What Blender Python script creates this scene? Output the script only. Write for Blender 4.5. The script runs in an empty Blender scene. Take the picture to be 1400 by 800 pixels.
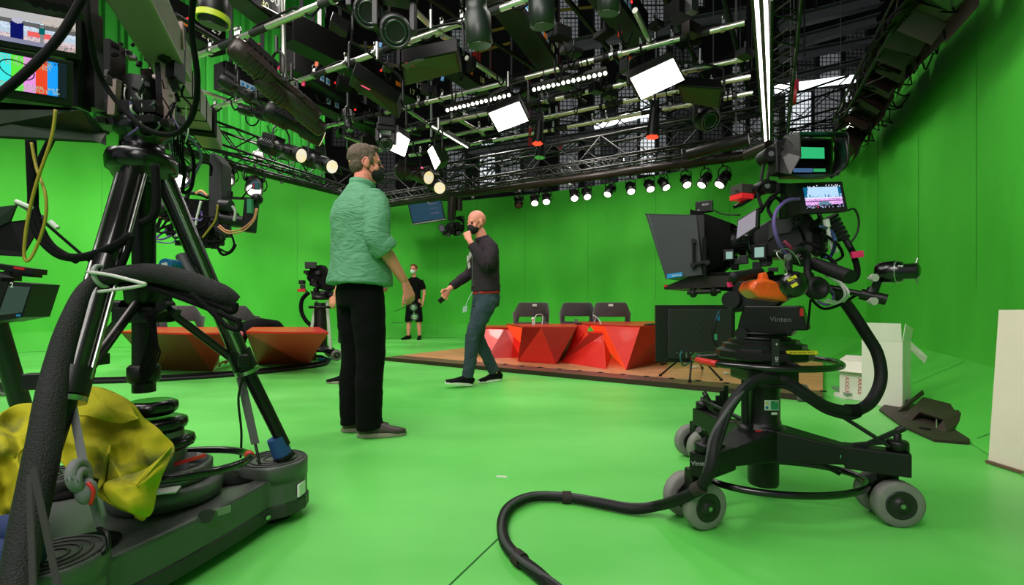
import bpy, bmesh, math, random
from mathutils import Vector, Matrix, Quaternion
random.seed(7)
C = bpy.context.scene.collection
PI = math.pi
V = Vector
EYE = 0.8          # camera height
FOC = 640.0        # focal length in units of a 1400 wide frame
HOR = 418.0        # horizon row

def P(x, y, d):                       # a measured point at depth d
    return V(((x-700)/FOC*d, d, EYE+(HOR-y)/FOC*d))
def G(x, y, h=0.0):                   # a measured point at height h
    return P(x, y, FOC*(EYE-h)/(y-HOR))
def PB(x, y, b):                      # point on the vertical plane X*.555+Y*.832=b (parallel to the back wall)
    r = (x-700)/FOC
    return P(x, y, b/(.555*r+.832))

def lin(c):
    return tuple((v/12.92 if v <= .04045 else ((v+.055)/1.055)**2.4) for v in c)
def rgb(r, g, b): return lin((r/255, g/255, b/255))

MATS = {}
def mat(name, col, rough=.5, metal=0, emit=None, es=0, spec=.5, noise=0, nscale=8, bump=0, bscale=40, coat=0, alpha=1, trans=0, sheen=0):
    if name in MATS: return MATS[name]
    m = bpy.data.materials.new(name); m.use_nodes = True
    nt = m.node_tree; n = nt.nodes; b = n['Principled BSDF']
    b.inputs['Base Color'].default_value = (*col, 1)
    b.inputs['Roughness'].default_value = rough
    b.inputs['Metallic'].default_value = metal
    b.inputs['Specular IOR Level'].default_value = spec
    b.inputs['Coat Weight'].default_value = coat
    b.inputs['Sheen Weight'].default_value = sheen
    b.inputs['Alpha'].default_value = alpha
    b.inputs['Transmission Weight'].default_value = trans
    if emit is not None:
        b.inputs['Emission Color'].default_value = (*emit, 1); b.inputs['Emission Strength'].default_value = es
    tc = n.new('ShaderNodeTexCoord')
    nz = n.new('ShaderNodeTexNoise'); nz.inputs['Scale'].default_value = nscale; nz.inputs['Detail'].default_value = 4
    nt.links.new(tc.outputs['Object'], nz.inputs['Vector'])
    k = noise if noise else .06
    mr = n.new('ShaderNodeMapRange'); mr.inputs['To Min'].default_value = 1-k; mr.inputs['To Max'].default_value = 1+k
    nt.links.new(nz.outputs['Fac'], mr.inputs['Value'])
    mx = n.new('ShaderNodeVectorMath'); mx.operation = 'SCALE'; mx.inputs[0].default_value = col
    nt.links.new(mr.outputs['Result'], mx.inputs['Scale'])
    nt.links.new(mx.outputs['Vector'], b.inputs['Base Color'])
    if bump:
        n2 = n.new('ShaderNodeTexNoise'); n2.inputs['Scale'].default_value = bscale; n2.inputs['Detail'].default_value = 3
        nt.links.new(tc.outputs['Object'], n2.inputs['Vector'])
        bp = n.new('ShaderNodeBump'); bp.inputs['Strength'].default_value = bump; bp.inputs['Distance'].default_value = .01
        nt.links.new(n2.outputs['Fac'], bp.inputs['Height']); nt.links.new(bp.outputs['Normal'], b.inputs['Normal'])
    MATS[name] = m
    return m

def smooth_path(pts, sub=6):
    pts = [V(p) for p in pts]
    if len(pts) < 3: return pts
    out = []
    n = len(pts)
    for i in range(n-1):
        p0 = pts[max(i-1, 0)]; p1 = pts[i]; p2 = pts[i+1]; p3 = pts[min(i+2, n-1)]
        for k in range(sub):
            t = k/sub
            out.append(.5*((2*p1)+(-p0+p2)*t+(2*p0-5*p1+4*p2-p3)*t*t+(-p0+3*p1-3*p2+p3)*t**3))
    out.append(pts[-1]); return out

class MB:
    """collects shapes into one mesh; mi = current material slot; M = current transform"""
    def __init__(s, M=None):
        s.v = []; s.f = []; s.m = []; s.mi = 0; s.M = M or Matrix.Identity(4); s.sm = []; s.smooth = False
    def add(s, vs, fs, smooth=None):
        o = len(s.v); s.v += [s.M @ V(p) for p in vs]
        sm = s.smooth if smooth is None else smooth
        for f in fs: s.f.append([i+o for i in f]); s.m.append(s.mi); s.sm.append(sm)
        return s
    def box(s, c, size, R=None, bev=0):
        c = V(c); a, b, h = [q/2 for q in size]
        R = R or Matrix.Identity(3)
        if bev <= 0:
            vs = [(x, y, z) for z in (-h, h) for y in (-b, b) for x in (-a, a)]
            fs = [(0,2,3,1), (4,5,7,6), (0,1,5,4), (2,6,7,3), (0,4,6,2), (1,3,7,5)]
            return s.add([c+R@V(p) for p in vs], fs, False)
        bev = min(bev, a*.9, b*.9, h*.9)
        bm = bmesh.new(); bmesh.ops.create_cube(bm, size=1)
        for v in bm.verts: v.co = V((v.co.x*2*a, v.co.y*2*b, v.co.z*2*h))
        bmesh.ops.bevel(bm, geom=list(bm.edges), offset=bev, segments=2, affect='EDGES', profile=.7)
        bm.verts.index_update()
        vs = [c+R@v.co for v in bm.verts]; fs = [[v.index for v in f.verts] for f in bm.faces]
        bm.free(); return s.add(vs, fs, False)
    def bar(s, p0, p1, w, h, up=(0,0,1), bev=0):
        p0 = V(p0); p1 = V(p1); d = p1-p0; L = d.length
        return s.box((p0+p1)/2, (w, L, h), frame(d, up), bev)
    def cyl(s, p0, p1, r0, r1=None, seg=16, caps=True, smooth=True):
        p0 = V(p0); p1 = V(p1); r1 = r0 if r1 is None else r1
        d = p1-p0
        if d.length < 1e-6: return s
        R = frame(d)
        vs = []; fs = []
        for p, r in ((p0, r0), (p1, r1)):
            for i in range(seg):
                a = 2*PI*i/seg; vs.append(p+R@V((math.cos(a)*r, 0, math.sin(a)*r)))
        for i in range(seg):
            j = (i+1) % seg; fs.append((i, i+seg, j+seg, j))
        s.add(vs, fs, smooth)
        if caps:
            s.add(vs[:seg], [list(range(seg))], False); s.add(vs[seg:], [list(range(seg))[::-1]], False)
        return s
    def lathe(s, prof, o, axis=(0,0,1), seg=24, smooth=True):   # prof: [(r, t)...] along axis
        o = V(o); R = frame(V(axis)); vs = []; fs = []
        for r, t in prof:
            for i in range(seg):
                a = 2*PI*i/seg; vs.append(o+R@V((math.cos(a)*r, t, math.sin(a)*r)))
        for k in range(len(prof)-1):
            for i in range(seg):
                j = (i+1) % seg; fs.append((k*seg+i, (k+1)*seg+i, (k+1)*seg+j, k*seg+j))
        fs2 = [list(range(seg)), list(range((len(prof)-1)*seg, len(prof)*seg))[::-1]]
        return s.add(vs, fs+fs2, smooth)
    def tube(s, pts, r, seg=8, sub=6, smooth=True):
        pts = smooth_path(pts, sub) if sub > 1 else [V(p) for p in pts]
        n = len(pts); rr = r if isinstance(r, (list, tuple)) else None
        vs = []; fs = []; t0 = (pts[1]-pts[0]).normalized()
        u = t0.orthogonal().normalized()
        for i, p in enumerate(pts):
            t = (pts[min(i+1, n-1)]-pts[max(i-1, 0)])
            t = t.normalized() if t.length > 1e-9 else t0
            u = (u-t*u.dot(t))
            u = u.normalized() if u.length > 1e-6 else t.orthogonal().normalized()
            w = t.cross(u)
            if rr:
                q = i/(n-1)*(len(rr)-1); k = min(int(q), len(rr)-2); rad = rr[k]+(rr[k+1]-rr[k])*(q-k)
            else: rad = r
            for j in range(seg):
                a = 2*PI*j/seg; vs.append(p+u*math.cos(a)*rad+w*math.sin(a)*rad)
            if i:
                for j in range(seg):
                    k2 = (j+1) % seg; fs.append(((i-1)*seg+j, (i-1)*seg+k2, i*seg+k2, i*seg+j))
        fs.append(list(range(seg))[::-1]); fs.append(list(range((n-1)*seg, n*seg)))
        return s.add(vs, fs, smooth)
    def ring(s, c, R, r, axis=(0,0,1), seg=40, sq=1.0, tseg=8, arc=1.0, start=0):
        F = frame(V(axis)); c = V(c); pts = []
        n = int(seg*arc)
        for i in range(n+(0 if arc >= 1 else 1)):
            a = start+2*PI*i/seg; pts.append(c+F@V((math.cos(a)*R, 0, math.sin(a)*R*sq)))
        if arc >= 1: pts += [pts[0], pts[1]]
        return s.tube(pts, r, tseg, 1)
    def ell(s, c, r, seg=16, rings=10, R=None):
        c = V(c); R = R or Matrix.Identity(3)
        if not isinstance(r, (tuple, list)): r = (r, r, r)
        vs = []; fs = []
        for k in range(rings+1):
            ph = PI*k/rings
            for i in range(seg):
                a = 2*PI*i/seg
                vs.append(c+R@V((r[0]*math.sin(ph)*math.cos(a), r[1]*math.sin(ph)*math.sin(a), r[2]*math.cos(ph))))
        for k in range(rings):
            for i in range(seg):
                j = (i+1) % seg
                if k == 0: fs.append((i, seg+i, seg+j))
                elif k == rings-1: fs.append((k*seg+i, (k+1)*seg+i, k*seg+j))
                else: fs.append((k*seg+i, (k+1)*seg+i, (k+1)*seg+j, k*seg+j))
        return s.add(vs, fs, True)
    def loft(s, secs, seg=16, up=(0,1,0), smooth=True):   # secs: [(centre, ra, rb)], ra along 'side', rb along up
        pts = [V(q[0]) for q in secs]; n = len(pts); vs = []; fs = []
        for i, q in enumerate(secs):
            t = (pts[min(i+1, n-1)]-pts[max(i-1, 0)]).normalized()
            b = V(q[3] if len(q) > 3 else up); b = (b-t*b.dot(t))
            b = b.normalized() if b.length > 1e-5 else t.orthogonal().normalized()
            a = b.cross(t)
            for j in range(seg):
                w = 2*PI*j/seg; vs.append(pts[i]+a*math.cos(w)*q[1]+b*math.sin(w)*q[2])
            if i:
                for j in range(seg):
                    k2 = (j+1) % seg; fs.append(((i-1)*seg+j, (i-1)*seg+k2, i*seg+k2, i*seg+j))
        fs.append(list(range(seg))[::-1]); fs.append(list(range((n-1)*seg, n*seg)))
        return s.add(vs, fs, smooth)
    def poly(s, pts, ext=None):          # flat polygon, optionally extruded by vector ext
        pts = [V(p) for p in pts]; n = len(pts)
        if ext is None: return s.add(pts, [list(range(n))], False)
        ext = V(ext); vs = pts+[p+ext for p in pts]
        fs = [list(range(n)), list(range(n, 2*n))[::-1]]+[(i, i+n, (i+1) % n+n, (i+1) % n) for i in range(n)]
        return s.add(vs, fs, False)
    def solid(s, vs, fs): return s.add(vs, fs, False)
    def build(s, name, mats, parent=None, bev=0, fixn=True):
        if not isinstance(mats, (list, tuple)): mats = [mats]
        me = bpy.data.meshes.new(name)
        if parent is not None and not parent.get('_loc'): off = origin(parent)
        elif parent is not None: off = V((0,0,0))
        else: off = None
        vs = s.v
        if off is None and not NOORG[0] and vs:
            xs = [p.x for p in vs]; ys = [p.y for p in vs]; zs = [p.z for p in vs]
            off = V(((min(xs)+max(xs))/2, (min(ys)+max(ys))/2, min(zs)))
            base = off
        elif off is None: off = base = V((0,0,0))
        else: base = V((0,0,0))
        me.from_pydata([p-off for p in vs], [], s.f)
        for m in mats: me.materials.append(m)
        me.polygons.foreach_set('material_index', s.m)
        me.polygons.foreach_set('use_smooth', s.sm)
        me.update()
        if fixn:
            bm = bmesh.new(); bm.from_mesh(me); bmesh.ops.recalc_face_normals(bm, faces=list(bm.faces)); bm.to_mesh(me); bm.free()
        o = bpy.data.objects.new(name, me); C.objects.link(o)
        if parent is not None:
            o.parent = parent
            if parent.get('_loc'): o['_loc'] = 1
        else: o.location = base
        if bev:
            md = o.modifiers.new('bevel', 'BEVEL'); md.width = bev; md.segments = 2; md.limit_method = 'ANGLE'
        return o
NOORG = [False]
def origin(o):
    p = V((0,0,0))
    while o is not None: p = p+o.location; o = o.parent
    return p
def frame(d, up=(0,0,1)):               # matrix whose Y axis is d, Z near up
    y = V(d).normalized(); z = V(up); z = z-y*z.dot(y)
    if z.length < 1e-4: z = V((0,1,0)); z = z-y*z.dot(y)
    if z.length < 1e-4: z = V((1,0,0)); z = z-y*z.dot(y)
    z.normalize(); x = y.cross(z)
    return Matrix((x, y, z)).transposed()
def M4(R, loc=(0,0,0)): return Matrix.Translation(V(loc)) @ R.to_4x4()
def rotz(a): return Matrix.Rotation(math.radians(a), 3, 'Z')
def rotx(a): return Matrix.Rotation(math.radians(a), 3, 'X')
def roty(a): return Matrix.Rotation(math.radians(a), 3, 'Y')

def tag(o, label, cat, group=None, kind=None):
    o['label'] = label; o['category'] = cat
    if group: o['group'] = group
    if kind: o['kind'] = kind
    return o
def thing(name, label, cat, loc=(0,0,0), group=None, local=False):
    o = bpy.data.objects.new(name, None); C.objects.link(o); o.location = loc; o.empty_display_size = .05
    tag(o, label, cat, group)
    if local: o['_loc'] = 1
    return o
def struct(o): o['kind'] = 'structure'; return o
def kids(o): return [c for c in bpy.data.objects if c.parent == o]
def copy_thing(o, label=None, group=None, M=None):
    def rec(q, par):
        c = q.copy(); C.objects.link(c)
        if par is not None: c.parent = par
        for ch in CH.get(q.name) or kids(q): rec(ch, c)
        return c
    CH = {}
    r = rec(o, None)
    if label: r['label'] = label
    if group: r['group'] = group
    if M is not None: place(r, M)
    return r
def place(o, M):
    o.location = M.to_translation(); o.rotation_mode = 'QUATERNION'; o.rotation_quaternion = M.to_quaternion()
    return o
def text(s, size, M, m, parent, name='lettering', ext=.0006, align='CENTER'):
    cu = bpy.data.curves.new('t', 'FONT'); cu.body = s; cu.size = size; cu.extrude = ext
    cu.align_x = align; cu.align_y = 'CENTER'
    o = bpy.data.objects.new('t', cu); C.objects.link(o)
    dg = bpy.context.evaluated_depsgraph_get(); dg.update()
    me = bpy.data.meshes.new_from_object(o.evaluated_get(dg)); bpy.data.objects.remove(o)
    off = V((0,0,0)) if parent.get('_loc') else origin(parent)
    me.transform(Matrix.Translation(-off) @ M)
    me.materials.clear(); me.materials.append(m)
    q = bpy.data.objects.new(name, me); C.objects.link(q); q.parent = parent
    if parent.get('_loc'): q['_loc'] = 1
    return q
def facing(normal, up=(0,0,1), loc=(0,0,0)):     # text plane: X right, Y up, Z = normal
    z = V(normal).normalized(); y = V(up)-z*V(up).dot(z); y.normalize(); x = y.cross(z)
    return M4(Matrix((x, y, z)).transposed(), loc)
def marks(M, w, h, n, m, parent, name='lettering', seed=1, ext=.0004):
    # a row of letter-like strokes for writing too small to read
    r = random.Random(seed); mb = MB(M); x = -w/2; st = w/n
    for i in range(n):
        if r.random() < .85:
            mb.box((x+st*.2, 0, 0), (st*.2, h, ext))
            mb.box((x+st*.5, r.choice([-1,0,1])*h*.4, 0), (st*.5, h*.2, ext))
            if r.random() < .5: mb.box((x+st*.72, 0, 0), (st*.18, h*r.choice([.5,1]), ext))
        x += st
    o = mb.build(name, m, parent); o['kind'] = 'stuff'; return o
def remesh(o, vox, smooth=3):
    md = o.modifiers.new('remesh', 'REMESH'); md.mode = 'VOXEL'; md.voxel_size = vox; md.use_smooth_shade = True
    if smooth:
        sm = o.modifiers.new('smooth', 'SMOOTH'); sm.iterations = smooth; sm.factor = .5
    return o

# ---------- materials
BLK = mat('black_paint', rgb(13,12,13), .42, spec=.4)
BLKG = mat('black_gloss', rgb(10,10,11), .25, coat=.2)
BLKM = mat('black_matt', rgb(9,9,10), .8, spec=.15)
RUB = mat('black_rubber', rgb(17,17,18), .6, spec=.3, bump=.1)
DGR = mat('dark_grey_plastic', rgb(36,36,38), .5)
MGR = mat('mid_grey_plastic', rgb(95,96,98), .5)
BRN = mat('warm_black_metal', rgb(38,27,25), .4, metal=.2)
STEEL = mat('steel', rgb(175,175,172), .28, metal=1)
ALU = mat('aluminium_tube', rgb(205,205,195), .33, metal=.85)
WHT = mat('white_label', rgb(225,226,222), .6)
LAMP = mat('lit_panel', (1,1,1), .5, emit=(1,.97,.93), es=14)
LAMPW = mat('lit_warm_lens', (1,1,1), .4, emit=(1,.93,.82), es=10)
LAMPD = mat('lit_led', (1,1,1), .4, emit=(1,.96,.88), es=5)
LENS = mat('glass_lens', rgb(30,34,38), .08, spec=.8, coat=.6)
YEL = mat('yellow_vinyl', rgb(205,195,35), .5)
PNK = mat('pink_tape', rgb(240,40,110), .6)
REDP = mat('red_plastic', rgb(190,30,28), .4)
BLUP = mat('blue_plastic', rgb(25,110,170), .4)
ORG = mat('orange_plastic', rgb(225,85,20), .4)
GRNL = mat('green_label', rgb(60,150,110), .5)
PURP = mat('purple_cable', rgb(95,70,140), .5)
CABW = mat('white_cable', rgb(200,200,195), .5)
CABY = mat('yellow_cable', rgb(150,132,30), .5)
CABO = mat('orange_cable', rgb(225,150,110), .5)
# ---------- green paint
def green_mat(name, col, rough, floor=False):
    m = bpy.data.materials.new(name); m.use_nodes = True; nt = m.node_tree; n = nt.nodes; L = nt.links; b = n['Principled BSDF']
    tc = n.new('ShaderNodeTexCoord'); mp = n.new('ShaderNodeMapping'); L.new(tc.outputs['Object'], mp.inputs['Vector'])
    mp.inputs['Scale'].default_value = (.35, 1.1, 1) if floor else (.8, .8, .35)
    nz = n.new('ShaderNodeTexNoise'); nz.inputs['Scale'].default_value = 1.6; nz.inputs['Detail'].default_value = 5; L.new(mp.outputs['Vector'], nz.inputs['Vector'])
    cr = n.new('ShaderNodeValToRGB'); L.new(nz.outputs['Fac'], cr.inputs['Fac'])
    a = .82 if floor else .86
    cr.color_ramp.elements[0].position = .3; cr.color_ramp.elements[0].color = (col[0]*a, col[1]*a, col[2]*a, 1)
    cr.color_ramp.elements[1].position = .7
    k = 1.5 if floor else 1.3
    cr.color_ramp.elements[1].color = (min(1, col[0]*k), min(1, col[1]*1.07), min(1, col[2]*k), 1)
    L.new(cr.outputs['Color'], b.inputs['Base Color'])
    n2 = n.new('ShaderNodeTexNoise'); n2.inputs['Scale'].default_value = 3; L.new(tc.outputs['Object'], n2.inputs['Vector'])
    mr = n.new('ShaderNodeMapRange'); mr.inputs['To Min'].default_value = rough-.1; mr.inputs['To Max'].default_value = rough+.12
    L.new(n2.outputs['Fac'], mr.inputs['Value']); L.new(mr.outputs['Result'], b.inputs['Roughness'])
    bp = n.new('ShaderNodeBump'); bp.inputs['Strength'].default_value = .08 if floor else .15; bp.inputs['Distance'].default_value = .02
    n3 = n.new('ShaderNodeTexNoise'); n3.inputs['Scale'].default_value = 2.2; L.new(tc.outputs['Object'], n3.inputs['Vector'])
    L.new(n3.outputs['Fac'], bp.inputs['Height']); L.new(bp.outputs['Normal'], b.inputs['Normal'])
    b.inputs['Specular IOR Level'].default_value = .5 if floor else .25
    return m
GFLOOR = green_mat('green_floor_paint', (.118, .625, .092), .37, True)
GWALL = green_mat('green_wall_paint', (.06, .50, .035), .75)
GCOVE = green_mat('green_cove_paint', (.075, .52, .05), .6)
GCURT = mat('green_curtain_cloth', (.03, .36, .03), .85, noise=.15, nscale=3)

base = [(-1.5,-5),(-9.3,-3), (-9.7,2), (-9.4,5.4), (-8.5,7.8), (-7.4,8.95), (-5.6,10.3), (-3.8,11.2), (-1.9,11.75), (-.9,11.5), (.8,10.75), (2.4,9.7), (3.7,8.5), (4.5,7.2),
        (4.35,6.1), (3.75,4.7), (2.66,2.72), (2.1,1.5), (1.85,.6), (1.85,-3)][1:]
cp = smooth_path([(x, y, 0) for x, y in base], 5)
outw = []
for i, p in enumerate(cp):
    t = (cp[min(i+1, len(cp)-1)]-cp[max(i-1, 0)]).normalized(); outw.append(V((-t.y, t.x, 0)))
WALLH = 3.55
def strip(i0, i1, lv, name, m, bow=0):
    mb = MB(); vs = []; k = len(lv)
    for i in range(i0, i1+1):
        for (o_, z) in lv: vs.append(cp[i]+outw[i]*o_+V((0,0,z if z < 3 else z+max(0, .9*(1-max(0, i-18)/12) if i < 30 else 0))))
    fs = [(a*k+j, (a+1)*k+j, (a+1)*k+j+1, a*k+j+1) for a in range(i1-i0) for j in range(k-1)]
    mb.add(vs, fs, True)
    return struct(mb.build(name, m, fixn=False))
iL = 7*5-8; iR = 12*5+2; n_ = len(cp)-1
wl = [(.5,.32), (.54,.5), (.55,1.2), (.55,WALLH), (.62,WALLH), (.62,.3)]
strip(0, iL, wl, 'wall_left', GWALL); strip(iL, iR, wl, 'wall_back', GWALL); strip(iR, n_, wl, 'wall_right', GWALL)
cl = [(0,.004), (.03,.03), (.47,.305), (.5,.32)]
strip(0, iL, cl, 'trim_1', GCOVE); strip(iL, iR, cl, 'trim_2', GCOVE); strip(iR, n_, cl, 'trim_3', GCOVE)
# thin seams where flats and cove panels meet
SEAM = mat('seam_dark', (.01,.10,.012), .8)  # dark green line drawn along the floor seam
mb = MB()
for x0, y0, x1, y1 in ((612,803,681,737),):
    a = G(x0,y0); b_ = G(x1,y1); d = (b_-a).normalized().cross(V((0,0,1)))*.0022
    mb.poly([a+d+V((0,0,.002)), b_+d+V((0,0,.002)), b_-d+V((0,0,.002)), a-d+V((0,0,.002))])
struct(mb.build('trim_4', SEAM))
mb = MB()
for i in range(3, n_, 4):
    p = cp[i]; t = outw[i].cross(V((0,0,1))).normalized()*.004; o_ = outw[i]
    mb.poly([p+o_*.546+t+V((0,0,.5)), p+o_*.546-t+V((0,0,.5)), p+o_*.546-t+V((0,0,WALLH-.02)), p+o_*.546+t+V((0,0,WALLH-.02))])
    mb.poly([p+o_*.03+t+V((0,0,.036)), p+o_*.03-t+V((0,0,.036)), p+o_*.47-t+V((0,0,.311)), p+o_*.47+t+V((0,0,.311))])
struct(mb.build('trim_5', mat('seam_line', (.03,.27,.025), .8)))
mb = MB(); mb.box((0,5,-.05), (34,28,.1)); struct(mb.build('floor', GFLOOR))
TAPE = mat('paper_scrap', rgb(190,205,180), .7)
mb = MB(); a = G(686,652); mb.box(a+V((0,0,.001)), (.05,.02,.0015), rotz(-10)); tag(mb.build('tape_scrap', TAPE), 'small pale scrap of tape stuck to the middle of the green floor', 'tape')

# ---------- the dark studio around
DKW = mat('dark_studio_wall', rgb(20,20,22), .85, noise=.3, nscale=2)
mb = MB(); mb.box((0,18.6,7), (40,.3,14)); struct(mb.build('wall_far', DKW))
mb = MB(); mb.box((15,6,7), (.3,26,14)); struct(mb.build('wall_outer_right', DKW))
mb = MB(); mb.box((-16,6,7), (.3,26,14)); struct(mb.build('wall_outer_left', DKW))
mb = MB(); mb.box((0,6,14.1), (40,30,.2)); struct(mb.build('ceiling', DKW))

def mesh_window_mat(name, col, es, sc=26):
    m = bpy.data.materials.new(name); m.use_nodes = True; nt = m.node_tree; n = nt.nodes; L = nt.links; b = n['Principled BSDF']
    tc = n.new('ShaderNodeTexCoord'); br = n.new('ShaderNodeTexBrick'); mp = n.new('ShaderNodeMapping'); L.new(tc.outputs['Object'], mp.inputs['Vector'])
    mp.inputs['Rotation'].default_value = (PI/2, 0, 0)
    L.new(mp.outputs['Vector'], br.inputs['Vector'])
    br.offset = 0; br.inputs['Scale'].default_value = 1; br.inputs['Brick Width'].default_value = .16; br.inputs['Row Height'].default_value = .16
    br.inputs['Mortar Size'].default_value = .022; br.inputs['Color1'].default_value = (*col,1); br.inputs['Color2'].default_value = tuple(c*.85 for c in col)+(1,)
    br.inputs['Mortar'].default_value = (col[0]*.12, col[1]*.12, col[2]*.12, 1)
    L.new(br.outputs['Color'], b.inputs['Base Color']); L.new(br.outputs['Color'], b.inputs['Emission Color']); b.inputs['Emission Strength'].default_value = es
    return m
WG = mesh_window_mat('meshed_window_grey', (.20,.21,.22), .6)
WB = mesh_window_mat('meshed_window_bright', (.75,.80,.84), 1.1)
WD = mesh_window_mat('meshed_window_dark', (.06,.06,.065), .3)
WFR = mat('window_frame_grey', rgb(70,72,74), .6)
wn = [0]
def window(x0, y0, x1, y1, m, d=18.3, bars=2):
    wn[0] += 1
    a = P(x0,y1,d); b_ = P(x1,y0,d); z0 = max(a.z, .2)
    o = struct(thing('window_%d' % wn[0], 'x', 'x', (a.x, d, z0))); del o['label']; del o['category']
    mb = MB(); w = b_.x-a.x; cx = (a.x+b_.x)/2; h = b_.z-z0; cz = (z0+b_.z)/2
    mb.box((cx,d+.02,cz), (w,.02,h)); mb.build('pane', m, o)
    f = MB()
    for x in (a.x, b_.x): f.box((x,d,cz), (.07,.08,h))
    for z in (z0, b_.z): f.box((cx,d,z), (w,.08,.07))
    for k in range(1, bars): f.box((cx,d,z0+h*k/bars), (w,.06,.05))
    f.build('window_frame', WFR, o)
for w in ((764,-20,791,70,WG),(764,95,791,262,WG),(812,-20,822,262,WG),(844,100,872,262,WG),(874,120,896,240,WB),(900,60,912,262,WG),(517,-20,540,262,WD),
          (617,40,652,150,WG),(655,195,678,262,WB),(610,205,636,262,WG),(684,120,712,262,WG),(716,150,736,262,WD),(700,-20,735,30,WG),(930,-20,962,10,WG),(874,-20,912,35,WG),
          (960,170,988,240,WD),(1000,90,1020,230,WG),(1072,125,1110,215,WB),(1112,120,1150,215,WG),(1154,120,1166,215,WB),(1080,60,1116,118,WD),(1119,70,1150,118,WG),(1155,40,1185,118,WD),
          (800,165,842,262,WD),(918,40,955,240,WD),(1024,150,1066,215,WG),(433,60,452,120,WD),(455,140,500,200,WD)):
    window(*w)
# bright strip lights on the far wall
mbp = []
for i, (x0,y0,x1,y1,lab) in enumerate(((1060,122,1168,108,'long white strip light on the far wall behind the red hoist hook'),(1085,118,1166,100,None),(812,172,893,152,'white strip light glowing on the far wall above the truss'),
        (1075,48,1185,24,None),)):
    if lab is None: continue
    mb = MB(); mb.bar(P(x0,y0,18.28), P(x1,y1,18.28), .12, .28); tag(mb.build('strip_light', mat('strip_lit', (1,1,1), .5, emit=(.9,.97,1), es=3)), lab, 'strip light')
# galleries, handrails and roof beams beyond the set
BEAM = mat('grey_steel_beam', rgb(120,122,126), .6, noise=.15); YRAIL = mat('yellow_rail_paint', rgb(150,130,30), .5)
bl = ['grey roof beam, uppermost above the right truss','pale grey roof beam, second from the top at right','grey roof beam just above the meshed panels at right','grey gallery beam crossing the top centre','dark gallery beam behind the lit square panel','grey gallery beam behind the horizontal lamp bars','thin grey beam in front of the meshed panels at right']
for i, (x0,y0,x1,y1,d,h) in enumerate(((1066,36,1200,2,15,.35),(1066,66,1196,30,15.3,.3),(1066,82,1190,58,15.6,.2),(742,72,1020,20,16,.3),(560,178,820,118,16.4,.2),(640,210,1060,150,16.6,.18),(1060,112,1180,84,15.2,.1))):
    mb = MB(); a = P(x0,y0,d); b_ = P(x1,y1,d); mb.bar(a, b_, .15, h); mb.bar(a+V((0,-.12,h/2)), b_+V((0,-.12,h/2)), .28, .03); mb.bar(a+V((0,-.12,-h/2)), b_+V((0,-.12,-h/2)), .28, .03)
    tag(mb.build('steel_beam', BEAM), bl[i], 'beam')
rl = ['yellow handrail curving left of the moving lights','lower yellow handrail beside the grey hoist','yellow handrail behind the dark top centre lamp','second yellow handrail under it at top centre','yellow handrail crossing the top right of centre']
for i, pts in enumerate((((428,52),(470,60),(520,66)),((430,92),(500,90),(560,90)),((580,92),(640,75),(700,58)),((640,50),(720,30),(760,12)),((765,14),(820,8),(900,-6)))):
    mb = MB(); mb.tube([P(x,y,14.5) for x, y in pts], .045); tag(mb.build('handrail', YRAIL), rl[i], 'handrail')
# green curtain behind the left flats
mb = MB(); vs = []; fs = []; nx = 260
for i in range(nx+1):
    t = i/nx; x = -11.5+6.35*t; y = 12.1+.9*t+.10*math.sin(t*150)+.06*math.sin(t*67+1)
    for z in (3.0, 9.6): vs.append((x,y,z))
fs = [(2*i, 2*i+2, 2*i+3, 2*i+1) for i in range(nx)]
mb.add(vs, fs, True); tag(mb.build('studio_curtain', GCURT, fixn=False), 'tall pleated green curtain hanging behind the left lighting rig', 'curtain')
# red hanging signs / banners far back
for i, (x0,y0,x1,y1,lab) in enumerate(((722,175,727,200,'small red panel hanging at the far left of the back truss'),(643,72,657,95,'red panel beyond the grid at top centre'),(667,148,676,158,'small red board behind the lamp bar'),(763,196,768,208,'tiny red board behind the back truss'))):
    a = P(x0,y1,14); b_ = P(x1,y0,14); mb = MB(); mb.box((a+b_)/2, (b_.x-a.x,.04,b_.z-a.z)); mb.cyl(V(((a.x+b_.x)/2,14,b_.z)), V(((a.x+b_.x)/2,14,14)), .008, seg=6)
    tag(mb.build('red_banner', REDP), lab, 'banner')

# ---------- camera
cam = bpy.data.cameras.new('camera'); co = bpy.data.objects.new('camera', cam); C.objects.link(co)
co.location = (0,0,EYE); co.rotation_euler = (PI/2,0,0)
cam.sensor_width = 36; cam.lens = 36*FOC/1400; cam.shift_y = (HOR-400)/1400; cam.clip_start = .02; cam.clip_end = 100
bpy.context.scene.camera = co
sc = bpy.context.scene
sc.view_settings.view_transform = 'Standard'; sc.view_settings.look = 'None'; sc.view_settings.exposure = 0
w = bpy.data.worlds.new('world'); sc.world = w; w.use_nodes = True
w.node_tree.nodes['Background'].inputs[0].default_value = (.9,.95,1,1); w.node_tree.nodes['Background'].inputs[1].default_value = .35

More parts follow.
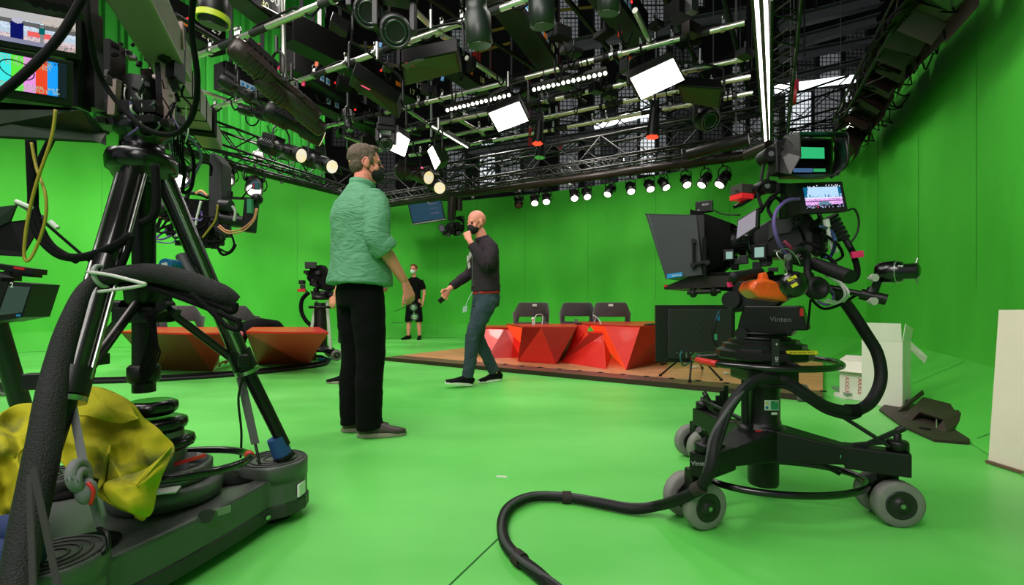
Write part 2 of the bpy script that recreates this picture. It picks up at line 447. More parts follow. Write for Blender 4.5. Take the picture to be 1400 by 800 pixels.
# ---------- lights
def area(loc, tgt, size, power, col=(1,.96,.9), sy=None):
    l = bpy.data.lights.new('unseen_area_lamp', 'AREA'); l.energy = power; l.color = col; l.size = size
    if sy: l.shape = 'RECTANGLE'; l.size_y = sy
    o = bpy.data.objects.new('unseen_area_lamp', l); C.objects.link(o); o.location = loc
    o.rotation_euler = (V(tgt)-V(loc)).to_track_quat('-Z', 'Y').to_euler(); return o
def spot(loc, tgt, power, ang=80, col=(1,.95,.88), r=.05, blend=.6):
    l = bpy.data.lights.new('spot_lamp', 'SPOT'); l.energy = power; l.color = col; l.spot_size = math.radians(ang); l.spot_blend = blend; l.shadow_soft_size = r
    o = bpy.data.objects.new('spot_lamp', l); C.objects.link(o); o.location = loc
    o.rotation_euler = (V(tgt)-V(loc)).to_track_quat('-Z', 'Y').to_euler(); return o
spot((-6.0,9.6,6.0), (-9.0,13,5.6), 420, 120, r=.2, blend=1); spot((-4.0,10.6,6.4), (-6.5,13,5.6), 260, 120, r=.2, blend=1)  # spots added to brighten the green curtain
area((-1.9,1.6,4.6), (-1.0,2.8,0), 2.6, 150)          # unseen area lamps added above the frame to light the foreground
area((-.9,-1.2,3.6), (-.4,5.5,.7), 2.0, 120)  # unseen front fill added behind the camera for the red desks
area((-4.5,2.6,4.9), (-5,6,0), 2.6, 150)  # unseen area lamp added over the left floor
for x, y, p in ((-6.5,7.6,330),(-3.6,8.9,330),(-.6,9.0,330),(1.9,7.6,280),(-2.6,5.6,300),(.3,4.6,250),(-4.8,5.6,260)):
    spot((x,y,4.7), (x,y,0), p*.98, 130, r=.25, blend=1)
for x, y, tx, ty, p in ((-6.2,6.8,-8.6,9.2,500),(-4.4,8.2,-6,11,560),(-2.2,8.6,-3.2,12.3,560),(1.0,7.4,2.2,10.8,640),(2.7,5.2,5.2,7.0,260),(1.6,3.2,3.9,3.9,170)):
    spot((x,y,3.9), (tx,ty,1.6), p*.45, 110, r=.2, blend=1)
# ================= presenter platform
A_ = V((-.832,.555,0)); B_ = V((.555,.832,0))
WOODM = bpy.data.materials.new('wood_planks'); WOODM.use_nodes = True
def wood(m, c1, c2, rot, rough=.4):
    nt = m.node_tree; n = nt.nodes; L = nt.links; b = n['Principled BSDF']
    tc = n.new('ShaderNodeTexCoord'); mp = n.new('ShaderNodeMapping'); L.new(tc.outputs['Object'], mp.inputs['Vector']); mp.inputs['Rotation'].default_value = (0,0,rot)
    br = n.new('ShaderNodeTexBrick'); L.new(mp.outputs['Vector'], br.inputs['Vector']); br.inputs['Scale'].default_value = 1
    br.inputs['Brick Width'].default_value = 1.1; br.inputs['Row Height'].default_value = .13; br.inputs['Mortar Size'].default_value = .006
    br.inputs['Color1'].default_value = (*c1,1); br.inputs['Color2'].default_value = (*c2,1); br.inputs['Mortar'].default_value = tuple(q*.3 for q in c2)+(1,)
    m2 = n.new('ShaderNodeMapping'); L.new(mp.outputs['Vector'], m2.inputs['Vector']); m2.inputs['Scale'].default_value = (2,22,2)
    nz = n.new('ShaderNodeTexNoise'); nz.inputs['Scale'].default_value = 2; nz.inputs['Detail'].default_value = 6; L.new(m2.outputs['Vector'], nz.inputs['Vector'])
    mr = n.new('ShaderNodeMapRange'); mr.inputs['To Min'].default_value = .6; mr.inputs['To Max'].default_value = 1.3; L.new(nz.outputs['Fac'], mr.inputs['Value'])
    sc_ = n.new('ShaderNodeVectorMath'); sc_.operation = 'SCALE'; L.new(br.outputs['Color'], sc_.inputs[0]); L.new(mr.outputs['Result'], sc_.inputs['Scale'])
    L.new(sc_.outputs['Vector'], b.inputs['Base Color']); b.inputs['Roughness'].default_value = rough
wood(WOODM, rgb(214,150,108), rgb(198,134,92), math.atan2(-.832,.555)+PI/2)
WDARK = bpy.data.materials.new('dark_plank_border'); WDARK.use_nodes = True
wood(WDARK, rgb(110,74,62), rgb(94,62,54), math.atan2(-.832,.555)+PI/2)
C0 = V((-1.85,6.8,0)); Lp = 5.3; Dp = 3.6; bw = .3; HT = .05
pl = thing('presenter_platform', 'low brown wooden platform with a dark plank border under the right-hand red desks', 'platform', tuple(C0))
mb = MB(); q = [C0, C0-A_*Lp, C0-A_*Lp+B_*bw, C0+B_*bw]; mb.poly([p+V((0,0,.001)) for p in q], (0,0,HT)); mb.build('border', WDARK, pl)
mb = MB(); q = [C0+B_*bw, C0-A_*Lp+B_*bw, C0-A_*Lp+B_*Dp, C0+B_*Dp]; mb.poly([p+V((0,0,.001)) for p in q], (0,0,HT)); mb.build('deck', WOODM, pl)
for k in range(14):
    a = C0-A_*(1.9+.26*k)+B_*(bw-.05+.0*k)+V((0,0,HT+.001)); mb = MB(); mb.poly([a, a-A_*.05, a-A_*.05+B_*.07, a+B_*.07], (0,0,.002)); mb.build('tape_mark', BLKM, pl)

# ================= red faceted desks
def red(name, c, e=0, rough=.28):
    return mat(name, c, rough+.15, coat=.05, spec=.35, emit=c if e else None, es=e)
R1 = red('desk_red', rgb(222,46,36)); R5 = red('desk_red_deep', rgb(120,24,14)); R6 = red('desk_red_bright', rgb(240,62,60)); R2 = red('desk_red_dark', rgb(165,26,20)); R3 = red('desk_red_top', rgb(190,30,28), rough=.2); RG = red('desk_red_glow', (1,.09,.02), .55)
def desk(name, label, vs, faces, glow=None, group=None):
    vv = [V(v) for v in vs]
    o = thing(name, label, 'desk', (sum(v.x for v in vv)/len(vv), sum(v.y for v in vv)/len(vv), min(v.z for v in vv)))
    cen = sum(vv, V((0,0,0)))/len(vv)
    mb = MB(); top = MB()
    for f in faces:
        mi = 0; ff = f
        if isinstance(f[0], str): mi = {'a':0,'b':1,'t':2,'g':3,'c':4,'d':5}[f[0]]; ff = f[1:]
        if mi == 2: top.solid([vv[i] for i in ff], [list(range(len(ff)))]); continue
        mb.mi = mi; mb.solid([vv[i] for i in ff], [list(range(len(ff)))])
    ob = mb.build('desk_body', [R1,R2,R3,RG,R5,R6], o, fixn=False)
    if top.v:
        zt = V((0,0,.018)); t2 = MB()
        for f in top.f: t2.poly([top.v[i]-V((0,0,.004)) for i in f], zt)
        t2.build('desk_top', R3, o)
    return o
def Gz(x, y, z, d): return P(x, y, d)
z0 = HT+.002
# desk behind the walking man
F = G
vs = [G(666,490,z0), G(712,489,z0), P(640,452,7.3), P(716,450,7.2), P(690,451,7.25), P(640,450,8.1), P(716,449,8.0), G(716,482,z0), G(670,482,z0)]
for i in (2,3,4): vs[i].z = .45
for i in (5,6): vs[i].z = .45
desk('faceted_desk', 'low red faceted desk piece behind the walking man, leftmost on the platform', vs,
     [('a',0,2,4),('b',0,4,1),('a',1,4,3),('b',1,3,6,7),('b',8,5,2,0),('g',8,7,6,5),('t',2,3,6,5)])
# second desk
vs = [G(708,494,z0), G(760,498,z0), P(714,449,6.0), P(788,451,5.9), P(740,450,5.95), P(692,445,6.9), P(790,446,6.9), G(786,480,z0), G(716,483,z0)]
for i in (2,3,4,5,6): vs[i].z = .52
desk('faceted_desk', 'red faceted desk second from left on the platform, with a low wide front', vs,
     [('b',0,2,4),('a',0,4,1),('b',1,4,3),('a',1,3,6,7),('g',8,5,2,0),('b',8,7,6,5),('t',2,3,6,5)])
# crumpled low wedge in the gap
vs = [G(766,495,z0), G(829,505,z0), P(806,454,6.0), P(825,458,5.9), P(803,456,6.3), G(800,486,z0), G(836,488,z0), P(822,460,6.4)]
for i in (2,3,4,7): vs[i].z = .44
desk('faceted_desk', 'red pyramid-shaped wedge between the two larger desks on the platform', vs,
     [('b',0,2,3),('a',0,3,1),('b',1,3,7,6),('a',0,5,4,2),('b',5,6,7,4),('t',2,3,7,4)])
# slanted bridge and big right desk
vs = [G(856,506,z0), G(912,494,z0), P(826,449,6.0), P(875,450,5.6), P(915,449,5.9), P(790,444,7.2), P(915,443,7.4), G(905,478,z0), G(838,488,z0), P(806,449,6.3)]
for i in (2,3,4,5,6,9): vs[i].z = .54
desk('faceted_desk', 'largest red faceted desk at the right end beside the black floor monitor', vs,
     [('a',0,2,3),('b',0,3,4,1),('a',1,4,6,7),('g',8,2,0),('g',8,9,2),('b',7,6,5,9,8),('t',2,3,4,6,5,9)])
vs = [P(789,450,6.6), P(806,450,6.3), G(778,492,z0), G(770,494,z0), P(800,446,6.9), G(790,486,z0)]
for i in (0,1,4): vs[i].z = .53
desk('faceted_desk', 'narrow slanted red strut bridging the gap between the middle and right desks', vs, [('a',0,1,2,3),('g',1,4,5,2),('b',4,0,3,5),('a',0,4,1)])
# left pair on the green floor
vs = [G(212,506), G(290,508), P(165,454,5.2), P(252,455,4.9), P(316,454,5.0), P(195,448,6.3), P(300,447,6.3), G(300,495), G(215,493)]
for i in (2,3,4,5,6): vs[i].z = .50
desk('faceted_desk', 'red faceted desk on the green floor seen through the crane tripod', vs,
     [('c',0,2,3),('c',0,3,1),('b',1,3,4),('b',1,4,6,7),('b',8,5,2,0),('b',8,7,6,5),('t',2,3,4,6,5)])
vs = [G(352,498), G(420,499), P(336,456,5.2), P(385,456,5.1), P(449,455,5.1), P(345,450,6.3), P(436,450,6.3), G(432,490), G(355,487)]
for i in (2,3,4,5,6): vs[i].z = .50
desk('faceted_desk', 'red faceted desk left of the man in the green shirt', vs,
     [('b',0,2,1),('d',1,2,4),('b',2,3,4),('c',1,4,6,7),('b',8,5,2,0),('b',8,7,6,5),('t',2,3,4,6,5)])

# ================= grey shell armchairs
CHM = mat('grey_chair_wool', rgb(74,70,74), .9, sheen=.3, bump=.25, bscale=300)
CHL = mat('chair_leg_black', rgb(18,18,18), .4)
def chair(label):
    o = thing('shell_armchair', label, 'chair', local=True)
    # seat
    mb = MB(); mb.lathe([(.02,.40),(.21,.385),(.25,.42),(.245,.46),(.2,.475),(.02,.47)], (0,0,0), seg=28); mb.build('seat', CHM, o)
    # back shell: a band of varying height with a slot above the seat
    mb = MB(); n = 40; vs = []; th = .018
    for i in range(n+1):
        t = -1+2*i/n; a = t*math.radians(128)
        top = .80 if abs(t) < .36 else (.80-.15*(abs(t)-.36)/.2 if abs(t) < .56 else .65-.02*(abs(t)-.56)/.44)
        bot = .575 if abs(t) < .42 else (.575-.14*(abs(t)-.42)/.1 if abs(t) < .52 else .42)
        flare = .03
        for rr in (.285, .285-2*th):
            for z in (bot, top):
                r = rr+flare*(z-.45)/.35*1.2
                vs.append((math.sin(a)*r*1.0, -math.cos(a)*r*.92, z))
    fs = []
    for i in range(n):
        k = 4*i
        fs += [(k,k+4,k+5,k+1), (k+2,k+3,k+7,k+6), (k+1,k+5,k+7,k+3), (k,k+2,k+6,k+4)]
    fs += [(0,1,3,2), (4*n,4*n+2,4*n+3,4*n+1)]
    mb.add(vs, fs, True); ob = mb.build('backrest', CHM, o); md = ob.modifiers.new('b','BEVEL'); md.width = .012; md.segments = 2; md.limit_method = 'ANGLE'
    mb = MB(); n = 20; vs = []
    for i in range(n+1):
        a = (-1+2*i/n)*math.radians(125*.52)
        for rr in (.282, .25):
            for z in (.43, .49): vs.append((math.sin(a)*rr, -math.cos(a)*rr*.92, z))
    fs = []
    for i in range(n):
        k = 4*i; fs += [(k,k+4,k+5,k+1), (k+2,k+3,k+7,k+6), (k+1,k+5,k+7,k+3), (k,k+2,k+6,k+4)]
    mb.add(vs, fs, True); mb.build('back_rail', CHM, o)
    for sx in (-1,1):
        for sy in (-1,1):
            mb = MB(); mb.cyl((sx*.13,sy*.13,.39), (sx*.24,sy*.22,0), .014, .010, 10); mb.build('leg', CHL, o)
    mb = MB(); mb.box((0,-.306,.755), (.07,.004,.035)); mb.build('paper_label', WHT, o)
    return o
def nolabel(o):
    for c in kids(o):
        if c.name.startswith('paper_label'): bpy.data.objects.remove(c)
ch0 = chair('grey shell armchair with a white tag, leftmost behind the platform desks')
def at_chair(o, x, ytop, z, rz, d):
    p = P(x, 420, d); place(o, M4(rotz(rz), (p.x, p.y, z)))
gch = 'grey shell armchairs behind the red desks'
spots = [(726,7.6,HT+.002,8,'grey shell armchair with a white tag, leftmost behind the platform desks',1),
         (789,7.9,HT+.002,-6,'grey shell armchair without a tag, in the middle behind the platform desks',0),
         (836,7.5,HT+.002,-14,'grey shell armchair with a white tag behind the largest red desk',1),
         (247,6.9,.002,20,'grey shell armchair with a white tag behind the left red desk, seen through the tripod',1),
         (326,7.1,.002,0,'grey shell armchair beside the bending person, partly behind the cable bundle',1)]
chs = [ch0]+[copy_thing(ch0) for _ in spots[1:]]
for o, (x, d, z, rz, lab, tg) in zip(chs, spots):
    at_chair(o, x, 0, z, rz, d); o['label'] = lab; o['group'] = gch
    if not tg: nolabel(o)

# little things on the desks and deck
def small(name, lab, cat, f, m, group=None):
    mb = MB(); f(mb); o = mb.build(name, m); tag(o, lab, cat, group); return o
p1 = P(731,440,6.3); p1.z = .54
small('microphone_cable', 'thin pale cable rising from the middle desk to the left armchair', 'cable', lambda m: m.tube([V((p1.x,p1.y,.545)), P(731,435,6.5), P(735,430,6.8), P(742,432,7), P(741,444,6.7)], .006), CABW)
small('microphone_cable', 'white wire looping over the desk gap at the right armchair', 'cable', lambda m: m.tube([V((P(812,445,6.6).x,6.6,.56)), P(815,434,6.6), P(811,431,6.6), P(818,436,6.5), P(822,444,6.4), V((P(822,450,6.3).x,6.3,.56))], .006), CABW)
small('wireless_microphone', 'small dark microphone lying on the middle red desk', 'microphone', lambda m: m.cyl(V((P(787,443,6.5).x,6.5,.552)), V((P(794,443,6.4).x,6.4,.552)), .012), BLK)
small('glass_tumbler', 'tiny clear tumbler standing on the middle red desk', 'glass', lambda m: m.lathe([(.02,0),(.026,.07),(.022,.068),(.018,.006)], (P(788,440,6.7).x,6.7,.538)), mat('tumbler_glass', (.8,.85,.85), .05, trans=.9))
small('desk_microphone', 'white capped desk microphone on the second red desk', 'microphone', lambda m: (m.cyl(V((p1.x-.02,6.35,.538)), V((p1.x-.02,6.35,.60)), .012), m.ell((p1.x-.02,6.35,.62), .022)), WHT)
pt = [P(887,447,6.2), P(935,446,6.3), P(935,449,5.8), P(880,450,5.75)]
for q in pt: q.z = .56
small('script_folder', 'flat black folder lying on the largest red desk', 'folder', lambda m: m.poly(pt, (0,0,.01)), BLK)
for i, (x, y) in enumerate(((948,503),(958,497),(905,499),(992,512))):
    p = G(x, y, z0+.004)
    small('floor_connector', ['small pale connector on the deck below the floor monitor','second pale connector on the deck below the floor monitor','dark connector on the deck left of the monitor feet','pale plug at the right of the monitor feet'][i], 'connector',
          lambda m: (m.box(p+V((0,0,.012)), (.05,.03,.022), rotz(30*i), .004), m.cyl(p+V((.02,0,.012)), p+V((.07,.02,.012)), .007)), [WHT,WHT,BLK,WHT][i])

# ================= black floor monitor (back towards us)
o = thing('floor_monitor', 'large black floor monitor seen from behind on a folding stand beside the red desks', 'monitor', tuple(G(940,520,z0)))
d = 4.75; tl = P(898,417,d); br = P(1003,496,d)
Rm = rotz(-6); cx = (tl.x+br.x)/2; cz = (tl.z+br.z)/2; wd = br.x-tl.x; hh = tl.z-br.z
mb = MB(); mb.box((cx,d+.02,cz), (wd,.05,hh), Rm, .006); mb.build('bezel', BLK, o)
mb = MB(); mb.box((cx+.03,d-.02,cz), (wd*.8,.05,hh*.86), Rm, .01); mb.build('back_housing', mat('monitor_back_black', rgb(17,18,19), .6), o)
mb = MB(); mb.box((cx,d+.047,cz), (wd*.94,.004,hh*.92), Rm); mb.build('screen', LENS, o)
mb = MB()
for i in range(9):
    for j in range(7):
        if (i+j) % 2: mb.cyl((cx+.04+i*.028, d-.047-.0, cz+.14-j*.04), (cx+.04+i*.028, d-.053, cz+.14-j*.04), .006, seg=6)
mb.build('vent_holes', BLKM, o)['kind'] = 'stuff'
mb = MB()
for i in range(8): mb.box((cx-.2+i*.045, d-.05, cz-.19), (.02,.01,.008))
for i in (0,1,3): mb.cyl((cx-.17+i*.06, d-.05, cz-.20), (cx-.17+i*.06, d-.055, cz-.235), .006)
mb.build('connectors', STEEL, o)['kind'] = 'stuff'
hub = V((cx-.02, d+.02, z0+.20))
mb = MB(); mb.cyl(hub-V((0,0,.03)), V((cx-.02,d+.02,cz-.2)), .018); mb.build('post', BLK, o)
for x, y in ((903,513),(943,521),(986,519),(960,503)):
    e = G(x, y, z0+.012); k = hub+V(((e.x-hub.x)*.3, (e.y-hub.y)*.3, .01)); mb = MB(); mb.tube([hub, k, e], .010, 8, 4); mb.cyl(e-V((0,0,.010)), e+V((0,0,.012)), .016); mb.build('leg', BLK, o)
mb = MB(); mb.tube([P(932,480,d-.04), P(930,488,d-.1), P(935,500,d-.05), hub], .008); mb.build('cable', mat('teal_cable', rgb(30,90,95), .5), o)
mb = MB(); mb.tube([P(985,425,d-.06), P(978,440,d-.07), P(975,462,d-.07), P(983,478,d-.05)], .008); mb.build('cable', BLK, o)
mb = MB(); mb.box(P(983,432,d-.06), (.05,.01,.09), roty(25)); mb.build('sticker', BLUP, o)
mb = MB(); mb.box(P(978,461,d-.06), (.03,.01,.06)); mb.build('tag', GRNL, o)

# folded dark flap at the platform end
pts = [G(1090,548,.01), G(1116,549,.01), P(1103,528,4.3), P(1085,525,4.3)]
mb = MB(); mb.poly(pts, (0,0,.012)); tag(mb.build('ramp_board', mat('grey_board', rgb(80,82,76), .7)), 'dark grey board lying at the right end of the platform behind the pedestal', 'board')

# ================= white cartons and flat things by the right cove
CARD = mat('white_card', rgb(226,220,208), .8); CARDG = mat('white_card_tinted', rgb(170,190,170), .85)
REDT = mat('carton_red_print', rgb(190,40,45), .8); BLT = mat('carton_black_print', rgb(40,40,42), .8)
def carton(lab, c, w, dp, h, rz, flaps, name='cardboard_box'):
    o = thing(name, lab, 'box', c); R = rotz(rz)
    def q(x,y,z): return V(c)+R@V((x,y,z))
    mb = MB(); t = .006
    for sx in (-1,1): mb.box(q(sx*w/2,0,h/2), (t,dp,h), R)
    for sy in (-1,1): mb.box(q(0,sy*dp/2,h/2), (w,t,h), R)
    mb.box(q(0,0,.004), (w,dp,.006), R); mb.build('carton_body', CARD, o)
    for (pts) in flaps:
        mb = MB(); P_ = [q(*p) for p in pts]; nrm = (P_[1]-P_[0]).cross(P_[2]-P_[0]).normalized()*.005; mb.poly(P_, nrm); mb.build('flap', CARD, o)
    return o, q, R
p = G(1216,556); p.z = .002
d = p.y
s = d/FOC
o, q, R = carton('tall white carton with open flaps standing beside the right cove', (p.x+.02,p.y+.06,.002), .24*1.1, .17, .52, -57,
    [((-.13,-.085,.52),(.13,-.085,.52),(.13,-.10,.66),(-.13,-.10,.66)), ((.13,-.085,.52),(.13,.085,.52),(.15,.07,.62),(.15,-.085,.66)), ((.13,.085,.45),(.13,.085,.52),(.22,.14,.40),(.20,.16,.34))])
tR = facing(R@V((0,-1,0)), (0,0,1))
text('KS', .035, M4(tR.to_3x3(), q(-.05,-.090,.45)), BLT, o); text('5203', .03, M4(tR.to_3x3(), q(.0,-.090,.27)), MGR, o)
t2 = facing(R@V((1,0,0))); text('BEX', .04, M4(t2.to_3x3(), q(.136,0,.05)), BLT, o)
p = G(1193,549); 
o, q, R = carton('shorter white carton with red printed lettering left of the tall carton', (p.x-.06,p.y+.10,.002), .20, .13, .33, -57,
    [((-.10,-.065,.33),(.10,-.065,.33),(.085,-.13,.24),(-.13,-.13,.24)), ((-.10,-.065,.33),(.10,-.065,.33),(.10,.065,.36),(-.10,.065,.36))])
for k, x in enumerate((-.045,.05)):
    text('AXXLE', .045, facing(R@V((0,-1,0)), R@V((1,0,0)), q(x,-.0695,.12)), REDT, o)
# flat wrapped panels
p = G(1165,545)
tag(small('flat_packed_panel', 'flat white packing slab lying left of the white cartons', 'panel', lambda m: m.poly([G(1140,541,.002), G(1155,546,.002), G(1195,548,.002), G(1192,541,.002)], (0,0,.03)), CARD), 'flat white packing slab lying left of the white cartons', 'panel')
small('wrapped_panel', 'grey panel in clear wrap lying on the flat white slab', 'panel', lambda m: m.poly([G(1137,531,.04), G(1156,541,.036), G(1195,541,.036), G(1180,531,.04)], (0,0,.02)), mat('plastic_wrap', rgb(130,155,135), .25, coat=.5))
# dark steel floor plate with two tilted stands
PLT = mat('brown_steel_plate', rgb(58,42,40), .55, metal=.3, noise=.2)
o = thing('steel_base_plate', 'dark brown steel floor plate with two tilted plates on struts, right of the cartons', 'base plate', tuple(G(1265,585)))
mb = MB(); mb.poly([G(x,y,.002) for x, y in ((1202,562),(1212,553),(1240,553),(1275,560),(1326,600),(1325,608),(1277,604),(1232,584))], (0,0,.014)); mb.build('plate', PLT, o)
def tilt(pts): 
    P_ = [P(x,y,d) for x,y,d in pts]; n = (P_[1]-P_[0]).cross(P_[2]-P_[0]).normalized()*.014
    mb = MB(); mb.poly(P_, n); return mb
dd = lambda y, h=0: FOC*(EYE-h)/(y-HOR)
tilt([(1233,574,3.27),(1246,578,3.20),(1258,566,3.25),(1291,576,3.05),(1281,589,2.98),(1295,595,2.89),(1331,562,3.2),(1263,545,3.65)]).build('upright_plate', PLT, o)
tilt([(1222,567,3.42),(1224,562,3.5),(1261,533,3.75),(1262,537,3.7)]).build('upright_plate', PLT, o)
for q_ in ((P(1281,588,2.99), P(1281,574,3.1)), (P(1245,553,3.6), P(1245,566,3.5))):
    mb = MB(); mb.cyl(*q_, .006); mb.build('strut', STEEL, o)
mb = MB(); mb.lathe([(.03,0),(.03,.002)], G(1265,586,.0175)); mb.build('hole', BLKM, o)
# big white board leaning at the right edge
pts = [P(1351,632,2.38), P(1412,676,1.98), P(1420,505,1.98), P(1401,505,2.20)]
pts[0].z = .005; pts[1].z = .005
a = pts[0]; b_ = V((2.44,1.90,.005)); up = V((.19,.13,.78))
o = thing('white_board', 'big off-white board leaning at the right edge of the picture', 'board', tuple(a))
mb = MB(); nrm = (b_-a).cross(up).normalized()
mb.poly([a, b_, b_+up, a+up*.99], nrm*-.03); mb.build('panel', mat('offwhite_board', rgb(222,210,192), .7, noise=.06), o)
mb = MB(); mb.bar(a+V((0,0,.004)), b_+V((0,0,.004)), .034, .012); mb.build('torn_edge', mat('board_edge_brown', rgb(110,85,65), .8, noise=.4, nscale=40), o)
# ================= people
SKIN = mat('skin', rgb(222,138,118), .55, noise=.08, nscale=14, spec=.35)
SKIN2 = mat('skin_fair', rgb(228,144,124), .5, noise=.08, nscale=14, spec=.35)
HAIRG = mat('hair_grey_brown', rgb(92,76,64), .85, noise=.35, nscale=60, bump=.6, bscale=120)
HAIRB = mat('hair_auburn', rgb(120,60,30), .8, noise=.3, nscale=60, bump=.6, bscale=120)
MASKB = mat('black_mask_cloth', rgb(16,16,18), .85)
MASKW = mat('white_mask_cloth', rgb(225,230,232), .8)
BCLO = mat('black_cloth', rgb(10,10,11), .92, spec=.15, bump=.3, bscale=30)
EYEM = mat('eye', rgb(30,22,18), .2)
SOLE = mat('shoe_sole_grey', rgb(150,140,125), .7); SOLEW = mat('shoe_sole_white', rgb(225,222,212), .6)
SHOEB = mat('shoe_leather_brown', rgb(62,50,46), .5, noise=.15, nscale=20)
def cloth_mat(name, col, scale=(6,6,17), strength=.8, noise=.12, weave=0):
    m = mat(name, col, .88, spec=.2, noise=noise, nscale=10)
    nt = m.node_tree; n = nt.nodes; L = nt.links; b = n['Principled BSDF']
    tc = n.new('ShaderNodeTexCoord'); mp = n.new('ShaderNodeMapping'); mp.inputs['Scale'].default_value = scale; L.new(tc.outputs['Object'], mp.inputs['Vector'])
    nz = n.new('ShaderNodeTexNoise'); nz.inputs['Scale'].default_value = 1; nz.inputs['Detail'].default_value = 2; nz.inputs['Distortion'].default_value = 1.4; L.new(mp.outputs['Vector'], nz.inputs['Vector'])
    cr = n.new('ShaderNodeMath'); cr.operation = 'SUBTRACT'; cr.inputs[1].default_value = .5; L.new(nz.outputs['Fac'], cr.inputs[0])
    ab = n.new('ShaderNodeMath'); ab.operation = 'ABSOLUTE'; L.new(cr.outputs[0], ab.inputs[0])
    pw = n.new('ShaderNodeMath'); pw.operation = 'POWER'; pw.inputs[1].default_value = .55; L.new(ab.outputs[0], pw.inputs[0])
    bp = n.new('ShaderNodeBump'); bp.inputs['Strength'].default_value = strength; bp.inputs['Distance'].default_value = .012; bp.invert = True
    L.new(pw.outputs[0], bp.inputs['Height']); L.new(bp.outputs['Normal'], b.inputs['Normal'])
    return m
LINEN = cloth_mat('green_linen', rgb(92,146,112))
JEANS = cloth_mat('blue_grey_denim', rgb(52,66,74), (9,9,14), .6, .35)
HOOD = cloth_mat('dark_jersey', rgb(46,38,44), (8,8,14), .6)

def head(sk, H, hairless=False):
    M0 = sk.M; sk.M = M0 @ H
    sk.ell((0,-.012,.03), (.076,.096,.09), 24, 16); sk.ell((0,.02,-.035), (.062,.074,.085), 20, 14)
    sk.ell((0,.045,-.085), (.040,.038,.030)); sk.ell((0,.072,.024), (.052,.018,.014)); sk.ell((-.042,.055,-.03), (.022,.022,.024)); sk.ell((.042,.055,-.03), (.022,.022,.024))
    sk.loft([((0,.086,.014), .008,.008), ((0,.100,-.006), .010,.010), ((0,.112,-.026), .015,.013), ((0,.096,-.036), .016,.010)], 10, (1,0,0))
    sk.ell((0,.086,-.060), (.024,.012,.007)); sk.ell((0,.084,-.071), (.022,.012,.007))
    for s in (-1,1): sk.ell((s*.078,-.008,-.010), (.010,.022,.033)); sk.ell((s*.074,.0,-.03), (.010,.012,.014))
    sk.M = M0
def head_parts(root, H, hair=None, mask=None, hairtop=1):
    for s in (-1,1):
        e = MB(H); e.ell((s*.030,.077,.001), .012, 12, 8); e.build('eye', EYEM, root)
    if hair:
        h = MB(H); h.ell((0,-.020,.042), (.081,.096,.084), 24, 16); h.ell((0,-.046,-.012), (.068,.054,.060), 20, 14)
        for s in (-1,1): h.ell((s*.070,.012,.014), (.012,.024,.030)); h.ell((s*.03,.045,.095), (.03,.03,.018))
        h.ell((0,.035,.103), (.045,.042,.018))
        o = remesh(h.build('hair', hair, root), .006, 2)
        tx = bpy.data.textures.new('hairtex', 'CLOUDS'); tx.noise_scale = .02; d = o.modifiers.new('d', 'DISPLACE'); d.texture = tx; d.strength = .010
    if mask:
        m = MB(H); m.ell((0,.048,-.055), (.060,.072,.056), 20, 14); m.ell((0,.082,-.03), (.024,.044,.03), 14, 10)
        for s in (-1,1): m.tube([(s*.052,.06,-.03), (s*.075,.015,0.0), (s*.084,-.015,.012), (s*.082,-.02,-.02), (s*.05,.05,-.085)], .0028, 6, 4)
        o = m.build('face_mask', mask, root); 
def hand(sk, Hm, side=1, curl=(35,35,25), spread=1, scale=1.0, thumb=(.75,.65,-.25)):
    M0 = sk.M; sk.M = M0 @ Hm @ Matrix.Scale(scale, 4)
    sk.loft([((0,-.03,0), .024,.018), ((0,.0,0), .026,.017), ((0,.04,-.001), .038,.015), ((0,.085,0), .040,.013), ((0,.095,0), .034,.010)], 14, (0,0,1))
    for x, L_, r in ((.030,.072,.0088), (.010,.082,.0092), (-.010,.077,.0088), (-.029,.060,.0078)):
        p = V((x*side,.088,0)); a = 0; pts = [p-V((0,.02,0)), p]; sx = x*side*.25*spread
        for k, f in enumerate((.45,.30,.25)):
            a += math.radians(curl[k]*(1+.08*abs(x)*30)); p = p+V((sx, math.cos(a), -math.sin(a)))*L_*f; pts.append(p)
        sk.tube(pts, [r*1.1,r*1.05,r,r*.92,r*.7], 10, 3); sk.ell(pts[-1], r*.75, 8, 6)
    t = V(thumb); t.x *= side; t.normalize(); b0 = V((side*.022,.022,-.006)); b1 = b0+t*.038; b2 = b1+(t+V((-side*.25,.35,-.2))).normalized()*.030; b3 = b2+(t+V((-side*.5,.6,-.3))).normalized()*.024
    sk.tube([b0,b1,b2,b3], [.013,.012,.0105,.008], 10, 3); sk.ell(b3, .008, 8, 6)
    sk.M = M0
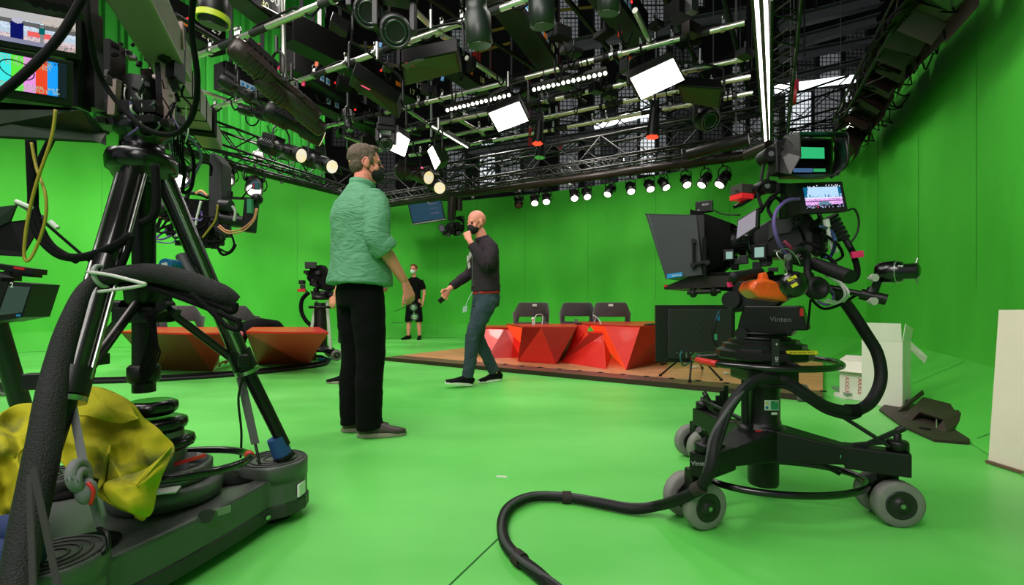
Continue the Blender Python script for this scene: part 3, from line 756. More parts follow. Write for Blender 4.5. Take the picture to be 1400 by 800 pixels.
def shoe(root, A, yaw, up, sole, L_=.29, pitch=0, roll=0, laces=None, W=.048):
    M = M4(rotz(yaw) @ rotx(pitch), A)      # origin = heel ground point under the ankle
    u = MB(M); u.loft([((0,-.065,.045), .030,.034), ((0,-.04,.055), W*.8,.045), ((0,0,.062), W*.82,.052), ((0,.06,.048), W*.95,.040), ((0,.12,.035), W,.028), ((0,.17,.028), W*.92,.022), ((0,L_-.075,.024), W*.45,.014)], 16, (0,0,1))
    u.loft([((0,-.01,.07), .040,.045), ((0,-.01,.115), .042,.048)], 14, (0,1,0))
    o = u.build('shoe', up, root)
    s = MB(M); pts = []
    for i in range(24):
        a = 2*PI*i/24; y = math.sin(a); x = math.cos(a)
        yy = y*(L_/2+.004)+L_/2-.072; w_ = W*(1.02 if yy > .05 else .86); pts.append((x*w_, yy, .002))
    s.poly(pts, (0,0,.026)); s.build('sole', sole, o, bev=.003)
    if laces:
        l = MB(M)
        for k in range(4): y = .03+k*.022; l.tube([(-.026,y,.088-.55*(y-.03)), (0,y+.006,.097-.5*(y-.03)), (.026,y,.088-.55*(y-.03))], .003, 6, 3)
        l.tube([(0,.035,.098), (.02,.045,.10), (.03,.07,.07)], .0025, 6, 3)
        l.build('laces', laces, o)
    return o
def limb(mb, pts, rad, seg=14, up=(0,1,0)):
    pts = smooth_path(pts, 4); n = len(pts)-1
    secs = []
    for i, p in enumerate(pts):
        q = i/n*(len(rad)-1); k = min(int(q), len(rad)-2); r = rad[k]+(rad[k+1]-rad[k])*(q-k); secs.append((p, r, r))
    mb.loft(secs, seg, up)
def jl(a, b, c, k=3):
    a, b, c = V(a), V(b), V(c); return [a, a.lerp(b,.5), b, b.lerp(c,.5), c]

# ---- 1: man in the green linen shirt, three quarter back view
def man_linen():
    Y = 2.92; X = (494-700)/FOC*Y; R = rotz(-42)
    o = thing('person', 'man in a loose green linen shirt and black trousers, seen from behind, holding glasses', 'person', (X,Y,0), local=True); place(o, M4(R, (X,Y,0)))
    H = M4(rotz(-22) @ rotx(-2), (.0,.03,1.69))
    sk = MB(); head(sk, H); limb(sk, [(0,.0,1.47), (0,.005,1.54), (0,.015,1.62)], [.062,.055,.056])
    sk.loft([((0,0,.95), .15,.10), ((0,0,1.2), .14,.10), ((0,0,1.4), .16,.10), ((0,0,1.48), .10,.07)], 16, (0,1,0))
    sh, el, wr = (.175,-.01,1.44), (.265,-.05,1.19), (.262,.13,.955)
    limb(sk, jl(sh,el,wr), [.045,.044,.042,.038,.025])
    d = (V(wr)-V(el)).normalized(); HM = M4(frame(V((.05,.35,-.95)), V((1,.1,.1))), V(wr)+d*.02)
    hand(sk, HM, -1, (30,45,35), scale=1.05, thumb=(.5,.8,-.5))
    sl, ell_, wl_ = (-.175,-.01,1.44), (-.24,.04,1.18), (-.2,.2,1.0)
    limb(sk, jl(sl,ell_,wl_), [.045,.044,.04,.034,.025]); hand(sk, M4(frame(V((.1,.5,-.8)), V((-1,.2,0))), V(wl_)), 1, (30,45,35))
    for s in (-1,1): limb(sk, jl((s*.09,0,.95), (s*.10,.02,.52), (s*.10,.0,.09)), [.08,.07,.05,.045,.04])
    remesh(sk.build('body', SKIN, o), .0055, 2)
    head_parts(o, H, HAIRG, MASKB)
    t = MB()
    t.loft([((0,-.015,.925), .250,.180), ((0,-.01,1.0), .240,.170), ((0,-.005,1.12), .232,.155), ((0,-.01,1.25), .240,.152), ((0,-.02,1.36), .240,.145), ((0,-.02,1.44), .215,.118), ((0,-.015,1.50), .13,.085), ((0,-.005,1.545), .075,.068)], 28, (0,1,0))
    limb(t, [(.155,-.015,1.44), (.225,-.03,1.34), (.262,-.05,1.20), (.272,-.01,1.13)], [.085,.083,.074,.072])
    limb(t, [(-.155,-.015,1.44), (-.215,0,1.33), (-.245,.04,1.19), (-.24,.09,1.12)], [.085,.08,.072,.07])
    q = remesh(t.build('linen_shirt', LINEN, o), .009, 4)
    tx = bpy.data.textures.new('folds', 'CLOUDS'); tx.noise_scale = .11; dm = q.modifiers.new('d', 'DISPLACE'); dm.texture = tx; dm.strength = .016; dm.mid_level = .5
    e = bpy.data.textures.new('wrk', 'STUCCI'); e.noise_scale = .06; dm = q.modifiers.new('d2', 'DISPLACE'); dm.texture = e; dm.strength = .003
    c = MB(); c.lathe([(.078,0),(.080,.045),(.072,.05),(.070,.0)], (0,0,1.525), (0,.22,1)); c.build('collar', LINEN, o)
    for (a, b_) in (((.264,-.035,1.165), (.276,.02,1.10)), ((-.243,.07,1.15), (-.236,.11,1.09))):
        c = MB(); c.lathe([(.074,0),(.080,.012),(.079,.055),(.070,.062)], a, V(b_)-V(a)); c.build('rolled_cuff', LINEN, o, bev=.003)
    tr = MB()
    tr.loft([((0,-.01,.80), .175,.125), ((0,-.012,.88), .178,.13), ((0,-.005,1.0), .165,.115)], 24, (0,1,0))
    for s in (-1,1):
        limb(tr, [(s*.085,-.01,.86), (s*.090,.0,.68), (s*.092,.01,.50), (s*.095,-.005,.30), (s*.095,-.005,.12), (s*.095,0,.055)], [.105,.100,.088,.082,.080,.084])
    q = remesh(tr.build('trousers', BCLO, o), .010, 4); tx = bpy.data.textures.new('f2', 'CLOUDS'); tx.noise_scale = .09; dm = q.modifiers.new('d', 'DISPLACE'); dm.texture = tx; dm.strength = .014
    shoe(o, (.095,.0,0), -36, SHOEB, SOLE, laces=BLKM); shoe(o, (-.095,-.0,0), -30, SHOEB, SOLE, laces=BLKM)
    Wd = M4(R, (X,Y,0))
    g = thing('glasses', 'pair of clear-lensed glasses dangling from the hand of the man in the linen shirt', 'glasses', (0,0,0), local=True)
    tip = V(wr)+d*.02+V((0,.045,-.115)); GM = Wd @ M4(frame((0,.15,-1), (.7,-.5,0)), tip+V((.0,.01,-.0)))
    place(g, GM)
    FR = mat('glasses_frame', rgb(40,50,45), .3)
    for k in (0,1):
        m = MB(); m.ring((0,.035+.06*k,0), .024, .0022, (0,0,1), 24, .85); r_ = m.build('frame', FR, g)
        m = MB(); m.lathe([(.022,0),(.022,.001)], (0,.035+.06*k,0), (0,0,1)); m.build('lens', mat('glasses_glass', (.8,.95,.85), .05, trans=.85), r_)
    m = MB(); m.tube([(.02,.01,0), (.05,.03,-.02), (.12,.05,-.05)], .002, 6, 4); m.build('temple', FR, g)
    m = MB(); m.tube([(.02,.115,0), (.06,.125,-.02), (.14,.12,-.04)], .002, 6, 4); m.build('temple', FR, g)
man_linen()

# ---- 2: man walking, hand at his mask
def man_walk():
    Y = 4.8; X = (664-700)/FOC*Y; R = rotz(118)
    o = thing('person', 'bald man walking in dark zip jacket and jeans, raising a hand to his black mask', 'person', (X,Y,0), local=True); place(o, M4(R, (X,Y,0)))
    H = M4(rotz(8) @ rotx(-16), (0,.10,1.645))
    sk = MB(); head(sk, H); limb(sk, [(0,.02,1.42), (0,.045,1.50), (0,.075,1.57)], [.066,.058,.056])
    sk.loft([((0,0,.92), .12,.085), ((0,0,1.2), .14,.10), ((0,.01,1.38), .16,.10), ((0,.02,1.45), .10,.07)], 16, (0,1,0))
    # left arm raised
    sh, el, wr = (-.185,.02,1.40), (-.255,.10,1.17), (-.13,.235,1.44)
    limb(sk, jl(sh,el,wr), [.04,.04,.04,.034,.026])
    hand(sk, M4(frame(V((.45,.12,.85)), V((-.6,.6,.3))), V(wr)), -1, (50,60,40), thumb=(.3,.9,-.5))
    sh2, el2, wr2 = (.185,.02,1.40), (.25,.08,1.13), (.215,.32,.97)
    limb(sk, jl(sh2,el2,wr2), [.04,.04,.04,.034,.026])
    hand(sk, M4(frame(V((-.1,.55,-.8)), V((1,.1,0))), V(wr2)), -1, (35,45,35))
    lf, rf = (-.085,.25,.09), (.085,-.16,.09)
    limb(sk, jl((-.09,0,.92), (-.095,.18,.52), lf), [.08,.07,.05,.045,.04]); limb(sk, jl((.09,0,.92), (.09,.06,.48), rf), [.08,.07,.05,.045,.04])
    remesh(sk.build('body', SKIN2, o), .006, 2)
    head_parts(o, H, None, MASKB)
    t = MB()
    t.loft([((0,0,.94), .182,.140), ((0,0,1.0), .184,.139), ((0,.005,1.12), .180,.135), ((0,.01,1.25), .192,.138), ((0,.01,1.36), .198,.13), ((0,.015,1.43), .165,.10), ((0,.03,1.485), .10,.075)], 26, (0,1,0))
    limb(t, [(-.15,.015,1.39), (-.215,.05,1.29), (-.252,.105,1.18), (-.205,.165,1.29), (-.145,.22,1.40)], [.078,.070,.064,.058,.046])
    limb(t, [(.15,.015,1.39), (.215,.03,1.26), (.25,.08,1.14), (.235,.19,1.06), (.22,.29,.995)], [.078,.070,.062,.055,.044])
    q = remesh(t.build('jacket', HOOD, o), .009, 4); tx = bpy.data.textures.new('f3', 'CLOUDS'); tx.noise_scale = .09; dm = q.modifiers.new('d', 'DISPLACE'); dm.texture = tx; dm.strength = .02
    c = MB(); c.lathe([(.082,0),(.078,.05),(.068,.055),(.070,0)], (0,.03,1.455), (0,.35,1)); c.build('jacket_collar', HOOD, o)
    c = MB(); c.tube([(-.01,.085,1.47), (-.01,.145,1.36), (-.01,.15,1.2), (-.01,.142,1.0)], .004, 6, 4); c.build('zip', STEEL, o)
    c = MB(); c.lathe([(.058,0),(.062,.03),(.055,.035)], (0,.045,1.465), (0,.4,1)); c.build('red_collar', mat('red_cloth', rgb(190,30,40), .8), o)
    c = MB(); c.loft([((0,-.006,.922), .176,.134), ((0,-.004,.965), .176,.134)], 24, (0,1,0)); q = c.build('red_shirt_hem', MATS['red_cloth'], o)
    w_ = mat('faded_white_print', rgb(190,185,180), .8)
    marks(facing((.12,1,.04), (.4,0,1), (.07,.150,1.305)), .16, .065, 6, w_, o, 'faded_print', 3, .012); marks(facing((.1,1,0), (.3,0,1), (.06,.152,1.22)), .10, .06, 3, w_, o, 'faded_print', 5, .012)
    marks(facing((-.1,1,.04), (-.2,0,1), (-.09,.150,1.31)), .10, .05, 4, w_, o, 'faded_print', 8, .012)
    tr = MB()
    tr.loft([((0,0,.79), .165,.125), ((0,-.005,.88), .178,.135), ((0,0,.97), .165,.12)], 24, (0,1,0))
    limb(tr, [(-.08,.0,.86), (-.088,.09,.70), (-.092,.18,.52), (-.088,.20,.30), (-.085,.235,.09)], [.108,.094,.072,.066,.058])
    limb(tr, [(.08,.0,.86), (.088,.035,.68), (.09,.05,.48), (.086,-.05,.28), (.085,-.14,.10)], [.108,.094,.072,.064,.058])
    q = remesh(tr.build('jeans', JEANS, o), .009, 4); tx = bpy.data.textures.new('f4', 'CLOUDS'); tx.noise_scale = .06; dm = q.modifiers.new('d', 'DISPLACE'); dm.texture = tx; dm.strength = .018
    shoe(o, (-.085,.25,.012), -4, BLKM, SOLEW, pitch=9, laces=SOLEW); shoe(o, (.085,-.16,.0), 8, BLKM, SOLEW, laces=SOLEW, pitch=0)
    ph = MB(); ph.box((.215,.40,.86), (.02,.07,.05), rotx(-40), .005); Wd = M4(R, (X,Y,0)); ph.M = Matrix.Identity(4)
    ph.v = [Wd @ p for p in ph.v]; tag(ph.build('dark_case', BLK), 'small dark case held in the lowered hand of the walking man', 'case')
    bd = MB(); bd.poly([(.03,.19,.80),(.03,.235,.79),(.03,.24,.73),(.03,.195,.74)], (.004,0,0)); bd.tube([(.02,.13,.95), (.03,.17,.88), (.032,.21,.795)], .003, 6, 3)
    bd.v = [Wd @ p for p in bd.v]; tag(bd.build('name_badge', mat('badge_card', rgb(190,215,205), .5)), 'pale name badge hanging at the belt of the walking man', 'badge')
man_walk()

# ---- simple far figures
def man_far(lab, X, Y, rz, shirt, pants, hair, mask, shorts=True, arms=None):
    o = thing('person', lab, 'person', (X,Y,0), local=True); place(o, M4(rotz(rz), (X,Y,0)))
    H = M4(rotz(-8), (0,.02,1.66)); sk = MB(); head(sk, H); limb(sk, [(0,-.01,1.42), (0,.0,1.5), (0,.005,1.58)], [.062,.054,.054])
    sk.loft([((0,0,.95), .14,.09), ((0,0,1.2), .13,.09), ((0,0,1.4), .15,.09), ((0,0,1.46), .09,.06)], 16, (0,1,0))
    for s in (-1,1):
        a, b_, c = (s*.175,-.01,1.39), (s*.24,-.03,1.12), (s*.25,.06,.90)
        if arms: a, b_, c = (s*.175,-.01,1.39), (s*.22,.08,1.14), (s*.12,.32,1.20)
        limb(sk, jl(a,b_,c), [.045,.042,.04,.034,.025]); hand(sk, M4(frame(V(c)-V(b_), V((s,0,.1))), V(c)), -s, (25,35,25))
        limb(sk, jl((s*.09,0,.95), (s*.12,.01,.50), (s*.14,0,.08)), [.08,.07,.052,.056,.036])
    remesh(sk.build('body', SKIN2, o), .008, 2); head_parts(o, H, hair, mask)
    t = MB(); t.loft([((0,0,.88), .165,.115), ((0,0,1.1), .158,.112), ((0,0,1.25), .175,.12), ((0,-.005,1.36), .19,.115), ((0,-.005,1.42), .16,.09), ((0,-.005,1.475), .08,.06)], 24, (0,1,0))
    for s in (-1,1): limb(t, [(s*.15,-.005,1.39), (s*.20,-.02,1.28), (s*.225,(-.028 if not arms else .04),1.19)], [.072,.068,.062])
    remesh(t.build('t_shirt', shirt, o), .010, 3)
    tr = MB(); tr.loft([((0,0,.78), .165,.115), ((0,0,.86), .165,.12), ((0,0,.96), .15,.105)], 24, (0,1,0))
    for s in (-1,1): limb(tr, [(s*.085,.0,.86), (s*.105,.005,.68), (s*.125,.01,.50), (s*.128,.008,.42)], [.10,.095,.088,.09])
    remesh(tr.build('shorts', pants, o), .010, 3)
    for s in (-1,1): shoe(o, (s*.14,0,0), -s*18-8, BLKM, BLKM if hair is HAIRB else SOLE)
    return o
man_far('young man in black t-shirt, long shorts and white mask standing before the back wall', (566-700)/FOC*11.1, 11.1, 172, BCLO, BCLO, HAIRB, MASKW)
man_far('person in dark shorts and trainers, mostly hidden behind the man in the linen shirt', -1.66, 4.95, 75, mat('grey_cloth', rgb(50,52,55), .9), mat('shorts_cloth', rgb(38,40,40), .9), HAIRG, MASKB)

# ---- person bending down behind the left desks
def man_bend():
    o = thing('person', 'person in black kneeling and bending low behind the two left red desks', 'person', tuple(G(365,485)))
    hip = P(374,452,7.0); hip.z = .44; shd = P(334,450,6.45); shd.z = .47; hd = P(312,470,5.95)
    f = (hd-shd).normalized(); H = M4(frame((-.35,-.35,-.86), (-.6,-.6,.5)), hd)
    sk = MB(); head(sk, H); limb(sk, [shd, shd.lerp(hd,.5), hd], [.07,.058,.055])
    el = P(325,480,6.2); wr = P(315,491,6.0); wr.z = .10
    limb(sk, [shd, shd.lerp(el,.5), el, wr], [.05,.045,.04,.026]); hand(sk, M4(frame((-.8,-.3,-.2), (0,0,1)), wr), 1, (20,30,20))
    k = hip+V((-.05,.15,-.38)); limb(sk, [hip, hip.lerp(k,.5), k, k+V((.4,.1,.0))], [.09,.08,.06,.045])
    remesh(sk.build('body', mat('skin_pink', rgb(225,120,140), .5), o), .009, 2); head_parts(o, H, HAIRG, mat('blue_mask', rgb(130,160,220), .8))
    t = MB(); t.loft([(hip+V((.12,.1,-.12)), .13,.10), (hip, .17,.15), (hip.lerp(shd,.5)+V((0,0,.03)), .17,.14), (shd, .17,.11), (shd.lerp(hd,.35), .10,.08)], 22, (0,0,1))
    limb(t, [shd, shd.lerp(el,.5), el, el.lerp(wr,.6)], [.075,.065,.058,.05])
    remesh(t.build('black_top', BCLO, o), .012, 4)
    tr = MB(); limb(tr, [hip, hip.lerp(k,.5), k, k+V((.4,.1,.0))], [.15,.12,.10,.07]); remesh(tr.build('trousers', BCLO, o), .012, 4)
man_bend()
# ================= studio camera on its pedestal (right foreground)
PC = V((1.03,1.92,0))
ped = thing('camera_pedestal', 'black wheeled pneumatic camera pedestal with a steering ring, right foreground', 'pedestal', tuple(PC))
WGR = mat('wheel_grey_rubber', rgb(120,118,114), .65, noise=.15, nscale=30); WHB = mat('wheel_hub_black', rgb(26,24,24), .45)
def ang(a): return V((math.cos(a), math.sin(a), 0))
ends = [V((1.40,1.70,0)), V((.69,1.68,0)), V((.97,2.38,0))]
def wheel(root, c, ax, r=.083, w=.045, name='wheel'):
    mb = MB(); mb.lathe([(r*.62,-w/2),(r*.90,-w/2),(r*.99,-w*.36),(r,0),(r*.99,w*.36),(r*.90,w/2),(r*.62,w/2)], c, ax, 36); wl = mb.build(name, WGR, root)
    mb = MB(); mb.lathe([(.012,-w*.72),(r*.26,-w*.70),(r*.29,-w*.56),(r*.50,-w*.53),(r*.54,-w*.58),(r*.60,-w*.56),(r*.62,-w*.5),(r*.62,w*.5),(r*.60,w*.56),(r*.54,w*.58),(r*.50,w*.53),(r*.29,w*.56),(r*.26,w*.70),(.012,w*.72)], c, ax, 28); mb.build('hub', WHB, wl)
    mb = MB(); mb.cyl(V(c)-V(ax)*w*.76, V(c)+V(ax)*w*.76, .008); mb.build('axle_bolt', STEEL, wl)
    return wl
for i, (e, axd) in enumerate(zip(ends, (V((.17,.985,0)), V((-.28,.96,0)), V((-.2,.98,0))))):
    axd.normalize()
    d_ = (e-PC); d_.z = 0; dn = d_.normalized()
    wc = e+V((0,0,.083)); wheel(ped, wc, -axd); wheel(ped, wc+axd*.115, -axd)
    mb = MB(); mb.box(wc+axd*.057+V((0,0,.05)), (.05,.05,.13), frame(axd), .01); mb.build('caster_fork', BLK, ped)
    top = V((e.x, e.y, .235)); inn = PC+dn*.12; inn.z = .255
    # tapering arm
    mb = MB(); s_ = dn.cross(V((0,0,1)))
    a0 = PC+dn*.02+V((0,0,.20)); a1 = PC+dn*.30+V((0,0,.205))
    vs = []
    for p, w_, hb, ht in ((a0,.085,-.015,.115), (PC+dn*.16+V((0,0,.2)),.06,-.005,.09), (a1,.032,.0,.062)):
        for q in ((-w_,hb),(w_,hb),(w_,ht),(-w_,ht)): vs.append(p+s_*q[0]+V((0,0,q[1])))
    fs = [(0,1,2,3),(8,11,10,9)]+[(4*k+j, 4*k+4+j, 4*k+4+(j+1)%4, 4*k+(j+1)%4) for k in (0,1) for j in range(4)]
    mb.add(vs, fs, False); mb.build('arm', BLK, ped, bev=.006)
    mb = MB(); p1_ = e+dn*.035; mb.bar(PC+dn*.27+V((0,0,.232)), V((p1_.x,p1_.y,.232)), .075, .085, bev=.008); blk = mb.build('arm_end', BLK, ped)
    mb = MB(); mb.lathe([(.034,0),(.034,.03),(.030,.036),(.012,.036),(.012,.06),(.004,.062)], (e.x,e.y,.275)); mb.build('brake_knob', BLK, blk)
    mb = MB(); q = PC+dn*.30+V((0,0,.275)); mb.bar(q, q+dn*.12+V((0,0,.03)), .02, .012); mb.bar(q+dn*.03, q+dn*.13+V((0,0,.07)), .016, .016); mb.cyl(q+dn*.13+V((0,0,.07)), q+dn*.15+V((0,0,.085)), .012); mb.build('brake_lever', BLK, blk)
    if i < 2:
        mb = MB(); mb.box(PC+dn*.24-s_*0+V((0,-.035,.235)), (.022,.003,.012), frame(dn)); mb.build('small_label', GRNL, ped)
text('Vinten', .022, facing((0,-1,0), loc=(.655,1.635,.248)), mat('pale_print', rgb(150,150,150), .6), ped)
# column
mb = MB(); mb.lathe([(.055,.07),(.058,.08),(.058,.20),(.085,.205),(.085,.30),(.075,.315),(.066,.32),(.066,.33),(.062,.34),(.062,.47),(.07,.475),(.07,.50)], PC, (0,0,1), 32); mb.build('column', BLK, ped)
for x in (-.085,):
    mb = MB(); mb.cyl(PC+V((x,-.02,.27)), PC+V((x,-.02,.50)), .014); mb.lathe([(.03,0),(.03,.05),(.014,.055)], PC+V((x,-.02,.27))); mb.build('air_tube', BLK, ped)
mb = MB(); mb.box(PC+V((-.055,-.07,.30)), (.02,.012,.012)); mb.build('red_catch', REDP, ped)
mb = MB(); mb.box(PC+V((.055,-.04,.52)), (.10,.06,.07), None, .006); mb.build('side_block', BLK, ped)
mb = MB(); mb.box(PC+V((0,0,.535)), (.20,.16,.075), None, .012); mb.build('upper_block', BLK, ped)
# data plate on column
mb = MB(); R_ = Matrix.Identity(3)
mb.box(PC+V((-.0,-.0635,.405)), (.055,.004,.040)); pl_ = mb.build('data_plate', WHT, ped)
mb = MB(); mb.box(PC+V((.010,-.0662,.405)), (.030,.002,.034)); mb.build('green_panel', GRNL, pl_)
mb = MB(); mb.poly([PC+V((-.026,-.0665,.409)), PC+V((-.014,-.0665,.409)), PC+V((-.020,-.0665,.419))], (0,.001,0)); mb.build('warning_triangle', YEL, pl_)
mb = MB(); mb.cyl(PC+V((-.020,-.0665,.396)), PC+V((-.020,-.0655,.396)), .006); mb.build('round_sign', BLUP, pl_)
text('CE', .010, facing((0,-1,0), loc=PC+V((.018,-.0675,.418))), WHT, pl_)
mb = MB(); mb.box(PC+V((.010,-.0635,.372)), (.022,.003,.009)); mb.build('small_label', WHT, ped)
mb = MB(); mb.box(PC+V((-.035,-.081,.546)), (.026,.003,.012)); mb.build('small_label', GRNL, ped)
# steering rings
mb = MB(); mb.ring(PC+V((0,0,.575)), .265, .0125, seg=64, tseg=12); rg = mb.build('steering_ring', BLKG, ped)
mb = MB(); mb.ring(PC+V((0,0,.575)), .265, .0145, seg=64, tseg=12, arc=.09, start=math.radians(-26)); mb.build('red_grip', REDP, rg)
for a in (30,150,270):
    mb = MB(); v = ang(math.radians(a)); mb.tube([PC+V((0,0,.60))+v*.06, PC+V((0,0,.585))+v*.18, PC+V((0,0,.575))+v*.26], .010, 8, 4); mb.build('ring_spoke', BLK, rg)
mb = MB(); mb.ring(PC+V((0.02,-.10,.135)), .30, .013, seg=64, tseg=12, sq=.62); mb.build('foot_ring', BLKG, ped)
for sx in (-1,1):
    mb = MB(); mb.tube([PC+V((sx*.12,-.02,.19)), PC+V((sx*.2,-.05,.17)), PC+V((sx*.26,-.08,.14))], .01, 8, 3); mb.build('foot_ring_bracket', BLK, ped)
# weights dish under the head
mb = MB(); mb.lathe([(.07,.555),(.10,.575),(.17,.585),(.178,.592),(.178,.618),(.155,.63),(.155,.645),(.13,.65),(.13,.662),(.06,.665)], PC, (0,0,1), 12, smooth=False); ds = mb.build('mount_dish', DGR if 0 else BLK, ped)
mb = MB(); mb.box(PC+V((-.045,-.170,.62)), (.022,.012,.11)); mb.build('strap', DGR, ped)
text('251', .014, facing((0,-1,0), (1,0,0), PC+V((-.045,-.178,.60))), WHT, ped); text('+', .02, facing((0,-1,0), loc=PC+V((-.045,-.178,.655))), WHT, ped)
mb = MB(); mb.box(PC+V((.055,-.168,.624)), (.115,.004,.014), rotx(-25)); yl = mb.build('yellow_tape', YEL, ped)
marks(facing((0,-.9,.42), loc=PC+V((.055,-.1705,.625))), .095, .007, 14, BLK, yl)
# diagonal brace arm to the right foot
mb = MB(); mb.bar(PC+V((.07,-.03,.50)), ends[0]+V((-.03,0,.29)), .02, .012); mb.build('brace_arm', BLK, ped)
mb = MB(); mb.cyl(PC+V((-.02,.12,.3)), ends[2]+V((0,0,.32)), .010); mb.build('brace_arm', BLK, ped)
for k in range(5):
    p = ends[2]+V((.02+.02*k, -.04, .30+.025*k)); mb = MB(); mb.cyl(V((p.x,p.y,.24)), p, .012, seg=10); mb.build('cable_peg', BLK, ped)

# ================= pan and tilt head
Cc = V((1.11,1.90,EYE)); Uf = V((-.8,.6,0)); Ul = V((-.6,-.8,0))
CF = Matrix(((Ul.x*-1, Uf.x, 0), (Ul.y*-1, Uf.y, 0), (0,0,1)))     # local x = right side, y = forward, z up
def CP(x, y, l):                 # on the plane l to the operator's left
    r = (x-700)/FOC; f = (Cc.x+Ul.x*l - r*(Cc.y+Ul.y*l))/(r*Uf.y-Uf.x); q = Cc+Uf*f+Ul*l
    return V((q.x, q.y, EYE+(HOR-y)/FOC*q.y))
def side(mb, pts, l, th, bev=0):       # polygon in the left-side plane, extruded towards the right
    mb.poly([CP(x,y,l) for x, y in pts], -Ul*th)
hd_ = thing('pan_tilt_head', 'black pan and tilt head on the right-hand pedestal, carrying the studio camera', 'tripod head', tuple(PC+V((0,0,.665))))
mb = MB(); mb.lathe([(.10,.664),(.10,.672),(.085,.675),(.085,.683),(.1,.686),(.1,.692),(.05,.693)], PC, (0,0,1), 32); mb.build('pan_base', BLK, hd_)
mb = MB(); side(mb, [(1012,458),(1008,448),(1016,418),(1094,418),(1101,440),(1105,452),(1085,452),(1082,460)], .075, .15); hb = mb.build('head_body', BLK, hd_, bev=.006)
text('Vinten', .028, facing(Ul, loc=CP(1067,437,.077)), mat('grey_print', rgb(110,110,112), .6), hb)
mb = MB(); mb.box(CP(1096,427,.077), (.004,.012,.03), CF); mb.build('red_label', REDP, hb)
for (x,y,r,m2) in ((1001,410,.038,1), (1015,456,.026,1)):
    c = CP(x,y,.085); mb = MB(); mb.cyl(c-Ul*.03, c+Ul*.03, r, r*.92, 24); k_ = mb.build('drag_knob', BLK, hd_, bev=.004)
    mb = MB(); mb.cyl(c-Ul*.034, c-Ul*.026, r*1.04, seg=24); mb.build('yellow_scale', YEL, k_)
mb = MB(); side(mb, [(1000,428),(996,396),(1006,384),(1095,384),(1096,396),(1060,418),(1020,424)], .07, .14); mb.build('tilt_cradle', BLK, hd_, bev=.006)
mb = MB(); side(mb, [(985,382),(1110,372),(1112,381),(988,393)], .05, .10); mb.build('wedge_plate', BLKM, hd_)
# pan bars: thick grip right, zoom arm far right
mb = MB(); a = P(1112,360,1.66); b_ = P(1163,379,1.50); mb.cyl(a, b_, .022, .023, 24); gb = mb.build('pan_bar_grip', RUB, hd_, bev=.003)
mb = MB(); mb.cyl(P(1060,345,1.80), a, .014, .016, 16); mb.cyl(P(1085,352,1.74), P(1098,356,1.70), .024, seg=20); mb.build('pan_bar', BLK, hd_)
a = P(1100,386,1.78); b_ = P(1205,408,1.62); mb = MB(); mb.cyl(a, b_, .011, seg=14); mb.build('pan_bar', BLK, hd_)
mb = MB(); mb.cyl(P(1176,402,1.62), P(1212,410,1.58), .019, seg=18); mb.cyl(P(1190,402,1.60), P(1194,396,1.6), .018, seg=14); mb.build('bar_clamp', BLK, hd_)
for x, y in ((1192,412),(1193,380)):
    mb = MB(); c = P(x,y,1.56); mb.cyl(c, c+V((0,-.012,0)), .013, seg=16); mb.cyl(c+V((0,.02,0)), c, .004); mb.build('clamp_screw', mat('pale_knob', rgb(170,170,160), .4), hd_)
mb = MB(); mb.bar(P(1194,402,1.6), P(1201,381,1.6), .022, .012, (0,1,0)); mb.build('bracket', BLK, hd_)
zc = MB(); za = P(1196,373,1.62); zb = P(1240,371,1.55); dz = (zb-za).normalized()
zc.lathe([(.008,0),(.028,.005),(.036,.02),(.037,.06),(.034,.065),(.034,.075),(.026,.08),(.026,.115),(.018,.12),(.004,.121)], za, dz, 28); z_ = zc.build('zoom_control', BLKG, hd_)
mb = MB(); mb.ring(za+dz*.062, .0365, .0025, dz, 28, tseg=6); mb.build('steel_band', STEEL, z_)
mb = MB(); mb.box(za+dz*.05+V((0,-.036,.004)), (.022,.003,.03), frame(V((0,1,0)))); mb.build('paper_label', WHT, z_)
for sgn in (1,-1):
    mb = MB(); c = za+dz*.105; mb.cyl(c, c+V((.012,0,sgn*.042)), .003); mb.build('zoom_lever', STEEL, z_)

# ================= the camera itself
cm = thing('studio_camera', 'black studio camera with lens, shoulder body and cables on the right-hand pedestal', 'camera', tuple(CP(1070,380,0)))
mb = MB(); side(mb, [(1030,312),(1058,298),(1092,285),(1104,287),(1112,300),(1113,345),(1090,352),(1050,352),(1036,346),(1029,330)], .075, .16); bd = mb.build('body', BLK, cm, bev=.008)
mb = MB(); side(mb, [(1050,306),(1094,290),(1100,298),(1080,318),(1060,322),(1050,330)], .082, .01); mb.build('side_panel', DGR, bd, bev=.002)
mb = MB(); 
for k in range(3):
    for j in range(2): c = CP(1085+7*j, 300+6*k, .083); mb.cyl(c, c+Ul*.004, .004, seg=8)
mb.build('buttons', BLKM, bd)['kind'] = 'stuff'
mb = MB(); side(mb, [(1108,300),(1124,302),(1126,345),(1110,348)], .07, .14); mb.build('battery_adapter', BLKM, cm, bev=.004)
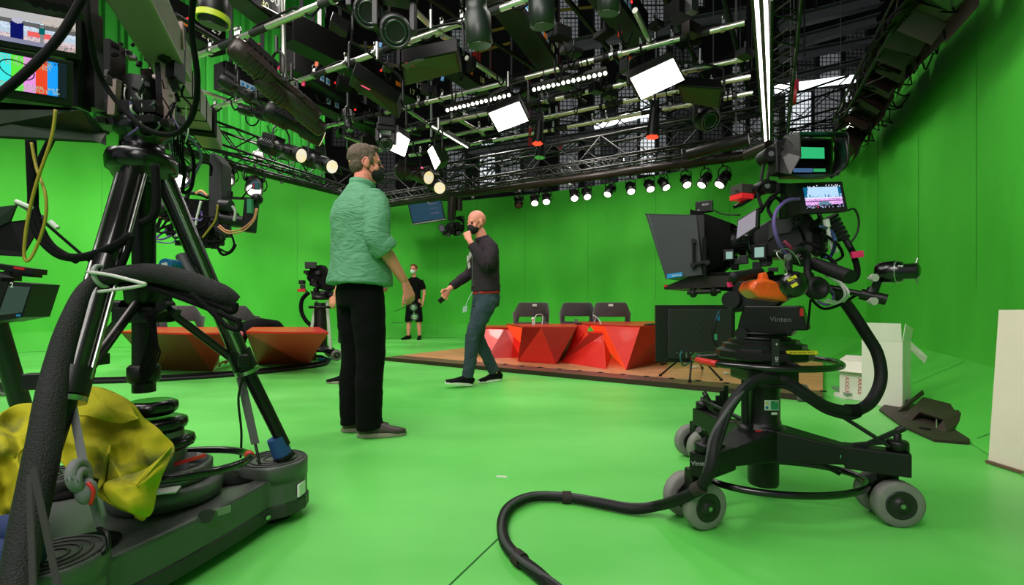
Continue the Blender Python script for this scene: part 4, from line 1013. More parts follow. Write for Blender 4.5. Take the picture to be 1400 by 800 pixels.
# rear connector clutter
for k in range(16):
    y = 306+random.random()*38; l = random.uniform(-.05,.07); c = CP(1122,y,l); mb = MB(); mb.cyl(c, c-Uf*random.uniform(.015,.03), .007, seg=10); mb.build('connector', random.choice([BLK,DGR,STEEL]), cm)
a = CP(1035,330,.0); b_ = CP(978,332,0)
mb = MB(); ax = (b_-a).normalized(); Lz = (b_-a).length
mb.lathe([(.045,0),(.047,Lz*.2),(.055,Lz*.22),(.055,Lz*.45),(.058,Lz*.47),(.058,Lz*.85),(.05,Lz*.9),(.05,Lz),(.02,Lz)], a, ax, 28); ln = mb.build('lens', BLK, cm)
for t in (.3,.6,.75):
    mb = MB(); 
    for k in range(28):
        q = 2*PI*k/28; F_ = frame(ax); c = a+ax*Lz*t+F_@V((math.cos(q)*.057,0,math.sin(q)*.057)); mb.cyl(c-ax*.012, c+ax*.012, .0035, seg=6)
    g_ = mb.build('focus_gear', BLKM, ln); g_['kind'] = 'stuff'
# on-board side monitor
def screenq(root, c4, body_th, n, frame_m, bez=.012, name='monitor_body'):
    """c4: four corners tl,tr,br,bl of the case; n points out to the viewer"""
    n = V(n).normalized(); c4 = [V(p) for p in c4]
    mb = MB(); mb.poly(c4, -n*body_th); return mb.build(name, frame_m, root, bev=.003)
def quadmap(c4, u, v):
    return (c4[0]*(1-u)*(1-v)+c4[1]*u*(1-v)+c4[2]*u*v+c4[3]*(1-u)*v)
def pic(root, c4, n, u0, v0, u1, v1, m, lift=.0015, name='screen'):
    n = V(n).normalized(); mb = MB(); mb.poly([quadmap(c4,u,v)+n*lift for u, v in ((u0,v0),(u1,v0),(u1,v1),(u0,v1))]); return mb.build(name, m, root, fixn=False)
def em(name, c, s=1.2): return mat(name, (.004,.004,.005), .25, emit=c, es=s, spec=.25)
o = thing('side_monitor', 'slim tilted monitor on the left flank of the right-hand camera, showing pale noise', 'monitor', tuple(CP(1020,340,.14)))
c4 = [P(1008,301,1.78), P(1037,283,1.72), P(1036,311,1.72), P(1005,331,1.78)]; n = (c4[1]-c4[0]).cross(c4[3]-c4[0]); n = -n if n.y > 0 else n
screenq(o, c4, .02, n, BLK)
sm = mat('noisy_screen', (.02,.02,.02), .3, emit=(.30,.27,.32), es=1, noise=.7, nscale=160)
pic(o, c4, n, .06,.08,.90,.90, sm)
mb = MB(); mb.cyl(c4[2].lerp(c4[3],.5), CP(1026,352,.06), .006); mb.build('mounting_arm', BLK, o)
# matte box small displays
for i, (x,y,s,lab) in enumerate(((997,349,.022,'small lit tally display beside the lens hood'),(1038,345,.030,'small square display under the side monitor'))):
    o = thing('small_display', lab, 'display', tuple(CP(x,y,.12)))
    mb = MB(); mb.box(CP(x,y,.10), (.03,s*1.8,s*2), CF, .003); mb.build('case', BLK, o)
    mb = MB(); mb.box(CP(x,y,.117), (.003,s*1.1,s*1.3), CF); mb.build('screen', em('small_screen', (.30,.5,.42), .9), o)
    mb = MB(); mb.cyl(CP(x,y+4,.10), CP(x+6,y+18,.07), .005); mb.build('arm', BLK, o)
# teleprompter hood
tp = thing('prompter_hood', 'grey-sided teleprompter hood with a black shroud before the right-hand camera lens', 'teleprompter', tuple(CP(930,385,.0)))
PGR = mat('prompter_grey', rgb(50,52,57), .5)
w2 = .17
def hoodq(l): return [CP(0,0,l)]
L0 = [CP(882,292,w2), CP(952,294,w2), CP(960,376,w2), CP(910,382,w2)]
mb = MB(); mb.poly(L0, -Ul*.006); sp = mb.build('side_panel', PGR, tp, bev=.002)
Rr = [p-Ul*2*w2 for p in L0]
mb = MB(); mb.poly(Rr, Ul*.006); mb.build('side_panel', PGR, tp)
mb = MB(); mb.poly([L0[0], L0[1], Rr[1], Rr[0]], (0,0,-.006)); mb.build('top_panel', PGR, tp)
mb = MB(); mb.poly([L0[0]+(L0[1]-L0[0])*.05, L0[3]+(L0[2]-L0[3])*.05, Rr[3]+(Rr[2]-Rr[3])*.05, Rr[0]+(Rr[1]-Rr[0])*.05], Uf*-.004); mb.build('glass', mat('prompter_glass', (.7,.8,.75), .05, trans=.7), tp)
nn = Ul
mb = MB(); mb.poly([CP(912,375,w2+.002), CP(933,372,w2+.002), CP(933,378,w2+.002), CP(912,381,w2+.002)], Ul*.001); lb = mb.build('blue_label', mat('blue_sticker', rgb(25,130,190), .5), tp)
marks(facing(Ul, loc=CP(925,376.5,w2+.0035)) @ Matrix.Rotation(.06, 4, 'Z'), .040, .006, 9, WHT, lb, seed=6)
mb = MB(); mb.poly([L0[1], CP(963,294,w2-.01), CP(965,378,w2-.01), L0[2]], -Ul*.004); mb.build('rear_frame', BLK, tp, bev=.002)
mb = MB(); mb.bar(CP(963,325,w2+.01), CP(963,377,w2+.01), .012, .008, (0,1,0)); mb.bar(CP(949,328,w2+.01), CP(949,368,w2+.01), .012, .008, (0,1,0)); mb.bar(CP(945,362,w2+.01), CP(966,358,w2+.01), .02, .01); mb.build('height_bracket', BLK, tp)
mb = MB()
for x, y in ((949,330),(948,363),(968,359)): c = CP(x,y,w2+.012); mb.cyl(c, c+Ul*.012, .010, seg=14)
mb.build('lock_knobs', BLK, tp)['kind'] = 'stuff'
# black cloth shroud from frame to lens
mb = MB(); vs = []; fs = []; N = 9
sh_ = [((958,294),(960,375)), ((985,300),(972,370)), ((1008,312),(1008,348))]
secs = []
for k, (wd_, (yt, yb), xx) in enumerate(((w2-.01,(294,378),958), (.12,(300,372),980), (.07,(308,356),1004))):
    ring = []
    for (s_, yy) in ((1,yt),(.3,yt-1),(-.3,yt-1),(-1,yt),(-1,(yt+yb)/2),(-1,yb),(0,yb+2),(1,yb),(1.05,(yt+yb)/2)):
        p = CP(xx, yy, 0); ring.append(p+Ul*wd_*s_)
    secs.append(ring)
for r_ in secs: vs += r_
fs = [(k*N+j, (k+1)*N+j, (k+1)*N+(j+1)%N, k*N+(j+1)%N) for k in (0,1) for j in range(N)]
mb.add(vs, fs, True); mb.build('shroud', BCLO, tp)
mb = MB(); mb.poly([CP(908,392,.13), CP(943,378,.13), CP(996,377,.13), CP(996,392,.13), CP(908,396,.13)], -Ul*.26); mb.build('monitor_tray', BRN, tp)
mb = MB(); mb.box(CP(910,391,.134), (.004,.012,.010), CF); mb.build('red_tip', REDP, tp)
mb = MB(); side(mb, [(943,372),(1000,372),(998,398),(944,394)], .11, .22); mb.build('prompter_monitor', BLKM, tp, bev=.004)
mb = MB(); mb.cyl(CP(940,400,.13), CP(985,398,.13), .010); mb.cyl(CP(948,404,.14), CP(948,396,.12), .014); mb.cyl(CP(976,402,.14), CP(976,395,.12), .014); mb.build('support_rod', BLK, tp)
# small receiver on top of the hood
o = thing('transmitter_box', 'small black boxed transmitter with white lettering on top of the prompter hood', 'transmitter', tuple(CP(963,292,.1)))
mb = MB(); mb.box(CP(963,283,.10), (.03,.068,.048), CF, .004); mb.build('case', BLK, o)
marks(facing(Ul, loc=CP(964,279.5,.1155)), .038, .007, 10, WHT, o, seed=2); marks(facing(Ul, loc=CP(955,287,.1155)), .012, .004, 4, WHT, o, seed=4)
mb = MB(); mb.tube([CP(975,287,.11), CP(990,293,.10), CP(1012,294,.10)], .003); mb.build('lead', BLK, o)
# tally light, red and black
o = thing('tally_lamp', 'grey and red tally lamp block raised above the lens', 'tally lamp', tuple(CP(1013,275,0)))
mb = MB(); mb.box(P(1014,260,1.84), (.058,.06,.036), rotz(18), .003); mb.build('housing', mat('tally_grey', rgb(62,55,55), .5), o)
mb = MB(); mb.box(P(1014,270,1.84), (.060,.062,.020), rotz(18), .002); mb.build('red_lens', mat('tally_red', rgb(215,40,45), .3, emit=rgb(215,40,45), es=.3), o)
text('88', .016, facing((-.0,-1,0), loc=P(1008,262,1.803)), BLK, o)
mb = MB(); mb.bar(P(1008,282,1.84), P(1042,262,1.86), .05, .012); mb.build('bracket', BLK, o)
# articulated viewfinder arm and big viewfinder
vf = thing('viewfinder', 'large hooded black viewfinder on an articulated arm atop the right-hand camera', 'viewfinder', tuple(CP(1070,290,0)))
Kn = [P(1048,214,1.74), P(1043,257,1.78), P(1100,258,1.80)]
mb = MB()
for dx in (-.012,.012): mb.bar(Kn[1]+V((dx,0,0)), Kn[0]+V((dx+.006,0,0)), .008, .012, (0,1,0))
mb.build('upper_arm', DGR, vf)
for k, rr in ((0,.026),(1,.026)):
    mb = MB(); mb.cyl(Kn[k]+V((0,.03,0)), Kn[k]+V((0,-.03,0)), rr, seg=24); j_ = mb.build('joint', BLK, vf, bev=.003)
    mb = MB(); mb.cyl(Kn[k]+V((0,-.030,0)), Kn[k]+V((0,-.033,0)), .010, seg=16); mb.build('screw_cap', MGR, j_)
mb = MB(); mb.cyl(Kn[1], Kn[2], .022, .018, 18); mb.build('lower_arm', BLK, vf)
mb = MB(); mb.cyl(P(1075,262,1.8), P(1072,296,1.84), .02); mb.build('post', BLK, vf)
# hood: back housing + flared hood opening to the viewer
n = V((-.10,-1,.03)).normalized(); D1 = 1.62
hb4 = [P(1076,186,1.74), P(1140,189,1.74), P(1140,240,1.74), P(1076,240,1.74)]
mb = MB(); mb.poly(hb4, V((0,.06,0))); mb.build('housing', BLK, vf, bev=.006)
Hf = [P(1093,180,1.58), P(1158,180,1.58), P(1161,185,1.58), P(1161,216,1.58), P(1147,240,1.58), P(1100,245,1.58), P(1080,238,1.56), P(1094,214,1.56)]
Hb = [P(1072,186,1.72), P(1140,186,1.73), P(1142,188,1.73), P(1142,216,1.73), P(1138,238,1.73), P(1080,240,1.73), P(1064,236,1.72), P(1066,206,1.72)]
mb = MB(); vs = Hf+Hb; k = len(Hf); mb.add(vs, [(i, (i+1)%k, (i+1)%k+k, i+k) for i in range(k)], False)
h_ = mb.build('hood', mat('hood_plastic', rgb(34,31,32), .45), vf); sd = h_.modifiers.new('s','SOLIDIFY'); sd.thickness = .004
mb = MB(); mb.poly([P(1060,195,1.70), P(1078,186,1.70), P(1078,238,1.70), P(1062,236,1.70)], (0,.05,0)); mb.build('control_side', BLK, vf, bev=.004)
for k in range(5):
    mb = MB(); c = P(1071,202+7*k,1.697); mb.cyl(c, c+V((0,-.006,0)), .006, seg=12); mb.build('button', DGR, vf)
s4 = [P(1092,200,1.715), P(1128,202,1.715), P(1128,236,1.715), P(1084,236,1.715)]
s4 = [P(1086,199,1.715), P(1127,200,1.715), P(1128,236,1.715), P(1084,236,1.715)]
pic(vf, s4, (0,-1,0), 0,0,1,1, BLKM, .001, 'screen')
pic(vf, s4, (0,-1,0), .02,.06,.98,.48, em('vf_green', (.03,.50,.18), 1), .003, 'picture')
pic(vf, s4, (0,-1,0), .0,.85,.6,1, em('vf_blue', (.05,.12,.25), 1), .003, 'picture'); pic(vf, s4, (0,-1,0), .62,.86,1,.98, em('vf_green2', (.03,.35,.12), 1), .003, 'picture')
mb = MB(); mb.tube([P(1154,187,1.6), P(1158,200,1.58), P(1158,222,1.58), P(1150,232,1.6), P(1135,243,1.62)], .006, 8, 4); mb.build('guard_rail', BLK, vf)
# 7 inch recorder monitor
rm = thing('field_monitor', 'seven inch field monitor with a bright city picture under the viewfinder', 'monitor', tuple(P(1125,290,1.7)))
c4 = [P(1087,250,1.70), P(1152,248,1.66), P(1160,289,1.66), P(1095,293,1.70)]; n = (c4[3]-c4[0]).cross(c4[1]-c4[0]); n = -n if n.y > 0 else n; n.normalize()
screenq(rm, c4, .03, n, BLK)
pic(rm, c4, n, .14,.10,.92,.84, em('fm_black', (.01,.01,.02), 1), .002)
c5 = [quadmap(c4,u,v) for u, v in ((.14,.10),(.92,.10),(.92,.84),(.14,.84))]
def mosaic(name, root, c4, n, rows, cols, fn, lift=.003):
    n = V(n).normalized(); mb = MB(); ms = []; keys = {}
    for j in range(rows):
        for i in range(cols):
            c = fn((i+.5)/cols, (j+.5)/rows)
            if c is None: continue
            key = tuple(round(v*8)/8 for v in c)
            if key not in keys: keys[key] = len(ms); ms.append(em('pix_%d_%d_%d' % tuple(int(v*8) for v in key), key, 1.0))
            mb.mi = keys[key]
            mb.poly([quadmap(c4, (i+a)/cols, (j+b)/rows)+n*lift for a, b in ((0,0),(1,0),(1,1),(0,1))])
    return mb.build(name, ms, root, fixn=False)
rn = random.Random(3)
sky = [rn.uniform(.28,.5) for _ in range(40)]
def city(u, v):
    if v < .1: return (.9,.9,1) if rn.random() < .18 else (.0,.02,.06)
    if v < .55: 
        if v > sky[int(u*39)]+.12: return (.12,.25,.5) if rn.random() < .7 else (.35,.7,.9)
        if u < .16-v*.2 or u > .92: return (.03,.08,.2)
        return (.45,.8,1)
    if v < .85:
        if v < .6 or abs(v-.72) < .03: return (.9,.85,1) if v < .6 else (.3,.12,.3)
        if abs(u-.5) < (v-.5)*.7-.05 and v > .72: return (.12,.2,.35)
        return (.9,.45,.95) if rn.random() < .7 else (.65,.25,.7)
    return ((1,.1,.2) if abs(u-.32) < .02 else (.4,.4,.6)) if rn.random() < .3 else (.01,.02,.06)
mosaic('picture', rm, c5, n, 22, 40, city)
mb = MB(); mb.poly([c4[0], c4[0]-V((.018,-.03,0)), c4[3]-V((.018,-.03,0)), c4[3]], V((0,.02,0))); mb.build('side_block', BLK, rm)
mb = MB(); mb.tube([P(1159,288,1.68), P(1168,286,1.68), P(1174,300,1.68), P(1172,318,1.68), P(1163,332,1.68)], .0035); mb.build('lead', BLK, rm)
mb = MB(); mb.cyl(P(1120,292,1.69), P(1122,300,1.72), .008); mb.cyl(P(1122,300,1.72), P(1110,312,1.78), .012); mb.build('mount', BLK, rm)
# connectors and coiled bits below the monitor
def loose(name, lab, cat, f, m, group=None): 
    mb = MB(); f(mb); o = mb.build(name, m); return tag(o, lab, cat, group)
loose('multicore_plug', 'thick ribbed black multicore plug behind the field monitor', 'plug', lambda m: [m.cyl(P(1135+3.4*k,296+5.5*k,1.75), P(1137+3.4*k,299.5+5.5*k,1.75), .026-.001*k, seg=18) for k in range(6)]+[m.cyl(P(1154,324,1.75), P(1166,345,1.72), .011)], RUB)
loose('bnc_plug', 'white-collared plug hanging under the field monitor', 'plug', lambda m: (m.cyl(P(1129,300,1.70), P(1131,311,1.70), .011), m.cyl(P(1131,311,1.70), P(1138,338,1.70), .007), m.cyl(P(1138,338,1.7), P(1143,345,1.7), .010)), CABW)
loose('triax_cable', 'black triax cable curving down from the plug with a pink tag', 'cable', lambda m: m.tube([P(1163,340,1.72), P(1168,352,1.70), P(1172,368,1.68), P(1170,380,1.66), P(1158,384,1.68), P(1140,380,1.74)], .010), BLKM)
o = loose('pink_tag', 'bright pink cloth tag wrapped on the triax cable', 'tag', lambda m: m.box(P(1172,348,1.68), (.040,.012,.024), roty(-8), .003), PNK)
loose('purple_cable', 'purple cable looping from the field monitor to the camera side', 'cable', lambda m: m.tube([P(1092,272,1.67), P(1075,275,1.64), P(1062,288,1.63), P(1058,305,1.62), P(1062,325,1.62), P(1070,342,1.64), P(1080,352,1.66)], .0065), PURP)
loose('red_bnc_cable', 'short magenta-sleeved connector below the purple cable', 'connector', lambda m: m.tube([P(1072,330,1.64), P(1080,338,1.64), P(1086,348,1.66)], .006), mat('magenta_sleeve', rgb(150,40,80), .5))
# orange beanbag / toolcase, headphones
o = thing('orange_case', 'scuffed orange plastic wedge hanging on the tilt head of the right-hand camera', 'case', tuple(P(1050,412,1.72)))
SC = mat('scuffed_orange', rgb(225,90,30), .35, noise=.35, nscale=40, coat=.3)
def oct_(pts, d, ext): mb = MB(); mb.poly([P(x,y,d) for x, y in pts], (0,ext,0)); return mb
oct_([(1025,396),(1031,385),(1045,380),(1062,384),(1076,400),(1080,413),(1038,408)], 1.66, .10).build('case_body', SC, o, bev=.012)
oct_([(1040,383),(1042,373),(1049,372),(1052,383)], 1.68, .03).build('spout', SC, o, bev=.004)
hp = thing('headphones', 'large black headset with yellow tape labels hooked over the pan bar', 'headphones', tuple(P(1100,405,1.6)))
c = P(1085,389,1.56); ax = V((-.35,-.9,.1)).normalized()
mb = MB(); mb.lathe([(.012,-.025),(.038,-.022),(.044,-.005),(.044,.006),(.036,.02),(.020,.03),(.005,.032)], c, ax, 28); ec = mb.build('ear_cup', BLKG, hp)
for dx, dz, w_ in ((-.012,.016,.028),(-.004,-.006,.020)):
    mb = MB(); mb.box(c+ax*.028+V((dx,-.002,dz)), (w_,.004,.011), rotz(-20) @ roty(-28)); mb.build('yellow_tape', YEL, ec)
c2 = P(1117,394,1.60); ax2 = V((.1,-.95,.15)).normalized()
mb = MB(); mb.lathe([(.008,-.02),(.036,-.018),(.040,-.004),(.040,.006),(.034,.016),(.022,.014),(.018,.004),(.004,.003)], c2, ax2, 28); mb.build('ear_cup', RUB, hp)
mb = MB(); mb.tube([P(1078,372,1.58), P(1080,352,1.60), P(1092,341,1.62), P(1103,350,1.64), P(1104,372,1.64), P(1108,384,1.62)], .012, 10, 6); mb.build('headband', RUB, hp)
mb = MB(); mb.tube([P(1077,374,1.54), P(1068,356,1.54), P(1062,346,1.55), P(1075,340,1.55), P(1088,350,1.55), P(1094,362,1.55)], .0018, 6); mb.build('wire_yoke', STEEL, hp)
mb = MB(); c3 = P(1076,352,1.56); mb.cyl(c3, c3+V((0,-.008,0)), .011, seg=16); mb.build('yoke_disc', MGR, hp)
marks(facing(ax, loc=c+ax*.0315+V((-.012,-.001,.016))), .020, .005, 6, BLK, hp)
# handles, grips, hoses on head
loose('gooseneck_grip', 'short black ribbed grip sticking out left below the side monitor', 'grip', lambda m: (m.cyl(P(1004,379,1.70), P(1040,372,1.74), .020, .017, 18), m.ell(P(1004,379,1.70), .020)), RUB)
loose('pink_label', 'small pink tape flag on the prompter bracket', 'tape', lambda m: m.box(P(998,389,1.72), (.018,.006,.018), roty(-10)), PNK)
for i, (pts, r, m, lab) in enumerate((
    ([(1130,378),(1150,390),(1155,405),(1143,415),(1128,412)], .0045, CABW, 'white cable coil hanging at the right of the headset'),
    ([(1122,372),(1146,384),(1160,400),(1150,414),(1132,410)], .0045, CABW, 'second white cable coil just outside the first'),
    ([(1132,390),(1140,404),(1132,417),(1118,412)], .0045, PURP, 'purple cable coil under the headset'),
    ([(1110,410),(1125,422),(1145,418),(1170,404)], .005, BLKM, 'thin black cable running from the headset to the zoom arm'),
    ([(1118,345),(1130,350),(1142,362),(1138,372),(1120,368)], .007, BLKM, 'black cable loop behind the thick pan bar grip'),
    ([(1124,320),(1135,326),(1146,335),(1152,350),(1140,358)], .005, BLKM, 'thin black cable sagging behind the camera'),
    ([(1122,310),(1134,314),(1142,330),(1136,350),(1128,352)], .006, mat('blue_cable', rgb(40,60,110), .5), 'blue-black cable sagging behind the camera body'),
    ([(1090,305),(1100,330),(1088,345),(1070,352)], .006, BLKM, 'black cable draped down the camera flank'),
    ([(1040,290),(1052,272),(1064,262),(1060,250),(1046,250),(1036,262),(1042,285)], .006, BLKM, 'black cable ring around the viewfinder joint'),
    ([(1058,300),(1050,285),(1060,270),(1072,280)], .006, BLKM, 'short black cable hump in front of the viewfinder post'),
    ([(1108,410),(1106,432),(1104,450)], .004, BLKM, 'thin lead hanging beside the tilt head'),
    ([(1085,340),(1100,332),(1118,338),(1124,352)], .006, BLKM, 'black cable arching over the pan bar root'))):
    dpt = 1.62+.02*(i % 4)
    loose('camera_cable', lab, 'cable', lambda mm: mm.tube([P(x,y,dpt+(.05 if k % 2 else 0)) for k, (x, y) in enumerate(pts)], r), m)
for k in range(10):
    x = random.uniform(1000,1060); y = random.uniform(352,376); mbx = MB(); mbx.box(CP(x,y,.07+random.uniform(-.02,.03)), (random.uniform(.015,.03),random.uniform(.02,.04),random.uniform(.015,.035)), CF, .003)
    mbx.build('lens_control_module', random.choice([BLK,BLKM,DGR]), cm)
# heavy cable loops
lp = [P(1140,395,1.85), P(1160,420,1.85), P(1183,455,1.82), P(1200,485,1.80), P(1204,520,1.78), P(1190,550,1.76), P(1165,562,1.74), P(1130,556,1.72), P(1100,538,1.72), P(1075,522,1.74), P(1050,520,1.76)]
cl_ = thing('camera_cable_loom', 'thick black sleeved cable loom looping down from the camera and along the green floor', 'cable loom', tuple(P(1000,600,1.7)))
mb = MB(); mb.tube(lp, .021, 12, 8); mb.build('upper_loop', RUB, cl_)
mb = MB(); mb.tube([p+V((0,-.01,-.02)) if i > 5 else p+V((-.004,0,.0)) for i, p in enumerate(lp)][4:], .009, 8, 8); mb.build('side_lead', RUB, cl_)
lp2 = [P(1062,515,1.70), P(1030,522,1.68), P(1005,545,1.66), P(988,575,1.62), P(978,605,1.60), P(972,640,1.58), P(955,668,1.60)]
f_ = lambda x, y, h: G(x, y, h)
lp3 = [f_(955,668,.17), f_(925,684,.10), f_(897,692,.04), f_(865,696,.024), f_(820,688,.024), f_(775,680,.024), f_(730,679,.024), f_(700,690,.024), f_(687,710,.024), f_(690,740,.024), f_(710,764,.024), f_(735,784,.024), f_(760,808,.024), f_(800,850,.024)]
low = lp2[:-1]+lp3
mb = MB(); mb.tube(low, .019, 12, 8); mb.build('floor_run', RUB, cl_)
mb = MB(); mb.tube([p+V((.012*math.sin(i*1.1),.010*math.cos(i*1.3),.012)) for i, p in enumerate(low)], .009, 8, 8); mb.build('side_lead', mat('grey_lead', rgb(60,60,62), .6), cl_)
mb = MB(); mb.tube([p+V((-.014*math.cos(i*.9),-.008,.006+.004*math.sin(i))) for i, p in enumerate(low[:10])], .009, 8, 8); mb.build('side_lead', RUB, cl_)
for i in (11, 16, 6):
    a = low[i] if i < len(low) else low[-2]; b_ = low[min(i+1, len(low)-1)]; t = (b_-a).normalized(); mb = MB(); mb.cyl(a-t*.018, a+t*.018, .024, seg=16); mb.build('hook_and_loop_tie', mat('tie_brown', rgb(40,30,28), .8), cl_)
mb = MB(); mb.cyl(lp[6]-V((.02,0,0)), lp[6]+V((.02,0,0.0)), .025, seg=16); mb.build('tie', BLKM, cl_)
# ================= lighting grid overhead
GREENY = mat('sleeve_black', rgb(22,22,22), .7)
def PH(x, y, H): return G(x, y, H)
# silver pipes parallel to the back wall
pipes = [((222,97),(472,-8),'uppermost silver pipe at left, crossing the green curtain'),((372,124),(742,-9),'second silver pipe, running up past the moving lights'),
         ((528,154),(1018,31),'long silver pipe above the lit panels, third from top'),((538,182),(1024,79),'silver pipe just behind the large lit panel'),
         ((548,199),(1026,105),'silver pipe second from the lowest at right'),((560,213),(1029,127),'lowest silver pipe, nearest the back truss'),
         ((268,154),(362,128),'short silver pipe low over the green curtain'),((418,180),(548,149),'short silver pipe above the head of the man in the linen shirt')]
HG = 3.6; k_ = 0
for (a, b_, lab) in pipes:
    A0 = PH(*a, HG); B0 = PH(*b_, HG); o = thing('lighting_pipe', lab, 'pipe', tuple(A0), 'silver lighting grid pipes')
    mb = MB(); mb.cyl(A0, B0, .030, seg=16); mb.build('tube', ALU, o)
    u = (B0-A0).normalized(); L_ = (B0-A0).length
    for t in [random.uniform(.05,.95) for _ in range(int(L_*1.1)+2)]:
        c = A0+u*L_*t; mb = MB(); mb.cyl(c-u*random.uniform(.05,.2), c+u*random.uniform(.05,.2), .034, seg=14); mb.build('tape_wrap', GREENY, o)
    for t in [random.uniform(.03,.97) for _ in range(int(L_*1.6)+2)]:
        c = A0+u*L_*t; mb = MB(); mb.cyl(c-u*.02, c+u*.02, .042, seg=14); mb.box(c+V((0,0,.055)), (.03,.03,.05)); mb.ring(c+V((0,0,.10)), .026, .007, u, 14, tseg=6); mb.build('clamp', STEEL, o)
    mb = MB(); pts = []
    n = int(L_*5)
    for i in range(n): pts.append(A0+u*L_*i/(n-1)+V((0,0,.045+random.uniform(-.01,.03)-(.12 if i % 5 == 2 else 0))))
    mb.tube(pts, .010, 6, 3); mb.build('cable_run', BLKM, o)
for i, (a, b_, lab) in enumerate((((548,-4),(596,43),'short silver cross pipe at top centre left'),((604,49),(622,58),'stub of silver cross pipe beyond the second long pipe'),((638,79),(692,114),'silver cross pipe joining the third long pipe'),
        ((505,114),(600,180),'silver cross pipe above the linen shirted man'),((868,14),(890,60),'short silver cross pipe right of the top centre lamps'),((262,120),(347,150),'silver cross pipe over the green curtain'),((386,-4),(389,106),'upright silver pipe in front of the green curtain'),
        ((470,186),(520,205),'silver cross pipe behind the head of the linen shirted man'),((620,160),(660,182),'cross pipe left of the smaller lit panel'))):
    if i == 6: A0 = P(386,-6,5.4); B0 = P(389,107,5.4)
    else: A0 = PH(*a, HG+.06); B0 = PH(*b_, HG+.06)
    o = thing('cross_pipe', lab, 'pipe', tuple(A0), 'short silver cross pipes'); mb = MB(); mb.cyl(A0, B0, .028, seg=14); mb.build('tube', ALU, o)
    mb = MB(); u = (B0-A0).normalized(); mb.cyl(B0-u*.03, B0+u*.03, .046, seg=12); mb.build('coupler', STEEL, o)
# upper dark pipes carrying everything, running deep
for i, (x0,y0,x1,y1,H) in enumerate(((300,-20,640,160,4.1),(420,-20,700,150,4.1),(560,-20,800,140,4.2),(760,-20,900,150,4.2),(900,-20,985,150,4.2),(985,-20,1030,150,4.2),(240,20,520,190,4.0))):
    A0 = PH(x0,y0,H); B0 = PH(x1,y1,H); mb = MB(); mb.cyl(A0, B0, .03, seg=10); q = mb.build('dark_pipe', BLK)
    tag(q, ['dark overhead pipe from top left to the lit panels','dark overhead pipe left of the moving lights','dark overhead pipe crossing the top centre','dark overhead pipe over the large lit panel','dark overhead pipe right of the large lit panel','dark overhead pipe beside the vertical lamp strip','dark overhead pipe above the left fixtures'][i], 'pipe', 'dark overhead pipes')
# lattice trusses
def truss(lab, p0, p1, s=.30, r=.022, m=BLK, step=None, group='black lattice trusses'):
    p0 = V(p0); p1 = V(p1); u = (p1-p0).normalized(); L_ = (p1-p0).length; R = frame(u); st = step or s
    o = thing('lattice_truss', lab, 'truss', tuple(p0), group)
    cs = [R@V((a*s/2,0,b*s/2)) for a, b in ((-1,-1),(1,-1),(1,1),(-1,1))]
    for c in cs: mb = MB(); mb.cyl(p0+c, p1+c, r, seg=8); mb.build('chord', m, o)
    n = max(2, int(L_/st)); mb = MB()
    for f in range(4):
        c0 = cs[f]; c1 = cs[(f+1)%4]
        for i in range(n):
            a = p0+u*L_*i/n; b_ = p0+u*L_*(i+1)/n
            mb.cyl(a+(c0 if i % 2 else c1), b_+(c1 if i % 2 else c0), r*.55, seg=6, caps=False)
    q = mb.build('lattice', m, o); q['kind'] = 'stuff'; return o
truss('main black truss along the back above the small spotlights', P(500,262,10.3), P(1052,168,7.4), .42, .024)
truss('second black truss behind and above the back truss', P(600,225,11.0), P(1062,118,8.2), .55, .022)
truss('slim black truss just under the main back truss', P(520,272,9.6), P(1040,190,7.2), .16, .016)
truss('black truss over the left cyclorama, behind the remote head', P(215,158,7.0), P(475,248,9.9), .34, .022)
truss('slim black truss just below the left truss', P(240,196,7.2), P(500,268,10), .14, .014)
truss('black truss running away beside the vertical lamp strip', P(1076,-25,3.9), P(1064,205,7.9), .22, .016)
truss('far black truss across the bright meshed windows at right', P(1062,160,9.5), P(1170,128,8.2), .5, .02)
truss('upper far truss at right near the red hook', P(1062,185,9), P(1168,176,8.2), .16, .014)
truss('black truss carrying the row of floods at the right wall', P(1272,-30,3.6), P(1150,178,6.9), .24, .018)
# round brown lighting barrels
def barrel(lab, pts, r, m=BRN):
    o = thing('lighting_barrel', lab, 'pipe', tuple(V(pts[0])), 'brown lighting barrels'); mb = MB()
    for a, b_ in zip(pts, pts[1:]): mb.cyl(a, b_, r, seg=20)
    mb.build('tube', m, o)
    for a, b_ in zip(pts, pts[1:]):
        a = V(a); b_ = V(b_); n = int((b_-a).length/.9)
        for i in range(1, n):
            c = a.lerp(b_, i/n); mb = MB(); mb.box(c+V((0,0,-r)), (.05,.04,.07)); mb.cyl(c+V((0,0,r)), c+V((0,0,r+.25)), .01, seg=8); mb.build('hanger', STEEL, o)
    return o
bb = barrel('brown barrel along the back carrying the row of small spotlights', [P(530,279,9.9), P(1018,213,7.75)], .075)
text('ESON', .10, facing((-.35,-.9,-.1), (-.1,0,1), P(985,218,7.72)), mat('barrel_print', rgb(20,16,15), .6), bb)
for i in range(9):
    c = P(545+52*i, 277-7*i, 9.84-.235*i); mb = MB(); mb.box(c+V((0,-.078,.01)), (.28,.01,.035), rotz(-33)); mb.build('socket_strip', random.choice([BLK, MGR, DGR]), bb)
barrel('dark barrel curving along the left cyclorama', [P(170,180,7.0), P(300,222,8.0), P(455,261,9.8), P(532,279,9.9)], .07, BLK)
barrel('dark barrel slanting above the right end of the back barrel', [P(940,212,7.4), P(1024,190,6.9)], .09, BLK)
barrel('short brown barrel end beside the vertical lamp strip', [P(1022,212,6.8), P(1052,200,6.4)], .085)
